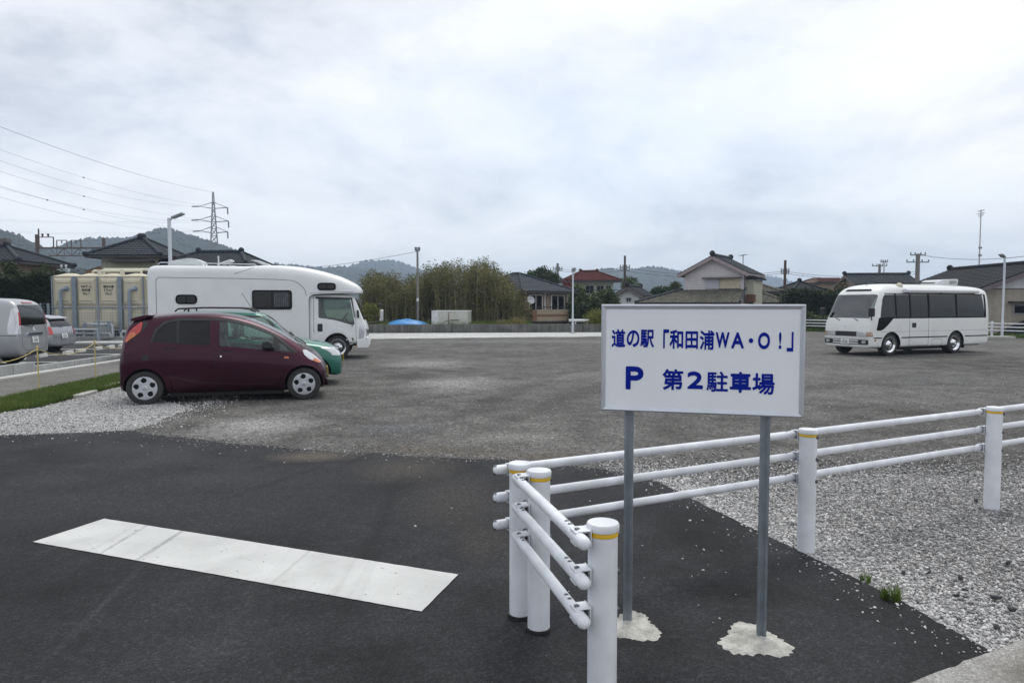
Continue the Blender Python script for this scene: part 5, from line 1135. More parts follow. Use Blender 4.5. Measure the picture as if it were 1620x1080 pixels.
# ================================================================== WHITE MINIBUS CAMPER
CREAM = paint('cream_white_bus_paint', (0.74, 0.745, 0.725), rough=0.36, coat=0.4, dust=0.04)
def minibus():
    Fw, Rw = G(1406, 563), G(1510, 558.6); d = (Fw - Rw); ang = math.atan2(d.y, d.x); h = Vector((math.cos(ang), math.sin(ang), 0)); left = Vector((-h.y, h.x, 0))
    wb = 3.2; hw = 1.0; org = (Fw + Rw) / 2 - h * wb / 2 - left * (hw - .06)
    th = thing('minibus', 'white minibus camper with dark windows and rolled awning at the right', 'minibus', (org.x, org.y, 0), ang)
    zt = 2.40
    def bs(zb, w, zs, zr, wr, zt_): return [(0, zb), (w * .8, zb), (w - .025, zb + .01), (w, zb + .10), (w, zs - .3), (w, zs), ((w + wr) / 2 + .012, (zs + zr) / 2), (wr, zr), (wr - .09, zr + (zt_ - zr) * .68), (wr * .55, zt_ - .01), (0, zt_)]
    T = [(-1.86, .42, hw - .18, 1.2, 1.9, hw - .28, 2.05), (-1.84, .34, hw - .07, 1.22, 2.0, hw - .17, 2.18), (-1.76, .30, hw - .015, 1.23, 2.06, hw - .10, 2.28), (-1.55, .28, hw, 1.23, 2.08, hw - .075, 2.345), (-.5, .27, hw, 1.23, 2.085, hw - .07, 2.38), (1.0, .27, hw, 1.23, 2.085, hw - .07, zt), (2.4, .27, hw, 1.23, 2.085, hw - .07, zt), (3.0, .27, hw, 1.23, 2.08, hw - .08, zt - .02), (3.30, .27, hw - .003, 1.22, 2.06, hw - .10, zt - .06), (3.55, .27, hw - .012, 1.21, 2.0, hw - .13, 2.24),
         (3.74, .27, hw - .03, 1.20, 1.75, hw - .15, 1.98), (3.90, .27, hw - .055, 1.18, 1.45, hw - .16, 1.62), (4.01, .27, hw - .08, 1.12, 1.22, hw - .165, 1.32), (4.08, .27, hw - .11, .92, 1.02, hw - .18, 1.10), (4.11, .29, hw - .16, .74, .80, hw - .22, .86), (4.12, .33, hw - .22, .58, .62, hw - .26, .66)]
    b = loft('body', [(x, bs(*q)) for x, *q in T], CREAM); bv = bvh_of(b)
    cav = loft('cutter', [(x, bs(.6, w - .06, zs, zr - .04, wr - .05, z2 - .05)) for x, zb, w, zs, zr, wr, z2 in T if -1.7 < x < 3.8], M('grey_bus_lining', (.42, .43, .42), rough=.9, var=.15), 1)
    w0 = rnd([(3.02, 1.27), (3.70, 1.27), (3.56, 1.85), (3.44, 2.01), (3.02, 2.03)], [.03, .04, .1, .06, .03]); wd = [(2.34, 1.27), (2.98, 1.27), (2.98, 2.03), (2.34, 2.03)]
    ws = [rnd(p, .03) for p in ([(1.44, 1.27), (2.30, 1.27), (2.30, 2.03), (1.44, 2.03)], [(.02, 1.27), (1.38, 1.27), (1.38, 2.03), (.02, 2.03)], [(-1.52, 1.27), (-.04, 1.27), (-.04, 2.03), (-1.42, 2.03)])]
    wsn = [(-.86, 1.24), (.86, 1.24), (.80, 2.02), (-.80, 2.02)]
    booldiff(b, [arch_cut(0, .44, 1.3, .36, .52), arch_cut(wb, .44, 1.3, .36, .55)]); booldiff(b, [cav]); booldiff(b, [cutter(rnd([(-1.52, 1.27), (3.70, 1.27), (3.56, 1.85), (3.44, 2.01), (-1.42, 2.03)], [.03, .04, .1, .06, .03]), 'y', -2, 2, MATS['grey_bus_lining'])]); booldiff(b, [cutter(rnd(wsn, .10), 'x', 3.45, 6, MATS['grey_bus_lining'])])
    b.parent = th; smooth_obj(b, 40)
    GBLK = glass('bus_privacy_glass', (0.20, 0.205, 0.21), .9); dk = M('shut_line', (0, 0, 0)); FR = MATS['black_window_frame']
    for sg in (1, -1):
        skin(bv, w0, 'y', sg, -.003, .006, GLASS, 'cab_window', th)
        skin(bv, rnd(wd, .03), 'y', sg, -.003, .006, GBLK, 'side_window', th)
        for p in ws: skin(bv, p, 'y', sg, -.003, .006, GBLK, 'side_window', th)
        # black band between the panes and the swoop under the cab window
        skin(bv, [(-1.60, 1.23), (3.74, 1.23), (3.72, 1.27), (-1.55, 1.27)], 'y', sg, .004, .008, FR, 'window_band', th, .1); skin(bv, [(-1.48, 2.03), (3.44, 2.03), (3.40, 2.06), (-1.48, 2.06)], 'y', sg, .004, .008, FR, 'window_band', th, .1)
        for x0, x1 in ((-.05, .03), (1.37, 1.45), (2.29, 2.35), (2.97, 3.03), (-1.60, -1.50)): skin(bv, [(x0, 1.25), (x1, 1.25), (x1, 2.05), (x0, 2.05)], 'y', sg, .004, .008, FR, 'window_pillar', th, .1)
        skin(bv, rnd([(3.10, 1.26), (3.76, 1.26), (3.86, .84), (3.64, .84), (3.40, 1.0)], [.02, .05, .06, .1, .1]), 'y', sg, .005, .01, FR, 'lower_cab_window', th, .08)
        skin_line(bv, [(-1.70, .60), (-.46, .60)], 'y', sg, .035, FR, 'side_moulding', th, off=.01); skin_line(bv, [(.46, .60), (2.74, .60)], 'y', sg, .035, FR, 'side_moulding', th, off=.01); skin_line(bv, [(3.64, .60), (3.95, .60)], 'y', sg, .035, FR, 'side_moulding', th, off=.01)
        skin_line(bv, [(-1.7, .80), (3.7, .80)], 'y', sg, .006, M('grey_seam', (0, 0, 0)), 'panel_seam', th)
        if sg > 0:
            for x in (1.42, 2.36): skin_line(bv, [(x, 1.24), (x, .32)], 'y', sg, .012, dk, 'shut_line', th)
            skin_line(bv, [(1.42, .32), (2.36, .32)], 'y', sg, .012, dk, 'shut_line', th)
            skin(bv, rnd([(2.04, .92), (2.24, .92), (2.24, 1.08), (2.04, 1.08)], .02), 'y', sg, .004, .01, BLACK, 'door_handle', th, .05)
            skin_line(bv, rnd([(.72, .30), (.72, .52), (1.24, .52), (1.20, .30)], .05), 'y', sg, .008, dk, 'hatch_line', th)
            for x in (.0, 1.9, 3.55): pass
        skin(bv, rnd([(3.86, .50), (3.92, .50), (3.92, .55), (3.86, .55)], .01), 'y', sg, .01, .02, AMBER, 'side_indicator', th, .03)
        # front lamps
        skin(bv, rnd([(sg * .42, .64), (sg * .78, .64), (sg * .78, .80), (sg * .42, .80)], .02), 'x', 1, .012, .03, LENS, 'headlamp', th, .04)
        skin(bv, rnd([(sg * .78, .64), (sg * .93, .64), (sg * .92, .80), (sg * .78, .80)], .02), 'x', 1, .012, .04, M('amber_clear_lens', (.45, .30, .20), rough=.15, coat=1, metal=.2, var=.2), 'front_indicator', th, .03)
        skin(bv, rnd([(sg * .50, .38), (sg * .86, .38), (sg * .86, .54), (sg * .50, .54)], .03), 'x', 1, .02, .04, BLACK, 'fog_lamp_recess', th, .05); skin(bv, rnd([(sg * .64, .42), (sg * .78, .42), (sg * .78, .51), (sg * .64, .51)], .02), 'x', 1, .03, .03, LENS, 'fog_lamp', th, .04)
        m = MB(); m.tube([(3.98, sg * .86, 1.18), (4.10, sg * .95, 1.22), (4.12, sg * .97, 1.36)], .018, 6); ao = m.build('mirror_arm', BLACK, th)
        MB().prism(rnd([(4.06, 1.30), (4.18, 1.30), (4.18, 1.58), (4.06, 1.58)], .04), 'y', sg * .88, sg * 1.06).build('mirror', BLACK, th, bevel=.03)
        wheel(th, 0, sg * .82, .37, .30, 'truck', sg); wheel(th, wb, sg * .84, .37, .22, 'truck', sg)
        m = MB(); m.box(-.50, -.47, sg * .70, sg * .97, .18, .5); m.build('mud_flap', BLACK, th)
    skin(bv, rnd([(-.88, 1.22), (.88, 1.22), (.81, 2.04), (-.81, 2.04)], .10), 'x', 1, -.003, .006, GLASS_WS, 'windscreen', th)
    skin(bv, rnd([(-.52, 2.13), (.52, 2.13), (.48, 2.20), (-.48, 2.20)], .03), 'x', 1, .004, .02, FR, 'roof_scoop', th, .05)
    skin(bv, rnd([(-.42, .64), (.42, .64), (.42, .80), (-.42, .80)], .02), 'x', 1, .008, .03, BLACK, 'grille', th, .06)
    skin_line(bv, [(-.92, .60), (.92, .60)], 'x', 1, .03, CREAM, 'bumper_edge', th, off=.03)
    skin(bv, rnd([(-.50, .38), (.50, .38), (.50, .54), (-.50, .54)], .02), 'x', 1, .012, .04, BLACK, 'bumper_opening', th, .06)
    for z in (.425, .50): skin(bv, [(-.50, z - .018), (.50, z - .018), (.50, z + .018), (-.50, z + .018)], 'x', 1, .022, .02, CREAM, 'bumper_bar', th, .06)
    plate(th, (4.155, 0, .46), (1, 0, 0), .33, .165, PLATE_W)
    m = MB(); n = 20; c = Vector((4.105, 0, .93))
    for a_, b_ in ((.075, .05), (.03, .048), (.055, .02)):
        m.tube([(4.095, a_ * math.cos(t * .314), .93 + b_ * math.sin(t * .314) + (.012 if b_ < .03 else 0)) for t in range(21)], .006, 5)
    m.build('front_emblem', CHROME, th)
    for y0 in (-.30, .42):
        m = MB(); m.tube([(4.06, y0, 1.16), (4.03, y0 - .18, 1.22), (3.98, y0 - .50, 1.235)], .015, 5); m.build('wiper', BLACK, th)
    # roof: awning roll on the left side, air conditioner, solar panel, dish
    m = MB(); m.prism(rnd([(.90, 2.08), (1.06, 2.08), (1.08, 2.16), (1.02, 2.21), (.90, 2.20)], .02), 'x', -1.05, 2.62); m.build('awning', M('white_awning_case', (.62, .63, .65), rough=.4, var=.04), th, bevel=.01)
    for x in (-.9, .8, 2.5): MB().box(x, x + .05, .93, 1.03, 2.06, 2.10).build('awning_bracket', BLACK, th)
    m = MB(); m.prism(rnd([(-.95, 2.36), (.02, 2.36), (.04, 2.40), (-.02, 2.52), (-.2, 2.56), (-.95, 2.60), (-1.0, 2.56)], .03), 'y', -.35, .35); ac = m.build('air_conditioner', M('grey_white_plastic', (.6, .6, .6)), th, bevel=.03)
    m = MB()
    for k in range(6): m.box(-1.02, -.985, -.25 + k * .085, -.20 + k * .085, 2.42, 2.54)
    for k in range(5): m.box(-.90, -.50, .35, .36, 2.42 + k * .025, 2.43 + k * .025)
    m.build('vent_grille', M('vent_grey', (.2, .2, .2)), ac)
    MB().box(.4, 2.3, -.45, .45, 2.42, 2.455).build('solar_panel', M('solar_panel_glass', (.02, .022, .03), rough=.2), th, bevel=.005)
    m = MB(); m.ball((2.55, .72, 2.30), .11, 14, 8); m.cyl((2.55, .8, 2.08), (2.55, .74, 2.24), .04); m.build('roof_lamp', M('ivory_plastic', (.55, .52, .38), rough=.5), th, smooth=60)
    MB().box(3.2, 3.26, -.02, .03, 2.36, 2.42).build('roof_aerial', BLACK, th)
    # inside: dash, wheel, seats, light curtain behind the driver
    MB().box(3.5, 3.9, -.8, .8, .85, 1.18).build('dashboard', SEATM, th, bevel=.05)
    m = MB(); m.lathe([(.20, -.014), (.215, 0), (.20, .014), (.185, 0), (.20, -.014)], 24, (3.42, -.45, 1.28), (-.5, 0, .85)); m.cyl((3.42, -.45, 1.28), (3.5, -.45, 1.1), .03); m.build('steering_wheel', BLACK, th)
    for y in (-.45, .45): seat(th, 2.75, y, .78, .5)
    MB().prism([(2.80, 1.0), (2.84, 1.0), (2.84, 2.2), (2.80, 2.2)], 'y', -.85, .85).build('cab_curtain', M('pale_curtain', (.42, .43, .38), rough=.9, var=.2, scale=6), th)
    m = MB(); m.box(.46, 2.7, -.8, .8, .18, .30); m.box(-1.7, -.5, -.7, .7, .25, .32); m.cyl((0, -.8, .37), (0, .8, .37), .07); m.cyl((0, 0, .37), (.2, 0, .37), .14); m.cyl((wb, -.8, .37), (wb, .8, .37), .05); m.build('chassis', UNDER, th)
minibus()

# ================================================================== LEFT: BAY, ROPE FENCE, TANK
KERBC = M('grey_kerb_block', (0.34, 0.345, 0.34), rough=0.9, var=0.16, scale=3, streak=0.12, bump=.3)
kb = thing('block_kerb', 'row of pale concrete blocks edging the raised parking bay', 'kerb')
ka, kb1 = G(-60, 608, 0.0), G(215, 566, 0.0); kdir = (kb1 - ka); Lk = kdir.length; kdir /= Lk; kno = Vector((-kdir.y, kdir.x, 0)); kno = kno if kno.x < 0 else -kno
nblk = 9
for i in range(nblk + 5):
    a = ka + kdir * (Lk / nblk * i + .008); b = ka + kdir * (Lk / nblk * (i + 1) - .008); hgt = .30 if (a.y < G(77, 590).y - .2) else .20
    MB().obox((a + b) / 2 + kno * .09 + Vector((0, 0, hgt / 2 - .02)), (b - a) / 2, kno * .075, Vector((0, 0, hgt / 2))).build('block', KERBC, kb, bevel=.012)
MB().bar(ka - kno * .14 + Vector((0, 0, .02)), ka + kdir * (Lk / nblk * 14) - kno * .14 + Vector((0, 0, .02)), .26, .05).build('gutter', M('pale_gutter_concrete', (.48, .48, .46), rough=.9, var=.15, scale=2), kb, bevel=.01)
STOPC = M('wheel_stop_concrete', (.50, .50, .48), rough=.85, var=.12)
for (px, py, l, lb) in ((66, 565, 1, 'concrete wheel stop behind the minivan, leftmost of the row'), (30, 570, 1, 'concrete wheel stop partly under the minivan at the far left'), (108, 560, 1, 'white concrete wheel stop just behind the hatchback'), (128, 557, 1, 'concrete wheel stop second right of the hatchback'), (155, 553.5, 1, 'concrete wheel stop third right of the hatchback'), (175, 551, 1, 'concrete wheel stop fourth right of the hatchback'), (193, 549, 1, 'concrete wheel stop nearest the plum car')):
    p = G(px, py, BAY); o = MB(); o.prism([(-.07, 0), (.07, 0), (.05, .11), (-.05, .11)], 'x', -.30, .30)
    o = o.build('wheel_stop', STOPC, bevel=.012); o.location = (p.x, p.y, BAY); o.rotation_euler = (0, 0, R(103)); tag(o, lb, 'wheel stop', 'wheel stops in the raised bay')
YROPE = M('yellow_rope', (.55, .45, .16), rough=.8, var=.15)
rf = thing('rope_fence', 'thin yellow stakes with a sagging rope along the grass verge', 'fence')
stk = [G(62, 619), G(152, 601)]; dd = stk[1] - stk[0]; stk = [stk[0] - dd, stk[0], stk[1], stk[1] + dd]; tops = []
for p in stk:
    m = MB(); m.cyl((p.x, p.y, 0), (p.x - .01, p.y, .86), .011, n=6); m.ball((p.x - .01, p.y, .865), .022, 8, 5); m.cyl((p.x - .01, p.y, .80), (p.x - .01, p.y, .84), .018, n=8); m.build('stake', YROPE, rf); tops.append(Vector((p.x - .01, p.y, .83)))
for a, b in zip(tops[:-1], tops[1:]):
    MB().tube([a.lerp(b, t / 10) - Vector((0, 0, .36 * (t / 10) * (1 - t / 10) * 2)) for t in range(11)], .007, 5).build('rope', YROPE, rf)

# water tank of pressed cream panels
CREAMP = M('cream_tank_panel', (.56, .51, .38), rough=.5, var=.06, scale=2, streak=.10)
BLUEG = M('blue_grey_steel', (.22, .26, .31), rough=.5, metal=.2, var=.12)
PIPEC = M('blue_grey_pipe', (.24, .28, .33), rough=.45, var=.1)
TY = 30.6; tx0 = W(84, 480, TY).x; tz0, tzm, tz1 = .55, 1.56, 2.93; pw = W(120, 480, TY).x - W(84, 480, TY).x
tk = thing('water_tank', 'cream panelled water tank with blue-grey braces and pipes', 'tank', (tx0, TY, 0))
def tank_panel(x0, x1, z0, z1, emboss):
    m = MB(); g = .015; x0 += g; x1 -= g; z0 += g; z1 -= g; i1, i2 = .10, .17; d = -.07
    ring = lambda i, y: [(x0 + i, y, z0 + i), (x1 - i, y, z0 + i), (x1 - i, y, z1 - i), (x0 + i, y, z1 - i)]
    v = ring(0, .05) + ring(0, 0) + ring(i1 * .6, 0) + ring(i2, d)
    f = [(12, 13, 14, 15)]
    for k in (0, 4, 8):
        for j in range(4): f.append((k + j, k + (j + 1) % 4, k + 4 + (j + 1) % 4, k + 4 + j))
    m.add(v, f)
    xm = (x0 + x1) / 2
    # raised lines pressed in the panel
    if emboss: m.tube([(xm - .28, d - .004, z0 + .20), (xm - .24, d - .02, z0 + .30), (xm + .24, d - .02, z0 + .30), (xm + .28, d - .004, z0 + .20)], .018, 6); m.tube([(xm - .3, d - .01, z1 - .25), (xm + .3, d - .01, z1 - .25)], .02, 6)
    else: m.tube([(xm + .22 * math.cos(t * .3927), d - .012, z0 + .17 + .16 * math.sin(t * .3927)) for t in range(9)], .018, 6)
    return m.build('panel', CREAMP, tk, smooth=20)
for i in range(6):
    tank_panel(i * pw, (i + 1) * pw, tzm, tz1, True); tank_panel(i * pw, (i + 1) * pw, tz0, tzm, False)
MB().box(.02, 6 * pw - .02, .06, 2.2, tz0, tz1 - .02).build('tank_shell', CREAMP, tk)
for i in range(6):
    m = MB(); xm = (i + .5) * pw; m.add([(i*pw+.01, -.02, tz1), ((i+1)*pw-.01, -.02, tz1), ((i+1)*pw-.01, 1.1, tz1), (i*pw+.01, 1.1, tz1), (xm - .12, .4, tz1 + .14), (xm + .12, .4, tz1 + .14), (xm + .12, .65, tz1 + .14), (xm - .12, .65, tz1 + .14)], [(0,1,5,4), (1,2,6,5), (2,3,7,6), (3,0,4,7), (4,5,6,7), (3,2,1,0)]); m.build('roof_panel', CREAMP, tk)
for i in (1, 3, 5): MB().box(i * pw - .085, i * pw + .085, -.14, -.01, tz0 - .1, tz1 - .02).build('brace', BLUEG, tk, bevel=.01)
for i in (2, 4): MB().box(i * pw - .025, i * pw + .025, -.08, -.01, tz0 - .1, tz1 - .02).build('brace', BLUEG, tk)
for i in (0, ): MB().box(-.03, .02, -.06, 0, tz0 - .1, tz1).build('brace', BLUEG, tk)
MB().cyl((0, -.10, tzm), (6 * pw, -.10, tzm), .025, n=8).build('tie_rod', BLUEG, tk, smooth=40)
for i in (.47, 3.47):
    x = i * pw; m = MB(); m.tube([(x, -.20, tz0 - .45), (x, -.20, 2.20), (x + .03, -.20, 2.32), (x + .13, -.18, 2.38), (x + .20, -.08, 2.38), (x + .20, .03, 2.38)], .075, 10); m.lathe([(.12, 0), (.12, .03), (.075, .03)], 14, (x + .20, -.06, 2.38), (0, -1, 0)); m.build('overflow_pipe', PIPEC, tk, smooth=40)
    MB().cyl((x - .1, -.16, tzm + .02), (x + .32, -.16, tzm + .02), .03, n=8).build('valve', CHROME, tk, smooth=40)
PW_ = M('ivory_pipe', (.62, .60, .50), rough=.5, var=.06)
m = MB(); z = tz1 + .22; m.tube([(1.5 * pw, .5, tz1 + .05), (1.5 * pw, .5, z), (1.55 * pw, .5, z + .03), (3.6 * pw, .5, z + .03), (3.65 * pw, .5, z), (3.65 * pw, .5, tz1 + .05)], .055, 8); m.tube([(1.7 * pw, 1.0, z + .12), (3.95 * pw, 1.0, z + .12), (4.0 * pw, 1.0, z + .08), (4.0 * pw, 1.0, tz1 - .05)], .055, 8); m.cyl((1.7 * pw, 1.0, tz1), (1.7 * pw, 1.0, z + .12), .05)
for i in (1.8, 2.8): m.cyl((i * pw, .5, tz1), (i * pw, .5, tz1 + .30), .10, n=10)
m.build('top_pipe', PW_, tk, smooth=40)
INKB = M('black_stencil', (.02, .02, .025), rough=.6)
for x0, lines in ((1.28, ('WT-1', '飲料槽', 'No.1')), (2.27, ('雑用水槽', '17m³', 'No.2'))):
    for k, t in enumerate(lines): flat_text(t, 'stencil', INKB, tk, (x0 + .04 * (k == 1) + .10 * (k == 2)) * pw, (x0 + .46 - .04 * (k == 1) - .10 * (k == 2)) * pw, tz1 - .52 - k * .15, tz1 - .40 - k * .15, -.075, .02)
MB().box(-.3, 6 * pw + .4, -.35, 2.4, -.05, .30).build('plinth', CONCRETE, tk, bevel=.02)
MB().box(-.1, 6 * pw + .1, -.05, 2.2, .30, tz0).build('tank_base', M('near_black_steel', (.03, .035, .04), rough=.7), tk)  # solid block in one even near-black between plinth and tank
# pump pipework in front of the tank
pp = thing('pump_pipework', 'low silver and white pipes with valves before the water tank', 'pipework', (0, 0, 0))
SVP = M('lagged_silver_pipe', (.50, .52, .54), rough=.4, metal=.4, var=.08)
def pbox(px0, px1, py, dy): a, b = W(px0, py, TY - .9 - dy), W(px1, py, TY - .9 - dy); return a, b
for (x0, x1, y, r, dy) in ((112, 155, 521, .05, .2), (112, 175, 527, .045, .1), (133, 178, 513, .06, .0), (192, 210, 524, .05, .2)):
    a, b = pbox(x0, x1, y, dy); m = MB(); m.tube([(a.x, a.y, .30), (a.x, a.y, a.z - .06), (a.x + .06, a.y, a.z), (b.x - .06, b.y, b.z), (b.x, b.y, b.z - .06), (b.x, b.y, .30)], r, 8); m.build('pipe', SVP, pp, smooth=40)
for x in (134, 172):
    a, _ = pbox(x, x, 516, .05); m = MB(); m.cyl((a.x, a.y, a.z - .18), (a.x, a.y, a.z + .12), .075, n=10); m.cyl((a.x, a.y, a.z + .12), (a.x, a.y, a.z + .2), .02); m.lathe([(.09, 0), (.1, .01), (.09, .02)], 12, (a.x, a.y, a.z + .19)); m.build('valve', BLUEG, pp, smooth=40)
a, _ = pbox(159, 159, 522, 0); MB().box(a.x - .3, a.x + .3, a.y, a.y + .5, .25, 1.0).build('pump_cabinet', CONCRETE, pp, bevel=.02)
# wire mesh fence round the tank
mf = thing('mesh_fence', 'thin grey wire mesh fence in front of the water tank', 'fence')
fy = 29.2
for px in (64, 76, 155, 205, 240):
    a = W(px, 480, fy); MB().cyl((a.x, fy, .05), (a.x, fy, 1.75), .04 if px in (155, 76) else .03, n=8).build('fence_post', BLUEG, mf)
a, b = W(60, 480, fy).x, W(240, 480, fy).x; m = MB(); zz = .15
while zz < 1.72: m.cyl((a, fy, zz), (b, fy, zz), .006, n=4, caps=False); zz += .12
xx = a
while xx < b: m.cyl((xx, fy, .1), (xx, fy, 1.72), .005, n=4, caps=False); xx += .12
m.build('wire_mesh', BLUEG, mf)
m = MB(); a, b = W(115, 543, 28.6), W(235, 541, 28.6); m.box(a.x, b.x, 28.2, 33.5, -.05, .16); tag(m.build('plinth_slab', M('pale_gutter_concrete', (0, 0, 0)), bevel=.02), 'pale concrete slab under the tank fence and pipes', 'slab')

# ================================================================== LEAVES
def leaf_cloud(n, sampler, size, seed, up=0.3, aspect=0.45):
    q = np.random.default_rng(seed); c = sampler(q, n); n = len(c)
    d = q.normal(0, 1, (n, 3)); d[:, 2] = d[:, 2] * .6 + up; d /= np.linalg.norm(d, axis=1)[:, None]
    t = q.normal(0, 1, (n, 3)); s = np.cross(d, t); s /= np.linalg.norm(s, axis=1)[:, None] + 1e-6
    L = size * q.uniform(.6, 1.4, n)[:, None]; w = L * aspect
    v = np.stack([c - s * w * .15, c + d * L * .5 + s * w * .5, c + d * L, c + d * L * .5 - s * w * .5], 1)
    return v.reshape(-1, 3), (np.arange(n)[:, None] * 4 + np.array([[0, 1, 2, 3]]))
def ell(cs):                                             # sampler through a set of ellipsoids, thicker towards the skin
    def f(q, n):
        w = np.array([c[3] * c[4] * c[5] for c in cs]) ** .8; k = q.choice(len(cs), n, p=w / w.sum()); A = np.array(cs)[k]
        d = q.normal(0, 1, (n, 3)); d /= np.linalg.norm(d, axis=1)[:, None]; r = q.uniform(.25, 1, n) ** .45 * (1 + q.normal(0, .06, n))
        return A[:, :3] + d * A[:, 3:6] * r[:, None]
    return f
EVERG = leaf_mat('dark_evergreen_leaves', [(0, (.016, .030, .010)), (.5, (.030, .052, .016)), (1, (.060, .085, .028))])
MIDG = leaf_mat('mid_green_leaves', [(0, (.028, .045, .012)), (.5, (.055, .080, .022)), (1, (.11, .125, .04))])
OLIVE = leaf_mat('olive_bamboo_leaves', [(0, (.045, .055, .018)), (.45, (.115, .115, .040)), (.8, (.20, .18, .068)), (1, (.29, .25, .11))], trans=.3)
HEDGEM = leaf_mat('hedge_leaves', [(0, (.010, .020, .008)), (.6, (.024, .040, .014)), (1, (.055, .075, .025))])
YELG = leaf_mat('yellow_green_leaves', [(0, (.10, .12, .015)), (.6, (.17, .18, .025)), (1, (.28, .26, .04))])
BARK = M('grey_bark', (.09, .075, .06), rough=.95, var=.3, scale=9)
def bush(name, label, cat, base, blobs, n, size, mat, seed, trunks=(), group=None):
    th = thing(name, label, cat, base, 0, group)
    v, f = leaf_cloud(n, ell(blobs), size, seed); np_mesh('crown' if trunks else 'foliage', v, f, mat, th)
    for pts, r in trunks: MB().tube(pts, [r * (1 - .6 * i / (len(pts) - 1)) for i in range(len(pts))], 7).build('trunk', BARK, th, smooth=50)
    return th
def tree(label, base, h, rx, ry, mat, seed, n=9000, size=.22, crown=.35, name='tree', group=None):
    q = random.Random(seed); bl = []
    for i in range(11):
        a = q.uniform(0, 6.28); r = q.uniform(.1, .75); z = h * (crown + (1 - crown) * q.uniform(.12, .85)); k = 1 - .5 * abs(z / h - .6)
        bl.append((math.cos(a) * rx * r * k, math.sin(a) * ry * r * k, z, rx * q.uniform(.32, .5), ry * q.uniform(.32, .5), h * (1 - crown) * q.uniform(.18, .27)))
    tr = [([(0, 0, 0), (.05 * rx, 0, h * .25), (0, 0, h * .5), (.1 * rx, 0, h * .78)], h * .03)]
    for i in range(4):
        a = i * 1.6 + q.uniform(0, .6); tr.append(([(0, 0, h * (.3 + .06 * i)), (math.cos(a) * rx * .35, math.sin(a) * ry * .35, h * .5), (math.cos(a) * rx * .6, math.sin(a) * ry * .6, h * .66)], h * .014))
    return bush(name, label, 'tree', base, bl, n, size, mat, seed, tr, group)

# ---- tall dark hedge behind the parked vans
hx0, hx1 = W(-30, 480, 32.5).x, W(86, 480, 32.5).x
def hedge_s(x0, x1, y0, y1, z1, wav=.15):
    def f(q, n):
        x = q.uniform(x0, x1, n); y = y0 + (y1 - y0) * q.beta(.5, .9, n); top = z1 + wav * np.sin(x * 1.7) + q.normal(0, .09, n); z = top * q.uniform(0.02, 1, n) ** .7
        return np.stack([x, y, z], 1)
    return f
th = thing('hedge', 'tall dark clipped hedge beside the water tank at left', 'hedge')
v, f = leaf_cloud(26000, hedge_s(hx0, hx1, 31.9, 33.2, 3.0), .14, 21); np_mesh('foliage', v, f, HEDGEM, th)
for i in range(9): MB().tube([(hx0 + .4 + i * .42, 32.5, 0), (hx0 + .4 + i * .42, 32.5, 2.2)], .035, 6).build('stem', BARK, th)
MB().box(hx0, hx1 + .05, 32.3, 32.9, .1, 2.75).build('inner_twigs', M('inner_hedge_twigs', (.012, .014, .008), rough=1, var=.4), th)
for i, (px, py, hh) in enumerate(((15, 428, .7), (57, 424, .6), (72, 427, .5), (98, 433, .7), (120, 432, .6))):
    p = W(px, py, 33.6); tree(f'small upright evergreen standing above the hedge, {("far left", "left of the gantry post", "right of the gantry post", "just behind the tank corner", "behind the tank pipes")[i]}', (p.x, 33.6, 0), p.z + .25, hh, hh, EVERG, 40 + i, 2200, .15, .25, 'evergreen_tree', 'evergreens behind the hedge')

# ---- street lamps
def lamp(base, top_z, head, label, r=.055):
    th = thing('street_lamp', label, 'street lamp', base, 0, 'lamps around the lot'); LP = M('pale_lamp_paint', (.55, .58, .62), rough=.4, metal=.3, var=.05)
    MB().lathe([(r * 1.25, 0), (r * 1.25, .9), (r, .95), (r, top_z), (.001, top_z + .01)], 14).build('pole', LP, th, smooth=40)
    MB().box(-.2, .2, -.2, .2, -.02, .05).build('base', CONCRETE, th, bevel=.01)
    hd = Vector(head); MB().tube([(0, 0, top_z - .08), hd * .25 + Vector((0, 0, top_z - .03))], .03, 8).build('arm', LP, th)
    a = hd * .22 + Vector((0, 0, top_z - .03)); b = hd + Vector((0, 0, top_z)); o = MB(); o.bar(a, b, .24, .07); o.build('lamp_head', M('grey_lamp_head', (.28, .30, .32), rough=.45, metal=.3), th, bevel=.02)
    return th
p = W(271, 480, 24.2); lamp((p.x, p.y, 0), W(271, 345, 24.2).z, (.50, 0, .16), 'pale street lamp rising behind the white camper', .06)
p = G(906, 527); lamp((p.x, p.y, 0), W(906, 430, p.y).z, (.05, -.30, .22), 'slim street lamp standing before the low concrete wall', .05)
p = G(1585, 535); lamp((p.x, p.y, 0), W(1585, 407, p.y).z, (-.30, -.1, .15), 'grey street lamp by the white fence at far right', .05)
MB_ = MB(); q = G(1583, 536); MB_.box(-.55, .55, -.3, .3, 0, .14); o = MB_.build('lamp_plinth', CONCRETE, bevel=.02); o.location = (q.x, q.y + .02, 0); tag(o, 'pale concrete pad around the foot of the far right lamp', 'slab')

# ---- low concrete wall across the back
WALLM = M('mossy_concrete', (.12, .12, .108), rough=.95, var=.35, scale=1.6, streak=.35, bump=.4, bscale=12)
wl = thing('concrete_wall', 'low mossy concrete wall along the back of the lot', 'wall')
wa, wb_ = Vector((-13.5, 40.9, 0)), Vector((6.3, 42.9, 0)); wd_ = (wb_ - wa); n = 10
for i in range(n):
    a = wa + wd_ * (i / n) ; b = wa + wd_ * ((i + 1) / n - .0012); MB().bar((a.x, a.y, .24), (b.x, b.y, .24), .22, .52 + .012 * (i % 3)).build('wall_section', WALLM, wl, bevel=.015)

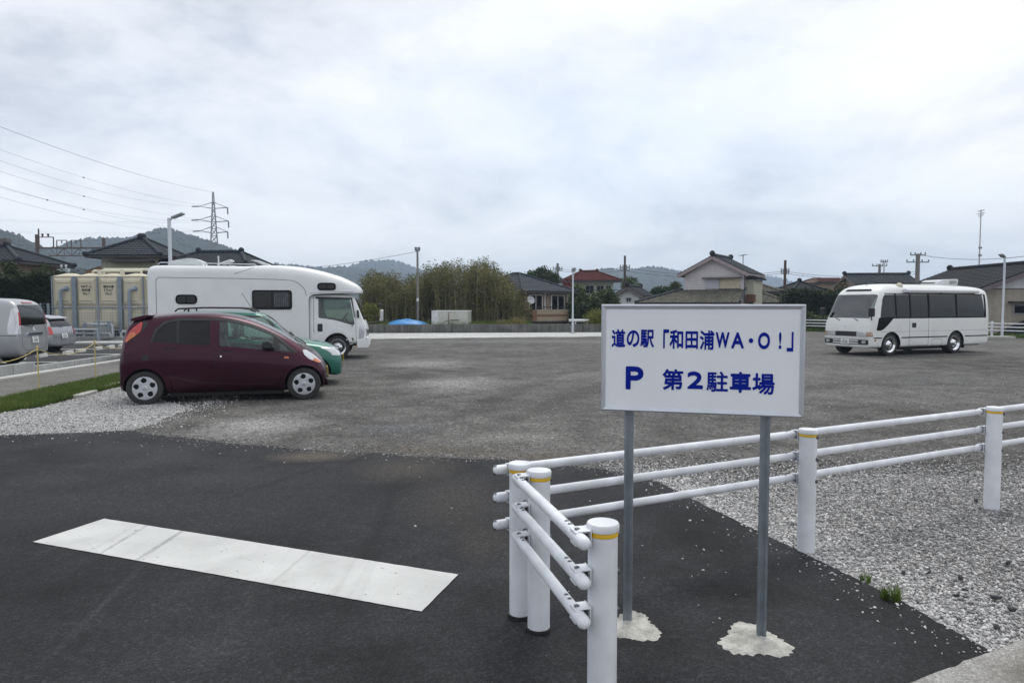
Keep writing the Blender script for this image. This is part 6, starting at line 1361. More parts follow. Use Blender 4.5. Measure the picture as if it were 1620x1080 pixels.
# ---- blue tarpaulin heap, white container, bamboo
BLUE = M('blue_tarpaulin', (.035, .22, .52), rough=.45, var=.12, scale=3, bump=.5, bscale=5)
c = W(644, 516, 43.4); th = thing('tarpaulin_heap', 'bright blue tarpaulin covering a low heap behind the wall', 'tarpaulin', (c.x, 43.4, 0)); q = random.Random(3); vs = []; fs = []; rings = 9; n = 30
for k in range(rings + 1):
    t = k / rings
    for i in range(n):
        a = i * 6.283 / n; rr = (1 - t ** 1.6) ** .8 if t < 1 else 0; z = .30 + .50 * t ** .6 * (1 + .06 * math.sin(4 * a + 5 * t)); vs.append((math.cos(a) * 1.30 * rr * (1 + .05 * math.sin(5 * a)), math.sin(a) * .9 * rr, z + q.uniform(-.012, .012)))
for k in range(rings):
    for i in range(n): fs.append((k*n+i, k*n+(i+1) % n, (k+1)*n+(i+1) % n, (k+1)*n+i))
MB().add(vs, fs).build('sheet', BLUE, th, smooth=35)
o = MB(); o.lathe([(1.28, .0), (1.28, .3), (1.1, .45), (.4, .6)], 20); o.build('heap', SOIL, th).scale = (1, .68, 1)
for i, a in enumerate((-.9, -.3, .5, .9)): MB().ball((a * 1.05, -.72, .36), .07, 8, 5).build('weight_stone', CONCRETE, th)
c = W(715, 515, 44.2); th = thing('storage_box', 'small off-white insulated container body behind the wall', 'container', (c.x, 44.2, 0), R(-6)); BX = M('off_white_panel', (.56, .56, .50), rough=.5, var=.06, streak=.12)
MB().box(-1.13, 1.13, -.75, .75, .35, 1.26).build('shell', BX, th, bevel=.03)
MB().box(-1.15, 1.15, -.77, .77, 1.26, 1.32).build('roof_edge', M('white_trim', (.7, .71, .7), rough=.5), th, bevel=.01)
MB().box(-.72, -.06, -.775, -.752, .40, 1.18).build('door', BX, th, bevel=.008)
m = MB(); m.box(-.08, -.05, -.80, -.776, .42, 1.2); m.box(-.3, .02, -.80, -.776, .66, .69); m.build('lock_bar', M('rusty_steel', (.16, .08, .05), rough=.8, var=.3), th)
MB().box(.05, .62, -.78, -.756, .70, .745).build('handle_bar', BLACK, th)
MB().box(-1.14, -.70, -.756, -.750, .37, 1.25).build('end_panel', M('white_trim', (0, 0, 0)), th)
for x in (-.9, .9): MB().box(x - .15, x + .15, -.7, .7, 0, .35).build('bearer', BARK, th)

def bamboo():
    th = tag(thing('bamboo_thicket', 'dense olive bamboo thicket behind the low wall', 'bamboo'), kind='stuff')
    q = np.random.default_rng(77); prof = [(572, 446), (585, 432), (600, 428), (620, 438), (634, 440), (650, 437), (668, 428), (684, 424), (696, 413), (712, 415), (726, 410), (738, 423), (752, 409), (768, 412), (782, 424), (796, 434), (810, 446), (824, 455), (834, 470)]
    px = np.array([p[0] for p in prof]); py = np.array([p[1] for p in prof]); n = 560
    x = q.uniform(574, 834, n); Y = q.uniform(45.2, 50.5, n); Yr = np.interp(x, px, py) + q.normal(3, 5, n) + (50.5 - Y) * 3.5
    X = (x - 810) / FPX * Y; H = EYE + (482 - Yr) * Y / FPX; H = np.clip(H, 1.2, 5.4)
    mb = MB(); lv = []; lc = 0
    for i in range(n):
        lx, ly = q.normal(0, .22), q.normal(0, .15); k = 4
        mb.tube([(X[i], Y[i], 0), (X[i] + lx * .25, Y[i] + ly * .25, H[i] * .5), (X[i] + lx, Y[i] + ly, H[i])], [.022, .017, .005], 4, False)
        m = int(60 + 26 * H[i]); t = q.uniform(0, 1, m) ** .62 * .92 + .10; r = .10 + .34 * (1 - np.abs(t - .62)) * q.uniform(.2, 1, m); a = q.uniform(0, 6.28, m); r *= np.where(t < .3, .6, 1)
        cx = X[i] + lx * t ** 2 + np.cos(a) * r; cy = Y[i] + ly * t ** 2 + np.sin(a) * r; lv.append(np.stack([cx, cy, H[i] * t], 1))
    mb.build('culms', M('bamboo_culm', (.20, .17, .075), rough=.6, var=.3, island=.4), th, fix=False)['kind'] = 'stuff'
    P = np.concatenate(lv)
    v, f = leaf_cloud(len(P), lambda q_, n_: P, .16, 5, .25, .30); np_mesh('leaves', v, f, OLIVE, th)['kind'] = 'stuff'
bamboo()
p = W(588, 480, 43.6); bush('flowering_shrub', 'yellow-green shrub glimpsed beside the camper mirror', 'shrub', (p.x, 43.6, 0), [(-.15, 0, 1.0, .45, .4, .8), (.3, 0, 1.25, .35, .35, .5)], 1800, .12, YELG, 11, [([(0, 0, 0), (0, 0, 1.0)], .04)])
p = W(645, 480, 43.8)
for i, (px, lb) in enumerate(((820, 'clump of dry yellow grass by the wall left of the balcony house'), (795, 'smaller dry grass clump before the bamboo'))):
    p = W(px, 513, 43.2); th = thing('grass_clump', lb, 'grass', (p.x, 43.2, .2)); qq = np.random.default_rng(i); blades('blades', qq.normal(0, .2, 260), qq.normal(0, .15, 260), np.zeros(260), qq.uniform(.3, .85 - .2 * i, 260), np.full(260, .03), leaf_mat('dry_grass', [(0, (.16, .15, .05)), (1, (.36, .30, .14))]), .6, th, i)
# weeds along the foot of the bamboo
x, y = rg.uniform(-10.5, 1.2, 9000), rg.uniform(43.0, 45.4, 9000); tag(blades('weeds', x, y, np.zeros(9000), rg.uniform(.3, .75, 9000), np.full(9000, .03), GRASS), 'rough green weeds between the wall and the bamboo', 'weeds', kind='stuff')

# ================================================================== HOUSES
ROOF_DK = M('dark_grey_roof_tiles', (.034, .038, .048), rough=.55, var=.22, scale=5, spec=.08)
ROOF_BK = M('blackish_roof_tiles', (.016, .020, .022), rough=.55, var=.25, scale=5, spec=.08)
ROOF_SL = M('slate_grey_roof', (.060, .064, .078), rough=.7, spec=.08, var=.15, scale=4)
ROOF_RED = M('red_brown_roof_tiles', (.085, .022, .019), rough=.75, spec=.08, var=.2, scale=4)
ROOF_GR = M('weathered_grey_green_tiles', (.125, .12, .098), rough=.8, spec=.08, var=.3, scale=3, streak=.2)
TRIM = M('brown_grey_trim', (.13, .11, .11), rough=.7, var=.15)
DKTRIM = M('dark_trim', (.035, .032, .035), rough=.6, var=.15)
WINGL = M('dark_reflecting_glass', (0, 0, 0))
def tile_slope(mb, poly, pitch=.27, row=.28, amp=.035, step=.03, flat=False):
    P = [Vector(p) for p in poly]; u = (P[1] - P[0]).normalized(); n = (P[1] - P[0]).cross(P[-1] - P[0]).normalized()
    if n.z < 0: n = -n
    v = n.cross(u)
    if v.z < 0: v = -v
    uv = [((p - P[0]).dot(u), (p - P[0]).dot(v)) for p in P]; u0, u1 = min(a for a, _ in uv), max(a for a, _ in uv); v1 = max(b for _, b in uv)
    sub = 2 if flat else 4; nu = max(1, int(round((u1 - u0) / pitch))) * sub; nv = max(1, int(round(v1 / row)))
    us = np.linspace(u0, u1, nu + 1); vs = []; fs = []
    hu = np.zeros(nu + 1) if flat else amp * np.abs(np.cos(np.arange(nu + 1) * math.pi / sub))
    for r in range(nv):
        a, b = v1 * r / nv, v1 * (r + 1) / nv; o = len(vs)
        for (vv, hh) in ((a, step), (b, 0.0)):
            for i in range(nu + 1): vs.append(P[0] + u * float(us[i]) + v * vv + n * (float(hu[i]) + hh))
        uc = (us[:-1] + us[1:]) / 2; k = in_poly(uc, np.full(nu, (a + b) / 2), uv)
        for i in range(nu):
            if k[i]: fs.append((o + i, o + i + 1, o + nu + 2 + i, o + nu + 1 + i))
        if r:
            for i in range(nu):
                if k[i]: fs.append((o - (nu + 1) + i, o - (nu + 1) + i + 1, o + i + 1, o + i))
    mb.add(vs, fs); mb.slab([p - n * .02 for p in P], .09)
def window(th, face, dims, u0, u1, z0, z1, frame=None, glassm=None, rows=1, cols=2, name='window'):
    # face: 'f' front (-y), 'r' right (+x), 'l' left (-x); u along the wall
    x0, x1, y0, y1 = dims; fr = frame or M('grey_sash', (.30, .31, .32), rough=.5)
    def P(u, z, d): return {'f': (u, y0 - d, z), 'r': (x1 + d, u, z), 'l': (x0 - d, u, z)}[face]
    def slab(a, b, c, d_, t0, t1):
        m = MB(); A = [P(a, c, t0), P(b, c, t0), P(b, d_, t0), P(a, d_, t0), P(a, c, t1), P(b, c, t1), P(b, d_, t1), P(a, d_, t1)]
        return m.add(A, [(3,2,1,0),(4,5,6,7),(0,1,5,4),(1,2,6,5),(2,3,7,6),(3,0,4,7)])
    w = .05; m = MB()
    for q in ((u0, u1, z0, z0 + w), (u0, u1, z1 - w, z1), (u0, u0 + w, z0 + w, z1 - w), (u1 - w, u1, z0 + w, z1 - w)): s = slab(*q, .0, .06); m.add(s.v, s.f)
    for c in range(1, cols): uc = u0 + (u1 - u0) * c / cols; s = slab(uc - .02, uc + .02, z0 + w, z1 - w, .0, .05); m.add(s.v, s.f)
    for c in range(1, rows): zc = z0 + (z1 - z0) * c / rows; s = slab(u0 + w, u1 - w, zc - .02, zc + .02, .0, .045); m.add(s.v, s.f)
    o = m.build(name, fr, th)
    slab(u0 + w * .6, u1 - w * .6, z0 + w * .6, z1 - w * .6, .004, .02).build('pane', glassm or WINGL, o)
    return o
def house(label, cx, cy, rz, w, d, z0, eave, ridge, wall, roof, kind='hip', rl=.3, axis='x', oh=.55, flat=False, pitch=.27, name='house', trim=None, gable_mat=None):
    th = thing(name, label, 'house', (cx, cy, 0), rz); x0, x1, y0, y1 = -w / 2, w / 2, -d / 2, d / 2
    MB().box(x0, x1, y0, y1, z0, eave - .02).build('wall', wall, th)
    X0, X1, Y0, Y1 = x0 - oh, x1 + oh, y0 - oh, y1 + oh; mb = MB(); E = eave; caps = []
    if axis == 'x':
        L = (w * rl / 2) if kind == 'hip' else (w / 2 + oh); a, b = Vector((-L, 0, ridge)), Vector((L, 0, ridge))
        S = [[(X0, Y0, E), (X1, Y0, E), b, a], [(X1, Y1, E), (X0, Y1, E), a, b]]
        if kind == 'hip': S += [[(X1, Y0, E), (X1, Y1, E), b], [(X0, Y1, E), (X0, Y0, E), a]]; caps = [((X0, Y0, E), a), ((X1, Y0, E), b), ((X0, Y1, E), a), ((X1, Y1, E), b)]
    else:
        L = (d * rl / 2) if kind == 'hip' else (d / 2 + oh); a, b = Vector((0, -L, ridge)), Vector((0, L, ridge))
        S = [[(X1, Y0, E), (X1, Y1, E), b, a], [(X0, Y1, E), (X0, Y0, E), a, b]]
        if kind == 'hip': S += [[(X0, Y0, E), (X1, Y0, E), a], [(X1, Y1, E), (X0, Y1, E), b]]; caps = [((X0, Y0, E), a), ((X1, Y0, E), a), ((X0, Y1, E), b), ((X1, Y1, E), b)]
    for s in S: tile_slope(mb, s, flat=flat, pitch=pitch)
    r = mb.build('roof', roof, th)
    m = MB(); r_ = .06 if flat else .11
    m.tube([a + Vector((0, 0, .07)), b + Vector((0, 0, .07))], r_ * 1.25, 8); m.bar(a + Vector((0, 0, .0)), b + Vector((0, 0, .0)), .22, .16)
    for p, q in caps: m.tube([Vector(p) + Vector((0, 0, .05)), q + Vector((0, 0, .07))], r_, 8); m.ball(Vector(p) + Vector((0, 0, .09)), r_ * 1.4, 8, 5)
    if not flat: m.ball(a + Vector((0, 0, .17)), r_ * 1.9, 8, 6); m.ball(b + Vector((0, 0, .17)), r_ * 1.9, 8, 6)
    m.build('ridge_cap', roof, r, smooth=50)
    t = trim or DKTRIM
    for p, q in (((X0, Y0), (X1, Y0)), ((X1, Y0), (X1, Y1)), ((X0, Y1), (X1, Y1)), ((X0, Y0), (X0, Y1))):
        if kind == 'gable' and ((axis == 'y' and p[1] == q[1]) or (axis == 'x' and p[0] == q[0])): continue
        MB().bar((*p, E - .09), (*q, E - .09), .06, .14).build('gutter', t, th)
    if kind == 'hip': MB().box(X0 + .05, X1 - .05, Y0 + .05, Y1 - .05, E - .10, E - .06).build('soffit', M('pale_soffit', (.38, .36, .34), rough=.8), th)
    if kind == 'gable':
        gm = gable_mat or wall
        if axis == 'y':
            for yy in (y0, y1): MB().prism([(x0, E - .03), (x1, E - .03), (0, ridge - (ridge - E) * oh / (w / 2 + oh) * .2 - .10)], 'y', yy - .004 if yy < 0 else yy - .1, yy + .1 if yy < 0 else yy + .004).build('gable', gm, th)
        else:
            for xx in (x0, x1): MB().prism([(y0, E - .03), (y1, E - .03), (0, ridge - .10)], 'x', xx - .004 if xx < 0 else xx - .1, xx + .1 if xx < 0 else xx + .004).build('gable', gm, th)
        for p, q in (((X0, Y0, E), a), ((X1, Y0, E), a if axis == 'y' else b), ((X0, Y1, E), b if axis == 'y' else a), ((X1, Y1, E), b)): MB().bar(Vector(p) - Vector((0, 0, .13)), q - Vector((0, 0, .13)), .07, .24).build('bargeboard', trim or TRIM, th)
    return th, (x0, x1, y0, y1)
def Z(py, Y): return EYE + (482 - py) * Y / FPX
def X_(px, Y): return (px - 810) / FPX * Y

CREAMW = M('cream_render', (.42, .42, .33), rough=.9, var=.08, streak=.12)
TANW = M('tan_render', (.26, .20, .15), rough=.9, var=.12, streak=.15)
BEIGE = M('beige_render', (.36, .32, .26), rough=.9, var=.1, streak=.15)
SIDING = M('pale_mauve_siding', (.60, .565, .575), rough=.75, var=.05, streak=.08)
WHITEW = M('white_plaster', (.62, .63, .64), rough=.9, var=.06, streak=.12)
# A far left
Y = 40; th, D = house('low tan house with dark tiled roof at the far left edge', X_(-78, Y), Y + 2.5, R(6), 6.6, 5, 0, Z(413, Y), Z(390, Y + 2), TANW, ROOF_DK, 'hip', .45)
window(th, 'f', D, -.6, 2.6, 1.2, 3.6, cols=4); window(th, 'f', D, -3.0, -1.0, 1.2, 3.6, cols=2)
MB().box(1.1, 1.55, -.1, .35, Z(392, Y), Z(382, Y + 2) + .2).build('chimney', TRIM, th)
# B house behind the tank, with a lower wing
Y = 45; th, D = house('cream house with dark hipped tile roof behind the water tank', -24.67, 46.75, 0, 3.5, 3.4, 0, Z(404, 44.5), Z(378.5, 46.75), CREAMW, ROOF_DK, 'hip', .05, oh=.65)
window(th, 'f', D, -.6, .4, 2.2, 3.9, frame=TRIM, cols=2); window(th, 'f', D, .55, 1.7, 2.2, 3.9, cols=2)
MB().box(-.9, 1.75, D[2] - .75, D[2] - .02, Z(416, Y), Z(413, Y)).build('canopy', DKTRIM, th)
MB().box(-1.74, 1.74, D[2] - .02, D[2] - .005, Z(413, Y), Z(406, Y)).build('fascia', M('pale_fascia', (.45, .40, .38), rough=.8), th)
th, D = house('lower tiled wing joined behind the camper roof', -20.0, 48.0, R(-2), 4.8, 4.2, 0, Z(417, 45.5), Z(400.5, 48), CREAMW, ROOF_DK, 'hip', .62, oh=.5); window(th, 'f', D, -1.2, .8, 1.6, 3.4)
Y = 52; th, D = house('small white shed with brown gable eave left of the cream house', X_(158, Y), Y + 2, R(22), 2.6, 3, 0, Z(430, Y), Z(417, Y), WHITEW, ROOF_DK, 'gable', axis='y', oh=.25, trim=M('orange_brown_trim', (.22, .10, .04)))
window(th, 'f', D, -.5, .5, 1.6, 2.6)
# C balcony house
th, D = house('tan house with slate roof and striped balcony right of the bamboo', .3, 52.2, R(37), 4.0, 7.0, 0.0, Z(461, 50), Z(433.5, 52), TANW, ROOF_SL, 'hip', .12, axis='y', oh=.5, flat=True, pitch=.5)
window(th, 'f', D, -1.55, -.35, 1.0, 2.38, frame=M('white_trim', (0, 0, 0)), cols=2); window(th, 'f', D, .45, 1.7, 1.0, 2.38, frame=M('white_trim', (0, 0, 0)), cols=2)
b1, b2 = M('balcony_tan_panel', (.30, .25, .18), rough=.8), M('balcony_brown_panel', (.17, .10, .06), rough=.8)
y = D[2] - 1.1; MB().box(-2.15, 2.15, y, D[2], .45, .56).build('balcony_floor', DKTRIM, th)
for z0, z1, mt in ((.56, .86, b1), (.86, 1.02, b2), (1.02, 1.36, b1)):
    MB().box(-1.75, 2.15, y - .03, y + .03, z0, z1).build('balcony_panel', mt, th); MB().box(-2.15, -2.09, y, D[2], z0, z1).build('balcony_panel', mt, th)
MB().box(-2.15, -1.75, y - .035, y + .03, .56, 1.36).build('balcony_post', b2, th)
m = MB(); m.bar((-2.15, y, 1.52), (2.15, y, 1.52), .05, .05); m.bar((-2.13, y, 1.52), (-2.13, D[2], 1.52), .05, .05)
for x in np.linspace(-2.1, 2.1, 9): m.cyl((x, y, 1.36), (x, y, 1.52), .015, n=6)
m.build('balcony_rail', BLACK, th)
m = MB(); m.lathe([(.001, 0), (.2, .03), (.28, .08), (.27, .09)], 18, (-2.35, y - .1, 1.98), (-.3, -1, .4)); m.cyl((-2.3, y, 1.9), (-2.2, D[2], 1.8), .02); m.build('satellite_dish', M('dish_grey', (.45, .46, .47), rough=.5), th, smooth=40)
MB().cyl((-.15, D[2] - .06, .5), (-.15, D[2] - .06, 2.6), .04).build('downpipe', M('white_trim', (0, 0, 0)), th)
m = MB(); m.cyl((.2, 1.2, 3.3), (.2, 1.2, 4.0), .06); m.build('roof_vent_pipe', M('white_trim', (0, 0, 0)), th)
# D red roof house
Y = 75; th, D = house('two-storey cream house with red-brown hipped roof above the shrubs', X_(931, Y + 2.5), Y + 2.5, R(4), 4.4, 5, 0, Z(444, Y), Z(430.5, Y + 2.5), CREAMW, ROOF_RED, 'hip', .42, oh=.75)
for u0, u1 in ((-1.9, -1.2), (-.8, .1), (.4, 1.2), (1.4, 2.0)): window(th, 'f', D, u0, u1, 2.9, 3.75, cols=2)
MB().box(-2.25, 2.25, D[2] - .03, D[2] - .004, Z(448.5, Y), Z(445, Y)).build('white_band', WHITEW, th)
m = MB(); m.bar((-2.4, D[2] - .9, Z(459, Y)), (2.6, D[2] - .9, Z(459, Y)), .06, .06)
for x in np.linspace(-2.4, 2.6, 12): m.cyl((x, D[2] - .9, Z(467, Y)), (x, D[2] - .9, Z(459, Y)), .03, n=6)
m.build('balcony_rail', DKTRIM, th)
th, D = house('lower red-roofed wing peeping left of the red house', X_(897, 73), 73.5, R(4), 1.6, 2.5, 0, Z(462, 72), Z(450, 73), CREAMW, ROOF_RED, 'hip', .3, oh=.4)
# E white storehouse
Y = 60; th, D = house('little white gabled storehouse with dark tiles left of the big house', X_(1009, Y), Y + 2, R(-24), 2.0, 4.2, 0, Z(468, Y), Z(453, Y), WHITEW, ROOF_BK, 'gable', axis='y', oh=.35)
window(th, 'f', D, -.15, .30, Z(477, Y), Z(470.5, Y), cols=2)
# F big two-storey gabled house
Y = 50; rzF = R(-33); gw = 4.25; c0 = Vector((X_(1128, Y), Y, 0)); fwd = Vector((-math.sin(rzF), math.cos(rzF), 0)); cen = c0 + fwd * 1.9
th, D = house('big pale two-storey gabled house rising behind the sign', cen.x, cen.y, rzF, gw, 3.8, 0, Z(434, Y), Z(405.5, Y), SIDING, ROOF_DK, 'gable', axis='y', oh=.42, trim=M('mauve_bargeboard', (.30, .25, .25), rough=.7))
y0 = D[2]; zs = np.arange(Z(458, Y), Z(436, Y), .16); m = MB()
for z in zs: m.box(-gw / 2, gw / 2, y0 - .012, y0 - .004, z, z + .018)
m.build('siding_joint', M('siding_joint_grey', (.33, .30, .31), rough=.8), th)
for u0, u1, mt, nm in ((-.55, .40, M('grey_shutter', (.47, .46, .50), rough=.6), 'shutter'), (.46, 1.85, M('cream_shutter', (.50, .44, .32), rough=.6), 'shutter')):
    MB().box(u0, u1, y0 - .07, y0 - .005, Z(456.5, Y), Z(441, Y)).build(nm, mt, th, bevel=.01)
MB().box(-.75, 2.0, y0 - .45, y0 - .005, Z(441, Y), Z(439, Y)).build('window_hood', TRIM, th); MB().box(.40, 1.9, y0 - .12, y0 - .005, Z(458, Y), Z(456.6, Y)).build('window_sill', TRIM, th)
MB().cyl((gw / 2 + .05, y0 + .05, 0), (gw / 2 + .05, y0 + .05, Z(436, Y)), .06).build('downpipe', TRIM, th)
m = MB(); m.cyl((gw / 2 - .9, 1.2, Z(425, Y)), (gw / 2 - .9, 1.2, Z(400, Y)), .03); zz = Z(402, Y)
for k in range(5): m.cyl((gw / 2 - 1.2 + k * .1, .95, zz + .02 * k), (gw / 2 - 1.0 + k * .1, 1.45, zz + .02 * k), .012, n=5)
m.build('tv_aerial', GALV, th)
mb = MB(); tile_slope(mb, [(-4.6, y0 - 3.3, Z(479, 47.5)), (2.75, y0 - 3.3, Z(479, 47.5)), (2.25, y0 + .02, Z(458.5, Y)), (-2.3, y0 + .02, Z(458.5, Y))]); tile_slope(mb, [(-4.6, y0 + 3, Z(479, 50)), (-4.6, y0 - 3.3, Z(479, 47.5)), (-2.3, y0 + .02, Z(458.5, Y)), (-2.3, y0 + 3, Z(458.5, Y))])
r2 = mb.build('lower_roof', ROOF_GR, th)
MB().tube([(-4.6, y0 - 3.3, Z(479, 47.5) + .06), (-2.3, y0 + .02, Z(458.5, Y) + .08)], .10, 8).build('ridge_cap', ROOF_DK, r2); MB().tube([(2.75, y0 - 3.3, Z(479, 47.5) + .06), (2.25, y0 + .02, Z(458.5, Y) + .08)], .08, 8).build('ridge_cap', ROOF_DK, r2)
MB().box(-4.1, 2.4, y0 - 2.8, y0 + 3, 0, Z(480, 47.5)).build('lower_wall', TANW, th); m = MB(); m.bar((-4.6, y0 - 3.34, Z(480, 47.5)), (2.8, y0 - 3.34, Z(480, 47.5)), .08, .12); m.build('lower_gutter', DKTRIM, th)
mb = MB(); tile_slope(mb, [(gw / 2 + .8, D[2] + .3, Z(441, Y)), (gw / 2 + .8, D[2] + 3.2, Z(441, Y)), (gw / 2 + .02, D[2] + 3.2, Z(434.5, Y)), (gw / 2 + .02, D[2] + .3, Z(434.5, Y))]); mb.build('side_lean_to', ROOF_DK, th)
MB().box(gw / 2, gw / 2 + .55, D[2] + .6, D[2] + 3.0, 0, Z(443, Y)).build('side_wall', CREAMW, th)
MB().box(gw / 2 + .1, gw / 2 + .7, D[2] + .2, D[2] + .58, Z(478, Y), Z(466, Y)).build('electric_meter', M('rusty_steel', (0, 0, 0)), th, bevel=.02)
Y = 56; th, D = house('low house with grey-green tiles stepping down right of the big house', X_(1197, Y), Y + 2.5, R(-12), 3.4, 5, 0, Z(462, Y), Z(447, Y + 2), CREAMW, ROOF_GR, 'hip', .3, oh=.6); window(th, 'f', D, -1.2, 1.2, Z(474, Y), Z(464.5, Y), cols=3)
Y = 53; th, D = house('lowest grey-tiled roof beside the dark hedge right of the sign', X_(1206, Y), Y + 2, R(-10), 3.4, 3.6, 0, Z(479, Y), Z(464, Y + 2), CREAMW, ROOF_GR, 'hip', .35, oh=.5)
# H, J further roofs
Y = 66; th, D = house('dark pyramid roof peeping over the hedge left of the minibus', X_(1277, Y), Y + 2, R(10), 2.4, 2.4, 0, Z(459, Y), Z(446, Y + 2), WHITEW, ROOF_BK, 'hip', .02, oh=.5)
m = MB(); m.cyl((0, 0, Z(446, Y)), (0, 0, Z(439, Y)), .05); m.ball((0, 0, Z(443, Y)), .12, 8, 5); m.build('finial', DKTRIM, th)
Y = 62; th, D = house('grey tiled gable roof behind the minibus roof', X_(1412, Y), Y + 3, R(-8), 4.6, 5, 0, Z(450, Y), Z(435, Y + 3), BEIGE, ROOF_DK, 'gable', axis='x', oh=.5)
Y = 72; th, D = house('long flat brownish building far behind the minibus', X_(1326, Y), Y + 3, 0, 3.6, 5, 0, Z(446, Y), Z(441.5, Y + 3), TANW, M('rust_brown_roof', (.13, .07, .05), rough=.8, var=.2), 'hip', .8, flat=True, oh=.2)
# K house at the right, ridge running away from the camera
hw_ = 3.3; th, D = house('house with blackish tiled gable roof at the right edge behind the minibus', 30.4, 44.0, R(-1.5), hw_ * 2, 8.4, -.2, Z(456, 39), Z(419, 42), BEIGE, ROOF_BK, 'gable', axis='y', oh=.62, gable_mat=WHITEW, pitch=.32)
window(th, 'f', D, -1.7, .3, 1.15, 1.72, cols=3); MB().box(-2.0, .6, D[2] - .55, D[2] - .004, 1.82, 1.88).build('window_hood', DKTRIM, th); MB().box(-3.25, 3.25, D[2] - .02, D[2] - .004, 2.55, 2.62).build('gable_line', TRIM, th)
m = MB()
for x in (-2.6, -1.4, 1.4, 2.6): m.box(x - .07, x + .07, D[2] - .6, D[2], 2.62 + (3.2 - abs(x)) * .4, 2.75 + (3.2 - abs(x)) * .4)
m.build('purlin_end', DKTRIM, th)
for (x0, z0, x1, z1) in ((-2.4, 1.9, -1.9, 1.9),): pass
mb = MB(); tile_slope(mb, [(-2.9, D[2] - .5, -.1), (-2.9, D[2] - 5.2, -.1), (.5, D[2] - 5.2, 1.55), (.5, D[2] - .5, 1.55)], pitch=.32); r3 = mb.build('lean_to_roof', ROOF_BK, th); MB().tube([(-2.9, D[2] - .5, -.02), (.5, D[2] - .5, 1.65)], .10, 8).build('lean_to_ridge', ROOF_BK, r3)
MB().prism([(-2.75, -.2), (.45, -.2), (.45, 1.40), (-2.75, -.15)], 'y', D[2] - 5.0, D[2] - .7).build('lean_to_wall', TANW, th)
m = MB(); m.cyl((2.2, 1.5, 3.0), (2.2, 1.5, 3.9), .1); m.build('flue', GALV, th)
# tall aerial mast behind that roof
p = W(1549, 420, 47); th = thing('aerial_mast', 'tall thin aerial mast above the right-hand roof', 'mast', (p.x, 47, 0)); zt = Z(333, 47)
MB().lathe([(.05, 0), (.04, zt * .6), (.028, zt)], 8).build('mast', M('pinkish_mast', (.42, .36, .37), rough=.5), th); m = MB()
for k, (z, l) in enumerate(((zt - .12, .26), (zt - .3, .30), (zt - .45, .2))): m.cyl((-l, 0, z), (l, 0, z + .12), .014, n=5); m.cyl((0, -l, z), (0, l, z), .014, n=5)
for z in (zt - 2.6, zt - 3.1): m.box(-.05, .12, -.06, .06, z, z + .12)
m.build('antenna', GALV, th)

# ---- poles, gantry, pylon, wires
POLE = M('concrete_pole', (.20, .19, .18), rough=.9, var=.15)
def pole(px, ytop, Y, label, r=.11, arms=(), extra=None, col=None):
    p = W(px, 480, Y); th = thing('utility_pole', label, 'utility pole', (p.x, Y, 0), 0, 'poles on the skyline'); zt = Z(ytop, Y); MB().lathe([(r * 1.25, 0), (r, zt), (.001, zt + .01)], 10).build('shaft', col or POLE, th, smooth=40)
    for z, l in arms:
        m = MB(); m.bar((-l, 0, Z(z, Y)), (l, 0, Z(z, Y)), .09, .09)
        for s in (-1, -.4, .4, 1): m.cyl((s * l, 0, Z(z, Y)), (s * l, 0, Z(z, Y) + .22), .05, n=6)
        m.build('crossarm', GALV, th)
    return Vector((p.x, Y, zt))
t1 = pole(661, 396, 44.6, 'slender grey utility pole in front of the bamboo', .065, ((397, .14),))
th = [o for o in bpy.data.objects if o.name.startswith('utility_pole')][-1]; MB().box(-.06, .06, -.12, -.07, 1.9, 2.1).build('pole_plate', M('white_trim', (0, 0, 0)), th)
t2 = pole(882, 417, 80, 'short dark utility pole left of the red-roofed house', .14, ((425, .5), (428, .5)))
t3 = pole(988, 405, 62, 'tall dark utility pole between the red house and the white storehouse', .095, ((423, .4), (427, .4)), col=M('dark_wood_pole', (.07, .055, .05), rough=.9))
t4 = pole(1241, 412, 58, 'brown wooden utility pole right of the big gabled house', .10, ((429, .3), (433, .3)), col=M('brown_wood_pole', (.085, .050, .040), rough=.9))
t5 = pole(1450, 402, 58, 'utility pole with side brackets rising behind the minibus', .16, ((404, .6), (415, .9)))
t6 = pole(1390, 418, 70, 'short utility pole left of the aerial behind the minibus', .12, ((421, .7),))
t7 = pole(1397, 413, 66, 'pale aerial post standing next to the short utility pole', .07, ((415, .3),), col=M('pale_lamp_paint', (0, 0, 0)))
t8 = pole(782, 421, 70, 'thin pole tip sticking up behind the bamboo', .10)
WIRE = M('black_cable', (.09, .095, .105), rough=.7)
def wire(name, a, b, sag, r, label, n=14, cat='cable', marks=()):
    a, b = Vector(a), Vector(b); th = thing(name, label, cat); pts = [a.lerp(b, t / n) - Vector((0, 0, sag * 4 * (t / n) * (1 - t / n))) for t in range(n + 1)]
    MB().tube(pts, r, 4).build('strand', WIRE, th)
    for t in marks:
        p = a.lerp(b, t) - Vector((0, 0, sag * 4 * t * (1 - t))); m = MB(); m.ball(p, .17, 8, 5); m.build('marker', WIRE, th)
    return th
wire('overhead_cable', t1 - Vector((0, 0, .1)), W(300, 431, 60), .5, .014, 'thin cable from the bamboo pole down towards the camper roof')
for k, (dz, w_) in enumerate(((425, 'upper'), (428, 'lower'))):
    wire('overhead_cable', W(882, dz, 80), W(988, dz - 2 + 2 * k, 62), .2, .02, f'{w_} cable between the poles over the red-roofed house'); wire('overhead_cable', W(988, dz - 2 + 2 * k, 62), W(1241, dz + 4, 58), .5, .02, f'{w_} cable from the dark pole over the big gabled house'); wire('overhead_cable', W(1241, dz + 4, 58), W(1450, dz + 4 + k, 58), .45, .018, f'{w_} cable from the brown pole towards the minibus')
wire('overhead_cable', W(1455, 403, 58), W(1700, 393, 40), .5, .022, 'single cable running off the right edge above the roofs')

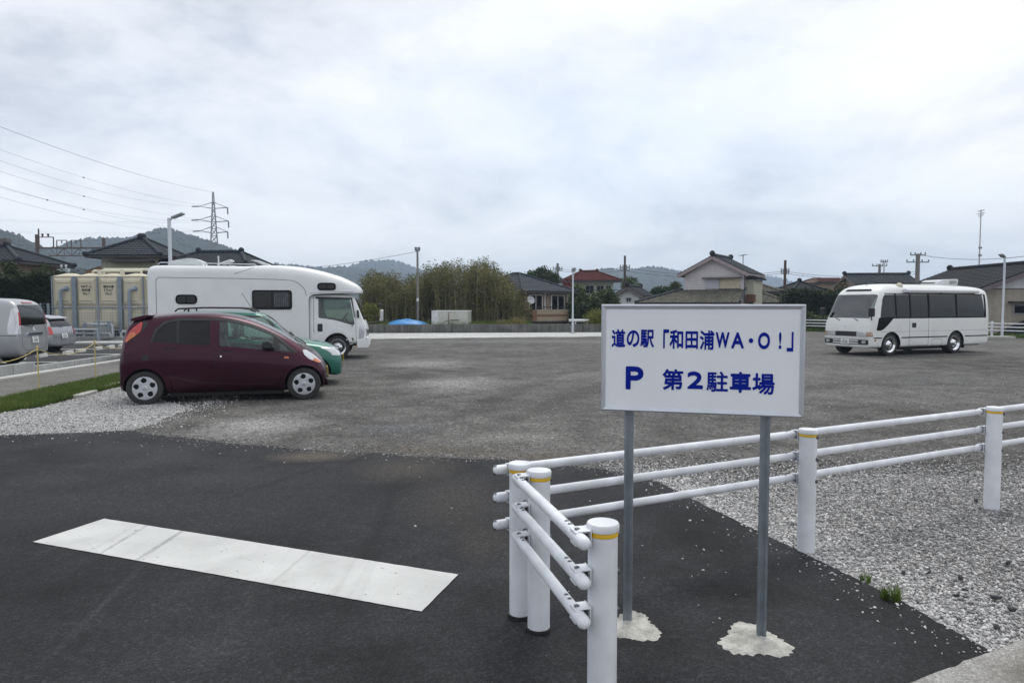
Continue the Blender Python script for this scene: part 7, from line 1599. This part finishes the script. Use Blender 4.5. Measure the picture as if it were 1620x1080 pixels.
# railway gantry
Y = 70; a, b = W(62, 480, Y).x, W(167, 480, Y).x; th = thing('railway_gantry', 'rusty railway catenary gantry over the hedge at left', 'gantry'); RUST = M('rusty_grey_steel', (.11, .085, .08), rough=.85, var=.25)
for x, yt in ((a, 372), (b, 377)): MB().lathe([(.22, 0), (.16, Z(yt, Y)), (.001, Z(yt, Y) + .02)], 10, (x, Y, 0)).build('post', RUST, th)
z0, z1 = Z(405, Y), Z(393, Y); m = MB(); m.bar((a, Y, z1), (b, Y, z1), .16, .16); m.bar((a + 1.2, Y, z0), (b - 1.0, Y, z0), .10, .10); m.bar((a, Y, Z(417, Y)), (a + 1.3, Y, z0), .09, .09); m.bar((b, Y, Z(412, Y)), (b - 1.1, Y, z0), .09, .09)
for k in range(6): x0 = a + 1.2 + (b - a - 2.2) * k / 6; x1 = a + 1.2 + (b - a - 2.2) * (k + 1) / 6; m.bar((x0, Y, z0 if k % 2 else z1), (x1, Y, z1 if k % 2 else z0), .05, .05); m.bar((x1, Y, z0), (x1, Y, z1), .04, .04)
m.build('truss', RUST, th)
m = MB(); xa = W(65, 480, Y).x; xb = W(88, 480, Y).x; m.bar((xa, Y, z1), (xa, Y, Z(363, Y)), .10, .10); m.bar((xa, Y, Z(376, Y)), (xb, Y, Z(376, Y)), .08, .08); m.bar((xb, Y, z1), (xb, Y, Z(376, Y)), .08, .08)
for q0, q1 in ((93, 109), (116, 131)): xa, xb = W(q0, 480, Y).x, W(q1, 480, Y).x; m.bar((xa, Y, z1), (xa, Y, Z(381, Y)), .07, .07); m.bar((xb, Y, z1), (xb, Y, Z(381, Y)), .07, .07); m.bar((xa, Y, Z(381, Y)), (xb, Y, Z(381, Y)), .07, .07); m.cyl(((xa + xb) / 2, Y, Z(381, Y)), ((xa + xb) / 2, Y, Z(386, Y)), .05)
for q in (71, 80): x = W(q, 480, Y).x; m.cyl((x, Y, Z(376, Y)), (x, Y, Z(372, Y)), .07, n=6); m.ball((x, Y, Z(372, Y)), .12, 8, 5)
m.build('frame', RUST, th)
m = MB(); p0 = W(100, 436, 33.5); 
th = thing('vent_post', 'small pale twin vent pipes behind the tank top', 'pipes', (W(103, 480, 33.8).x, 33.8, 0)); m = MB()
for dx in (-.12, .10): m.cyl((dx, 0, 0), (dx, 0, Z(423, 33.8)), .03, n=6); m.ball((dx, 0, Z(421, 33.8)), .06, 8, 5)
m.box(-.25, .25, -.1, .1, Z(432, 33.8), Z(425, 33.8)); m.build('pipes', M('pale_lamp_paint', (0, 0, 0)), th)

# lattice pylon
Y = 230; p = W(341, 480, Y); py = thing('lattice_pylon', 'tall lattice steel pylon on the skyline left of centre', 'pylon', (p.x, Y, 0), R(20)); STEEL = M('pylon_steel', (.24, .25, .265), rough=.6, var=.1); H = Z(306, Y); m = MB()
def wd(z): t = z / H; return 4.2 * (1 - t) ** 1.25 + .55 if t < .62 else 4.2 * .38 ** 1.25 * (1 - (t - .62) / .38) + .55 * (1 - .6 * (t - .62) / .38)
lv_ = [H * k for k in (0, .12, .23, .33, .42, .50, .57, .63, .69, .75, .81, .87, .93, 1.0)]; C4 = ((1, 1), (1, -1), (-1, -1), (-1, 1)); r = .16
for a_, b_ in zip(lv_[:-1], lv_[1:]):
    wa_, wb2 = wd(a_) / 2, wd(b_) / 2
    for k in range(4):
        c, e = C4[k], C4[(k + 1) % 4]; m.bar((c[0] * wa_, c[1] * wa_, a_), (c[0] * wb2, c[1] * wb2, b_), r * 1.5, r * 1.5); m.bar((c[0] * wa_, c[1] * wa_, a_), (e[0] * wb2, e[1] * wb2, b_), r, r); m.bar((e[0] * wa_, e[1] * wa_, a_), (c[0] * wb2, c[1] * wb2, b_), r, r); m.bar((c[0] * wb2, c[1] * wb2, b_), (e[0] * wb2, e[1] * wb2, b_), r * .8, r * .8)
m.build('tower', STEEL, py); tips = []
for yy, l in ((329, 4.3), (350, 4.5), (367, 4.2)):
    z = Z(yy, Y); m = MB()
    for s in (-1, 1):
        for c in (-1, 1): m.bar((s * wd(z) / 2, c * wd(z) / 2, z - .5), (s * l, 0, z), .16, .16); m.bar((s * wd(z) / 2, c * wd(z) / 2, z + 1.4), (s * l, 0, z), .13, .13)
    m.build('cross_arm', STEEL, py); m = MB()
    for s in (-1, 1):
        dr = (-1.9, -1.9, -.4) if s < 0 else (0, 0, -2.2); m.tube([(s * l, 0, z), (s * l + dr[0], dr[1], z + dr[2])], .22, 6); m.tube([(s * l, 0, z), (s * l - 1.2, -2.0, z - .3)], .18, 6)
    m.build('insulator', M('insulator_grey', (.16, .17, .18), rough=.4), py)
    for s in (-1, 1): tips.append(py.matrix_world @ Vector((s * l, 0, z)) if False else Vector((p.x + s * l * math.cos(R(20)), Y + s * l * math.sin(R(20)), z)))
names = ('topmost far', 'topmost near', 'middle far', 'middle near', 'lowest far', 'lowest near')
for k, (t, (x0, y0_)) in enumerate(zip(tips, ((-40, 240), (-40, 222), (-40, 285), (-40, 258), (-40, 300), (-40, 282)))):
    e = W(x0, y0_, 120); wire('transmission_line', t, e, 2.2, .021, f'{names[k]} high-voltage line sloping from the pylon to the left edge', 24, 'power line', (.72,) if k in (1, 3, 5) else (.80,) if k == 2 else ())
e = W(-40, 185, 120); wire('transmission_line', Vector((p.x, Y, H)), e, 1.5, .035, 'faint earth wire from the pylon tip to the left edge', 24, 'power line')
for k, (y0_, y1_) in enumerate(((345, 334), (348, 338), (363, 354), (366, 358))): wire('transmission_line', W(-60, y0_ - 2, 260), tips[2 + k], 1.2, .02, f'{("first", "second", "third", "fourth")[k]} faint level line from the top, running left from the pylon', 16, 'power line', ())

# ---- white rail fence at the far right, car behind the sign
fr = thing('rail_fence', 'low white rail fence running behind the minibus at right', 'fence'); a, b = Vector((18.2, 44.4, 0)), Vector((27.4, 32.6, 0)); n = 7
for i in range(n + 1):
    q = a.lerp(b, i / n); MB().lathe([(.06, 0), (.06, .78), (.065, .78), (.06, .82), (.001, .83)], 12, (q.x, q.y, 0)).build('post', WHITE_STEEL, fr, smooth=40)
for z in (.72, .54, .36): MB().cyl((a.x, a.y - .08, z), (b.x, b.y - .08, z), .028, n=8).build('rail', WHITE_STEEL, fr, smooth=40)
def copy_thing(src, label, group=None):
    r = src.copy(); COL.objects.link(r); r['label'] = label
    for ch in list(src.children):
        c = ch.copy(); COL.objects.link(c); c.parent = r
        for g in list(ch.children): d = g.copy(); COL.objects.link(d); d.parent = c
    return r
hb = bpy.data.objects['hatchback']; wc = copy_thing(hb, 'white car mostly hidden by the sign beside the far fence'); wc.location = (16.9, 45.9, 0); wc.rotation_euler = (0, 0, R(178)); WP = paint('white_car_paint', (.68, .69, .70), dust=.03)
for c in wc.children:
    if c.data.materials and c.data.materials[0].name in ('blue_silver_metallic_paint',): c.data = c.data.copy(); c.data.materials[0] = WP
MB_ = MB(); c = W(900, 507, 43.8); d_ = W(932, 507, 43.6); MB_.tube([c, d_], .09, 10); MB_.cyl((c.x + .4, 43.7, 0), (c.x + .4, 43.7, c.z), .04); MB_.cyl((d_.x - .1, 43.7, 0), (d_.x - .1, 43.7, c.z), .04); tag(MB_.build('white_pipe', M('white_trim', (0, 0, 0)), smooth=40), 'horizontal white pipe on short props behind the wall by the lamp', 'pipe')

# ---- trees and shrubs between the houses
def mass(label, px0, px1, ytop, Y, mat, n, seed, size=.2, name='shrub', ybot=515, depth=1.6, jag_=.35):
    x0, x1 = X_(px0, Y), X_(px1, Y); zt = Z(ytop, Y); q = random.Random(seed); bl = []; w = x1 - x0; k = max(4, int(w / .9))
    for i in range(k):
        x = -w / 2 + w * (i + .5) / k; h = zt * (1 - jag_ * q.random()); bl.append((x, q.uniform(-.5, .5) * depth, h * .5, w / k * q.uniform(.7, 1.1), depth * q.uniform(.4, .7), h * .52)); bl.append((x + q.uniform(-.3, .3), q.uniform(-.4, .2) * depth, h * .78, w / k * q.uniform(.4, .8), depth * .4, h * .24))
    return bush(name, label, 'shrub' if name == 'shrub' else 'hedge', ((x0 + x1) / 2, Y, 0), bl, n, size, mat, seed, [([(-w * .25, 0, 0), (-w * .2, 0, zt * .5)], .08), ([(w * .25, 0, 0), (w * .2, 0, zt * .5)], .08)])
mass('tall tangled shrubs below the red-roofed house', 905, 970, 452, 56, MIDG, 12000, 31, .24, depth=2)
mass('dark undergrowth right of the balcony house behind the lamp', 900, 950, 470, 50, EVERG, 6000, 32, .2)
p = W(938, 514, 43.9); bush('round_bush', 'rounded yellow-green clipped bush left of the sign top', 'bush', (p.x + .25, 43.9, 0), [(0, 0, .55, .95, .8, .85), (.5, 0, .7, .6, .6, .7)], 5200, .10, YELG, 33)
p = W(866, 480, 66); tree('round dark evergreen tree behind the slate-roofed house', (p.x, 66, 0), Z(426, 66), 2.6, 2.4, EVERG, 34, 9000, .26)
p = W(838, 480, 68); tree('smaller evergreen tree left of the round one behind the slate roof', (p.x, 68, 0), Z(432, 68), 1.7, 1.5, EVERG, 35, 4500, .24)
p = W(1000, 480, 66); tree('pale green tree beside the tall dark pole', (p.x, 66, 0), Z(440, 66), 1.2, 1.2, MIDG, 36, 3500, .22)
p = W(1045, 480, 70); tree('mid-green tree between the storehouse and the big house', (p.x, 70, 0), Z(450, 70), 2.0, 1.6, EVERG, 37, 4500, .24)
p = W(1065, 480, 72); tree('pale treetop touching the left eave of the big house', (p.x, 72, 0), Z(446, 72), 1.1, 1.1, MIDG, 38, 2500, .24)
p = W(1228, 480, 64); tree('olive tree left of the brown pole', (p.x, 64, 0), Z(452, 64), 1.0, 1.0, MIDG, 39, 2600, .22)
th = thing('hedge', 'tall dark hedge between the sign and the minibus', 'hedge'); v, f = leaf_cloud(15000, hedge_s(X_(1236, 47), X_(1350, 47), 46.2, 47.8, Z(461, 47), .12), .17, 61); np_mesh('foliage', v, f, HEDGEM, th)
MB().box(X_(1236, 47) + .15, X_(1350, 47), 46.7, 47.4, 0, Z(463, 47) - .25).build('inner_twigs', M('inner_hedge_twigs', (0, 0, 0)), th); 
for i in range(5): MB().tube([(X_(1245 + i * 22, 47), 47, 0), (X_(1245 + i * 22, 47), 47, 2)], .05, 6).build('stem', BARK, th)
mass('brownish overgrown hedge behind the minibus front', 1298, 1372, 446, 57, leaf_mat('brown_olive_leaves', [(0, (.05, .045, .022)), (.6, (.10, .085, .04)), (1, (.16, .13, .06))]), 8000, 42, .2, 'hedge')
mass('bright green garden plants behind the far white fence', 1276, 1312, 494, 45, MIDG, 3000, 43, .14)
x, y = rg.uniform(18, 27, 5000), rg.uniform(0, 1, 5000); y = 45.2 - (x - 18) * 1.28 + y * .9; tag(blades('fence_grass', x, y, np.zeros(5000), rg.uniform(.08, .25, 5000), np.full(5000, .03), GRASS), 'grass growing along the foot of the far white fence', 'grass', kind='stuff')
for i, (px, lb) in enumerate(((1262, 'bare branching tree above the dark pyramid roof'), (1290, 'second bare tree right of the dark pyramid roof'))):
    p = W(px, 480, 74); th = thing('bare_tree', lb, 'tree', (p.x, 74, 0)); q = random.Random(50 + i); m = MB(); h = Z(443, 74); m.tube([(0, 0, 0), (.1, 0, h * .5)], [.14, .10], 6)
    def br(p_, d_, l, r, k):
        e_ = p_ + d_ * l; m.tube([p_, e_], [r, r * .6], 4, False)
        if k:
            for _ in range(3): br(e_, (d_ + Vector((q.uniform(-.8, .8), q.uniform(-.5, .5), q.uniform(-.1, .6)))).normalized(), l * .66, r * .6, k - 1)
    for _ in range(4): br(Vector((.1, 0, h * .45)), Vector((q.uniform(-.8, .8), q.uniform(-.4, .4), 1)).normalized(), h * .22, .07, 3)
    m.build('trunk', BARK, th, fix=False)

# ================================================================== HILLS AND HAZE
def hill_mat(name, a, b):
    m, N, L, bs = nodes_of(name); bs.inputs['Roughness'].default_value = 1.0; bs.inputs['Specular IOR Level'].default_value = 0.05
    tc = N.new('ShaderNodeTexCoord'); n = N.new('ShaderNodeTexNoise'); n.inputs['Scale'].default_value = .07; n.inputs['Detail'].default_value = 9; n.inputs['Roughness'].default_value = .68; L.new(tc.outputs['Object'], n.inputs['Vector'])
    r = N.new('ShaderNodeValToRGB'); r.color_ramp.elements[0].position = .36; r.color_ramp.elements[0].color = (*a, 1); r.color_ramp.elements[1].position = .66; r.color_ramp.elements[1].color = (*b, 1); L.new(n.outputs['Fac'], r.inputs[0]); L.new(r.outputs[0], bs.inputs['Base Color'])
    return m
FOREST = hill_mat('wooded_hillside', (.012, .018, .010), (.036, .044, .024))
def hill(prof, Y, depth, seed, foot=482, step=5.0, crown=3.0):
    q = np.random.default_rng(seed); px = np.array([p[0] for p in prof], float); pz = np.array([EYE + (482 - p[1]) * Y / FPX for p in prof]); X = (px - 810) / FPX * Y
    nx = int((X[-1] - X[0]) / step); ny = 34; xs = np.linspace(X[0], X[-1], nx); ridge = np.interp(xs, X, pz)
    k = np.ones(5) / 5; ridge = np.convolve(np.pad(ridge, 2, 'edge'), k, 'valid')
    ys = np.concatenate([np.linspace(-1, 0, 26), np.linspace(0, 1, ny - 26 + 1)[1:]]); ny = len(ys)
    ph = q.uniform(0, 6.28, 6); V = np.zeros((ny, nx, 3))
    for j, t in enumerate(ys):
        f = np.cos(t * math.pi / 2) ** 1.15; spur = sum(np.sin(xs / (depth * s) * 6.28 + ph[i] + t * 2.2) * a for i, (s, a) in enumerate(((1.1, .10), (.55, .07), (.27, .05)))) * np.sin(abs(t) * math.pi)
        z = np.maximum(ridge, 0) * np.clip(f + spur, 0, 1.02) + (q.uniform(-.5, .7, nx) * crown * .6 * (1 if f > .08 else 0)) * np.clip(ridge / 12, 0, 1)
        V[j, :, 0] = xs * (1 + t * depth / Y * .6); V[j, :, 1] = Y + t * depth + q.normal(0, step * .2, nx); V[j, :, 2] = z - (1 - f) * 1.5
    i = np.arange(ny * nx).reshape(ny, nx); F = np.stack([i[:-1, :-1], i[:-1, 1:], i[1:, 1:], i[1:, :-1]], -1).reshape(-1, 4)
    o = np_mesh('hill', V.reshape(-1, 3), F, FOREST); tag(o, kind='structure')
    # the tree crowns that roughen its face and skyline
    n = int(nx * 26 * .9); jj = np.where(q.uniform(0, 1, n) < .75, q.integers(19, 27, n), q.integers(6, 27, n)); ii = q.integers(0, nx, n); P = V[jj, ii]; ok = ridge[ii] > 6; P = P[ok]; n = len(P); s = crown * q.uniform(.45, .95, n)
    base = np.array([(1, 0, 0), (.3, .95, .1), (-.8, .6, 0), (-.8, -.6, .1), (.3, -.95, 0), (0, 0, 1), (0, 0, -.6)]); v = base[None] * s[:, None, None] * q.uniform(.75, 1.25, (n, 7, 1)) + P[:, None, :]
    tri = np.array([(0, 1, 5), (1, 2, 5), (2, 3, 5), (3, 4, 5), (4, 0, 5), (1, 0, 6), (2, 1, 6), (3, 2, 6), (4, 3, 6), (0, 4, 6)]); f = (tri[None] + (np.arange(n) * 7)[:, None, None]).reshape(-1, 3)
    c = np_mesh('forest', v.reshape(-1, 3), f, FORESTC, o); c['kind'] = 'stuff'
FORESTC = leaf_mat('forest_crowns', [(0, (.014, .021, .011)), (.5, (.026, .034, .018)), (1, (.044, .052, .028))], rough=.9, trans=.0)
hill([(-520, 482), (-400, 420), (-280, 370), (-160, 350), (-60, 355), (0, 364), (20, 372), (45, 384), (62, 396), (85, 406), (110, 424), (150, 450), (190, 482)], 520, 240, 1, step=4, crown=2.2)
hill([(40, 482), (70, 420), (100, 396), (130, 388), (165, 379), (200, 380), (250, 376), (280, 375), (310, 381), (335, 389), (370, 400), (400, 409), (430, 424), (470, 445), (520, 482)], 800, 320, 2, step=5, crown=3)
hill([(380, 482), (420, 436), (450, 424), (480, 423), (510, 428), (540, 430), (565, 428), (590, 432), (640, 440), (700, 460), (740, 482)], 1100, 400, 3, step=8, crown=4)
hill([(520, 482), (560, 432), (585, 421), (600, 417), (620, 416), (640, 419), (665, 428), (700, 440), (750, 460), (780, 482)], 1500, 500, 4, step=10, crown=5)
hill([(820, 482), (870, 452), (910, 440), (940, 431), (960, 428), (975, 431), (990, 434), (1010, 429), (1030, 427), (1055, 430), (1085, 436), (1120, 445), (1160, 452), (1220, 482)], 1200, 450, 5, step=8, crown=4)
hill([(1100, 482), (1150, 456), (1180, 447), (1200, 441), (1213, 440), (1230, 444), (1250, 450), (1290, 458), (1340, 470), (1380, 482)], 1900, 600, 6, step=12, crown=6)
hill([(700, 482), (780, 470), (850, 466), (950, 468), (1080, 465), (1250, 466), (1400, 464), (1550, 462), (1700, 460), (2100, 452), (2700, 450), (3400, 455), (3900, 482)], 420, 120, 7, step=4, crown=2.5)
hill([(-300, 482), (-200, 440), (0, 430), (120, 432), (260, 440), (400, 446), (480, 455), (560, 482)], 300, 90, 8, step=3, crown=2)

def haze():
    m = bpy.data.materials.new('pale_air'); m.use_nodes = True; N = m.node_tree.nodes; L = m.node_tree.links
    N.remove(N['Principled BSDF']); v = N.new('ShaderNodeVolumePrincipled'); v.inputs['Color'].default_value = (.66, .80, 1.0, 1); v.inputs['Density'].default_value = HAZE_D; v.inputs['Anisotropy'].default_value = 0.2
    L.new(v.outputs[0], N['Material Output'].inputs['Volume'])
    o = MB().box(-2600, 2600, -250, 3000, -4.0, 100).build('haze', m); tag(o, 'thin pale haze filling the air over the whole place', 'haze', kind='stuff')
HAZE_D = 0.00050
haze()
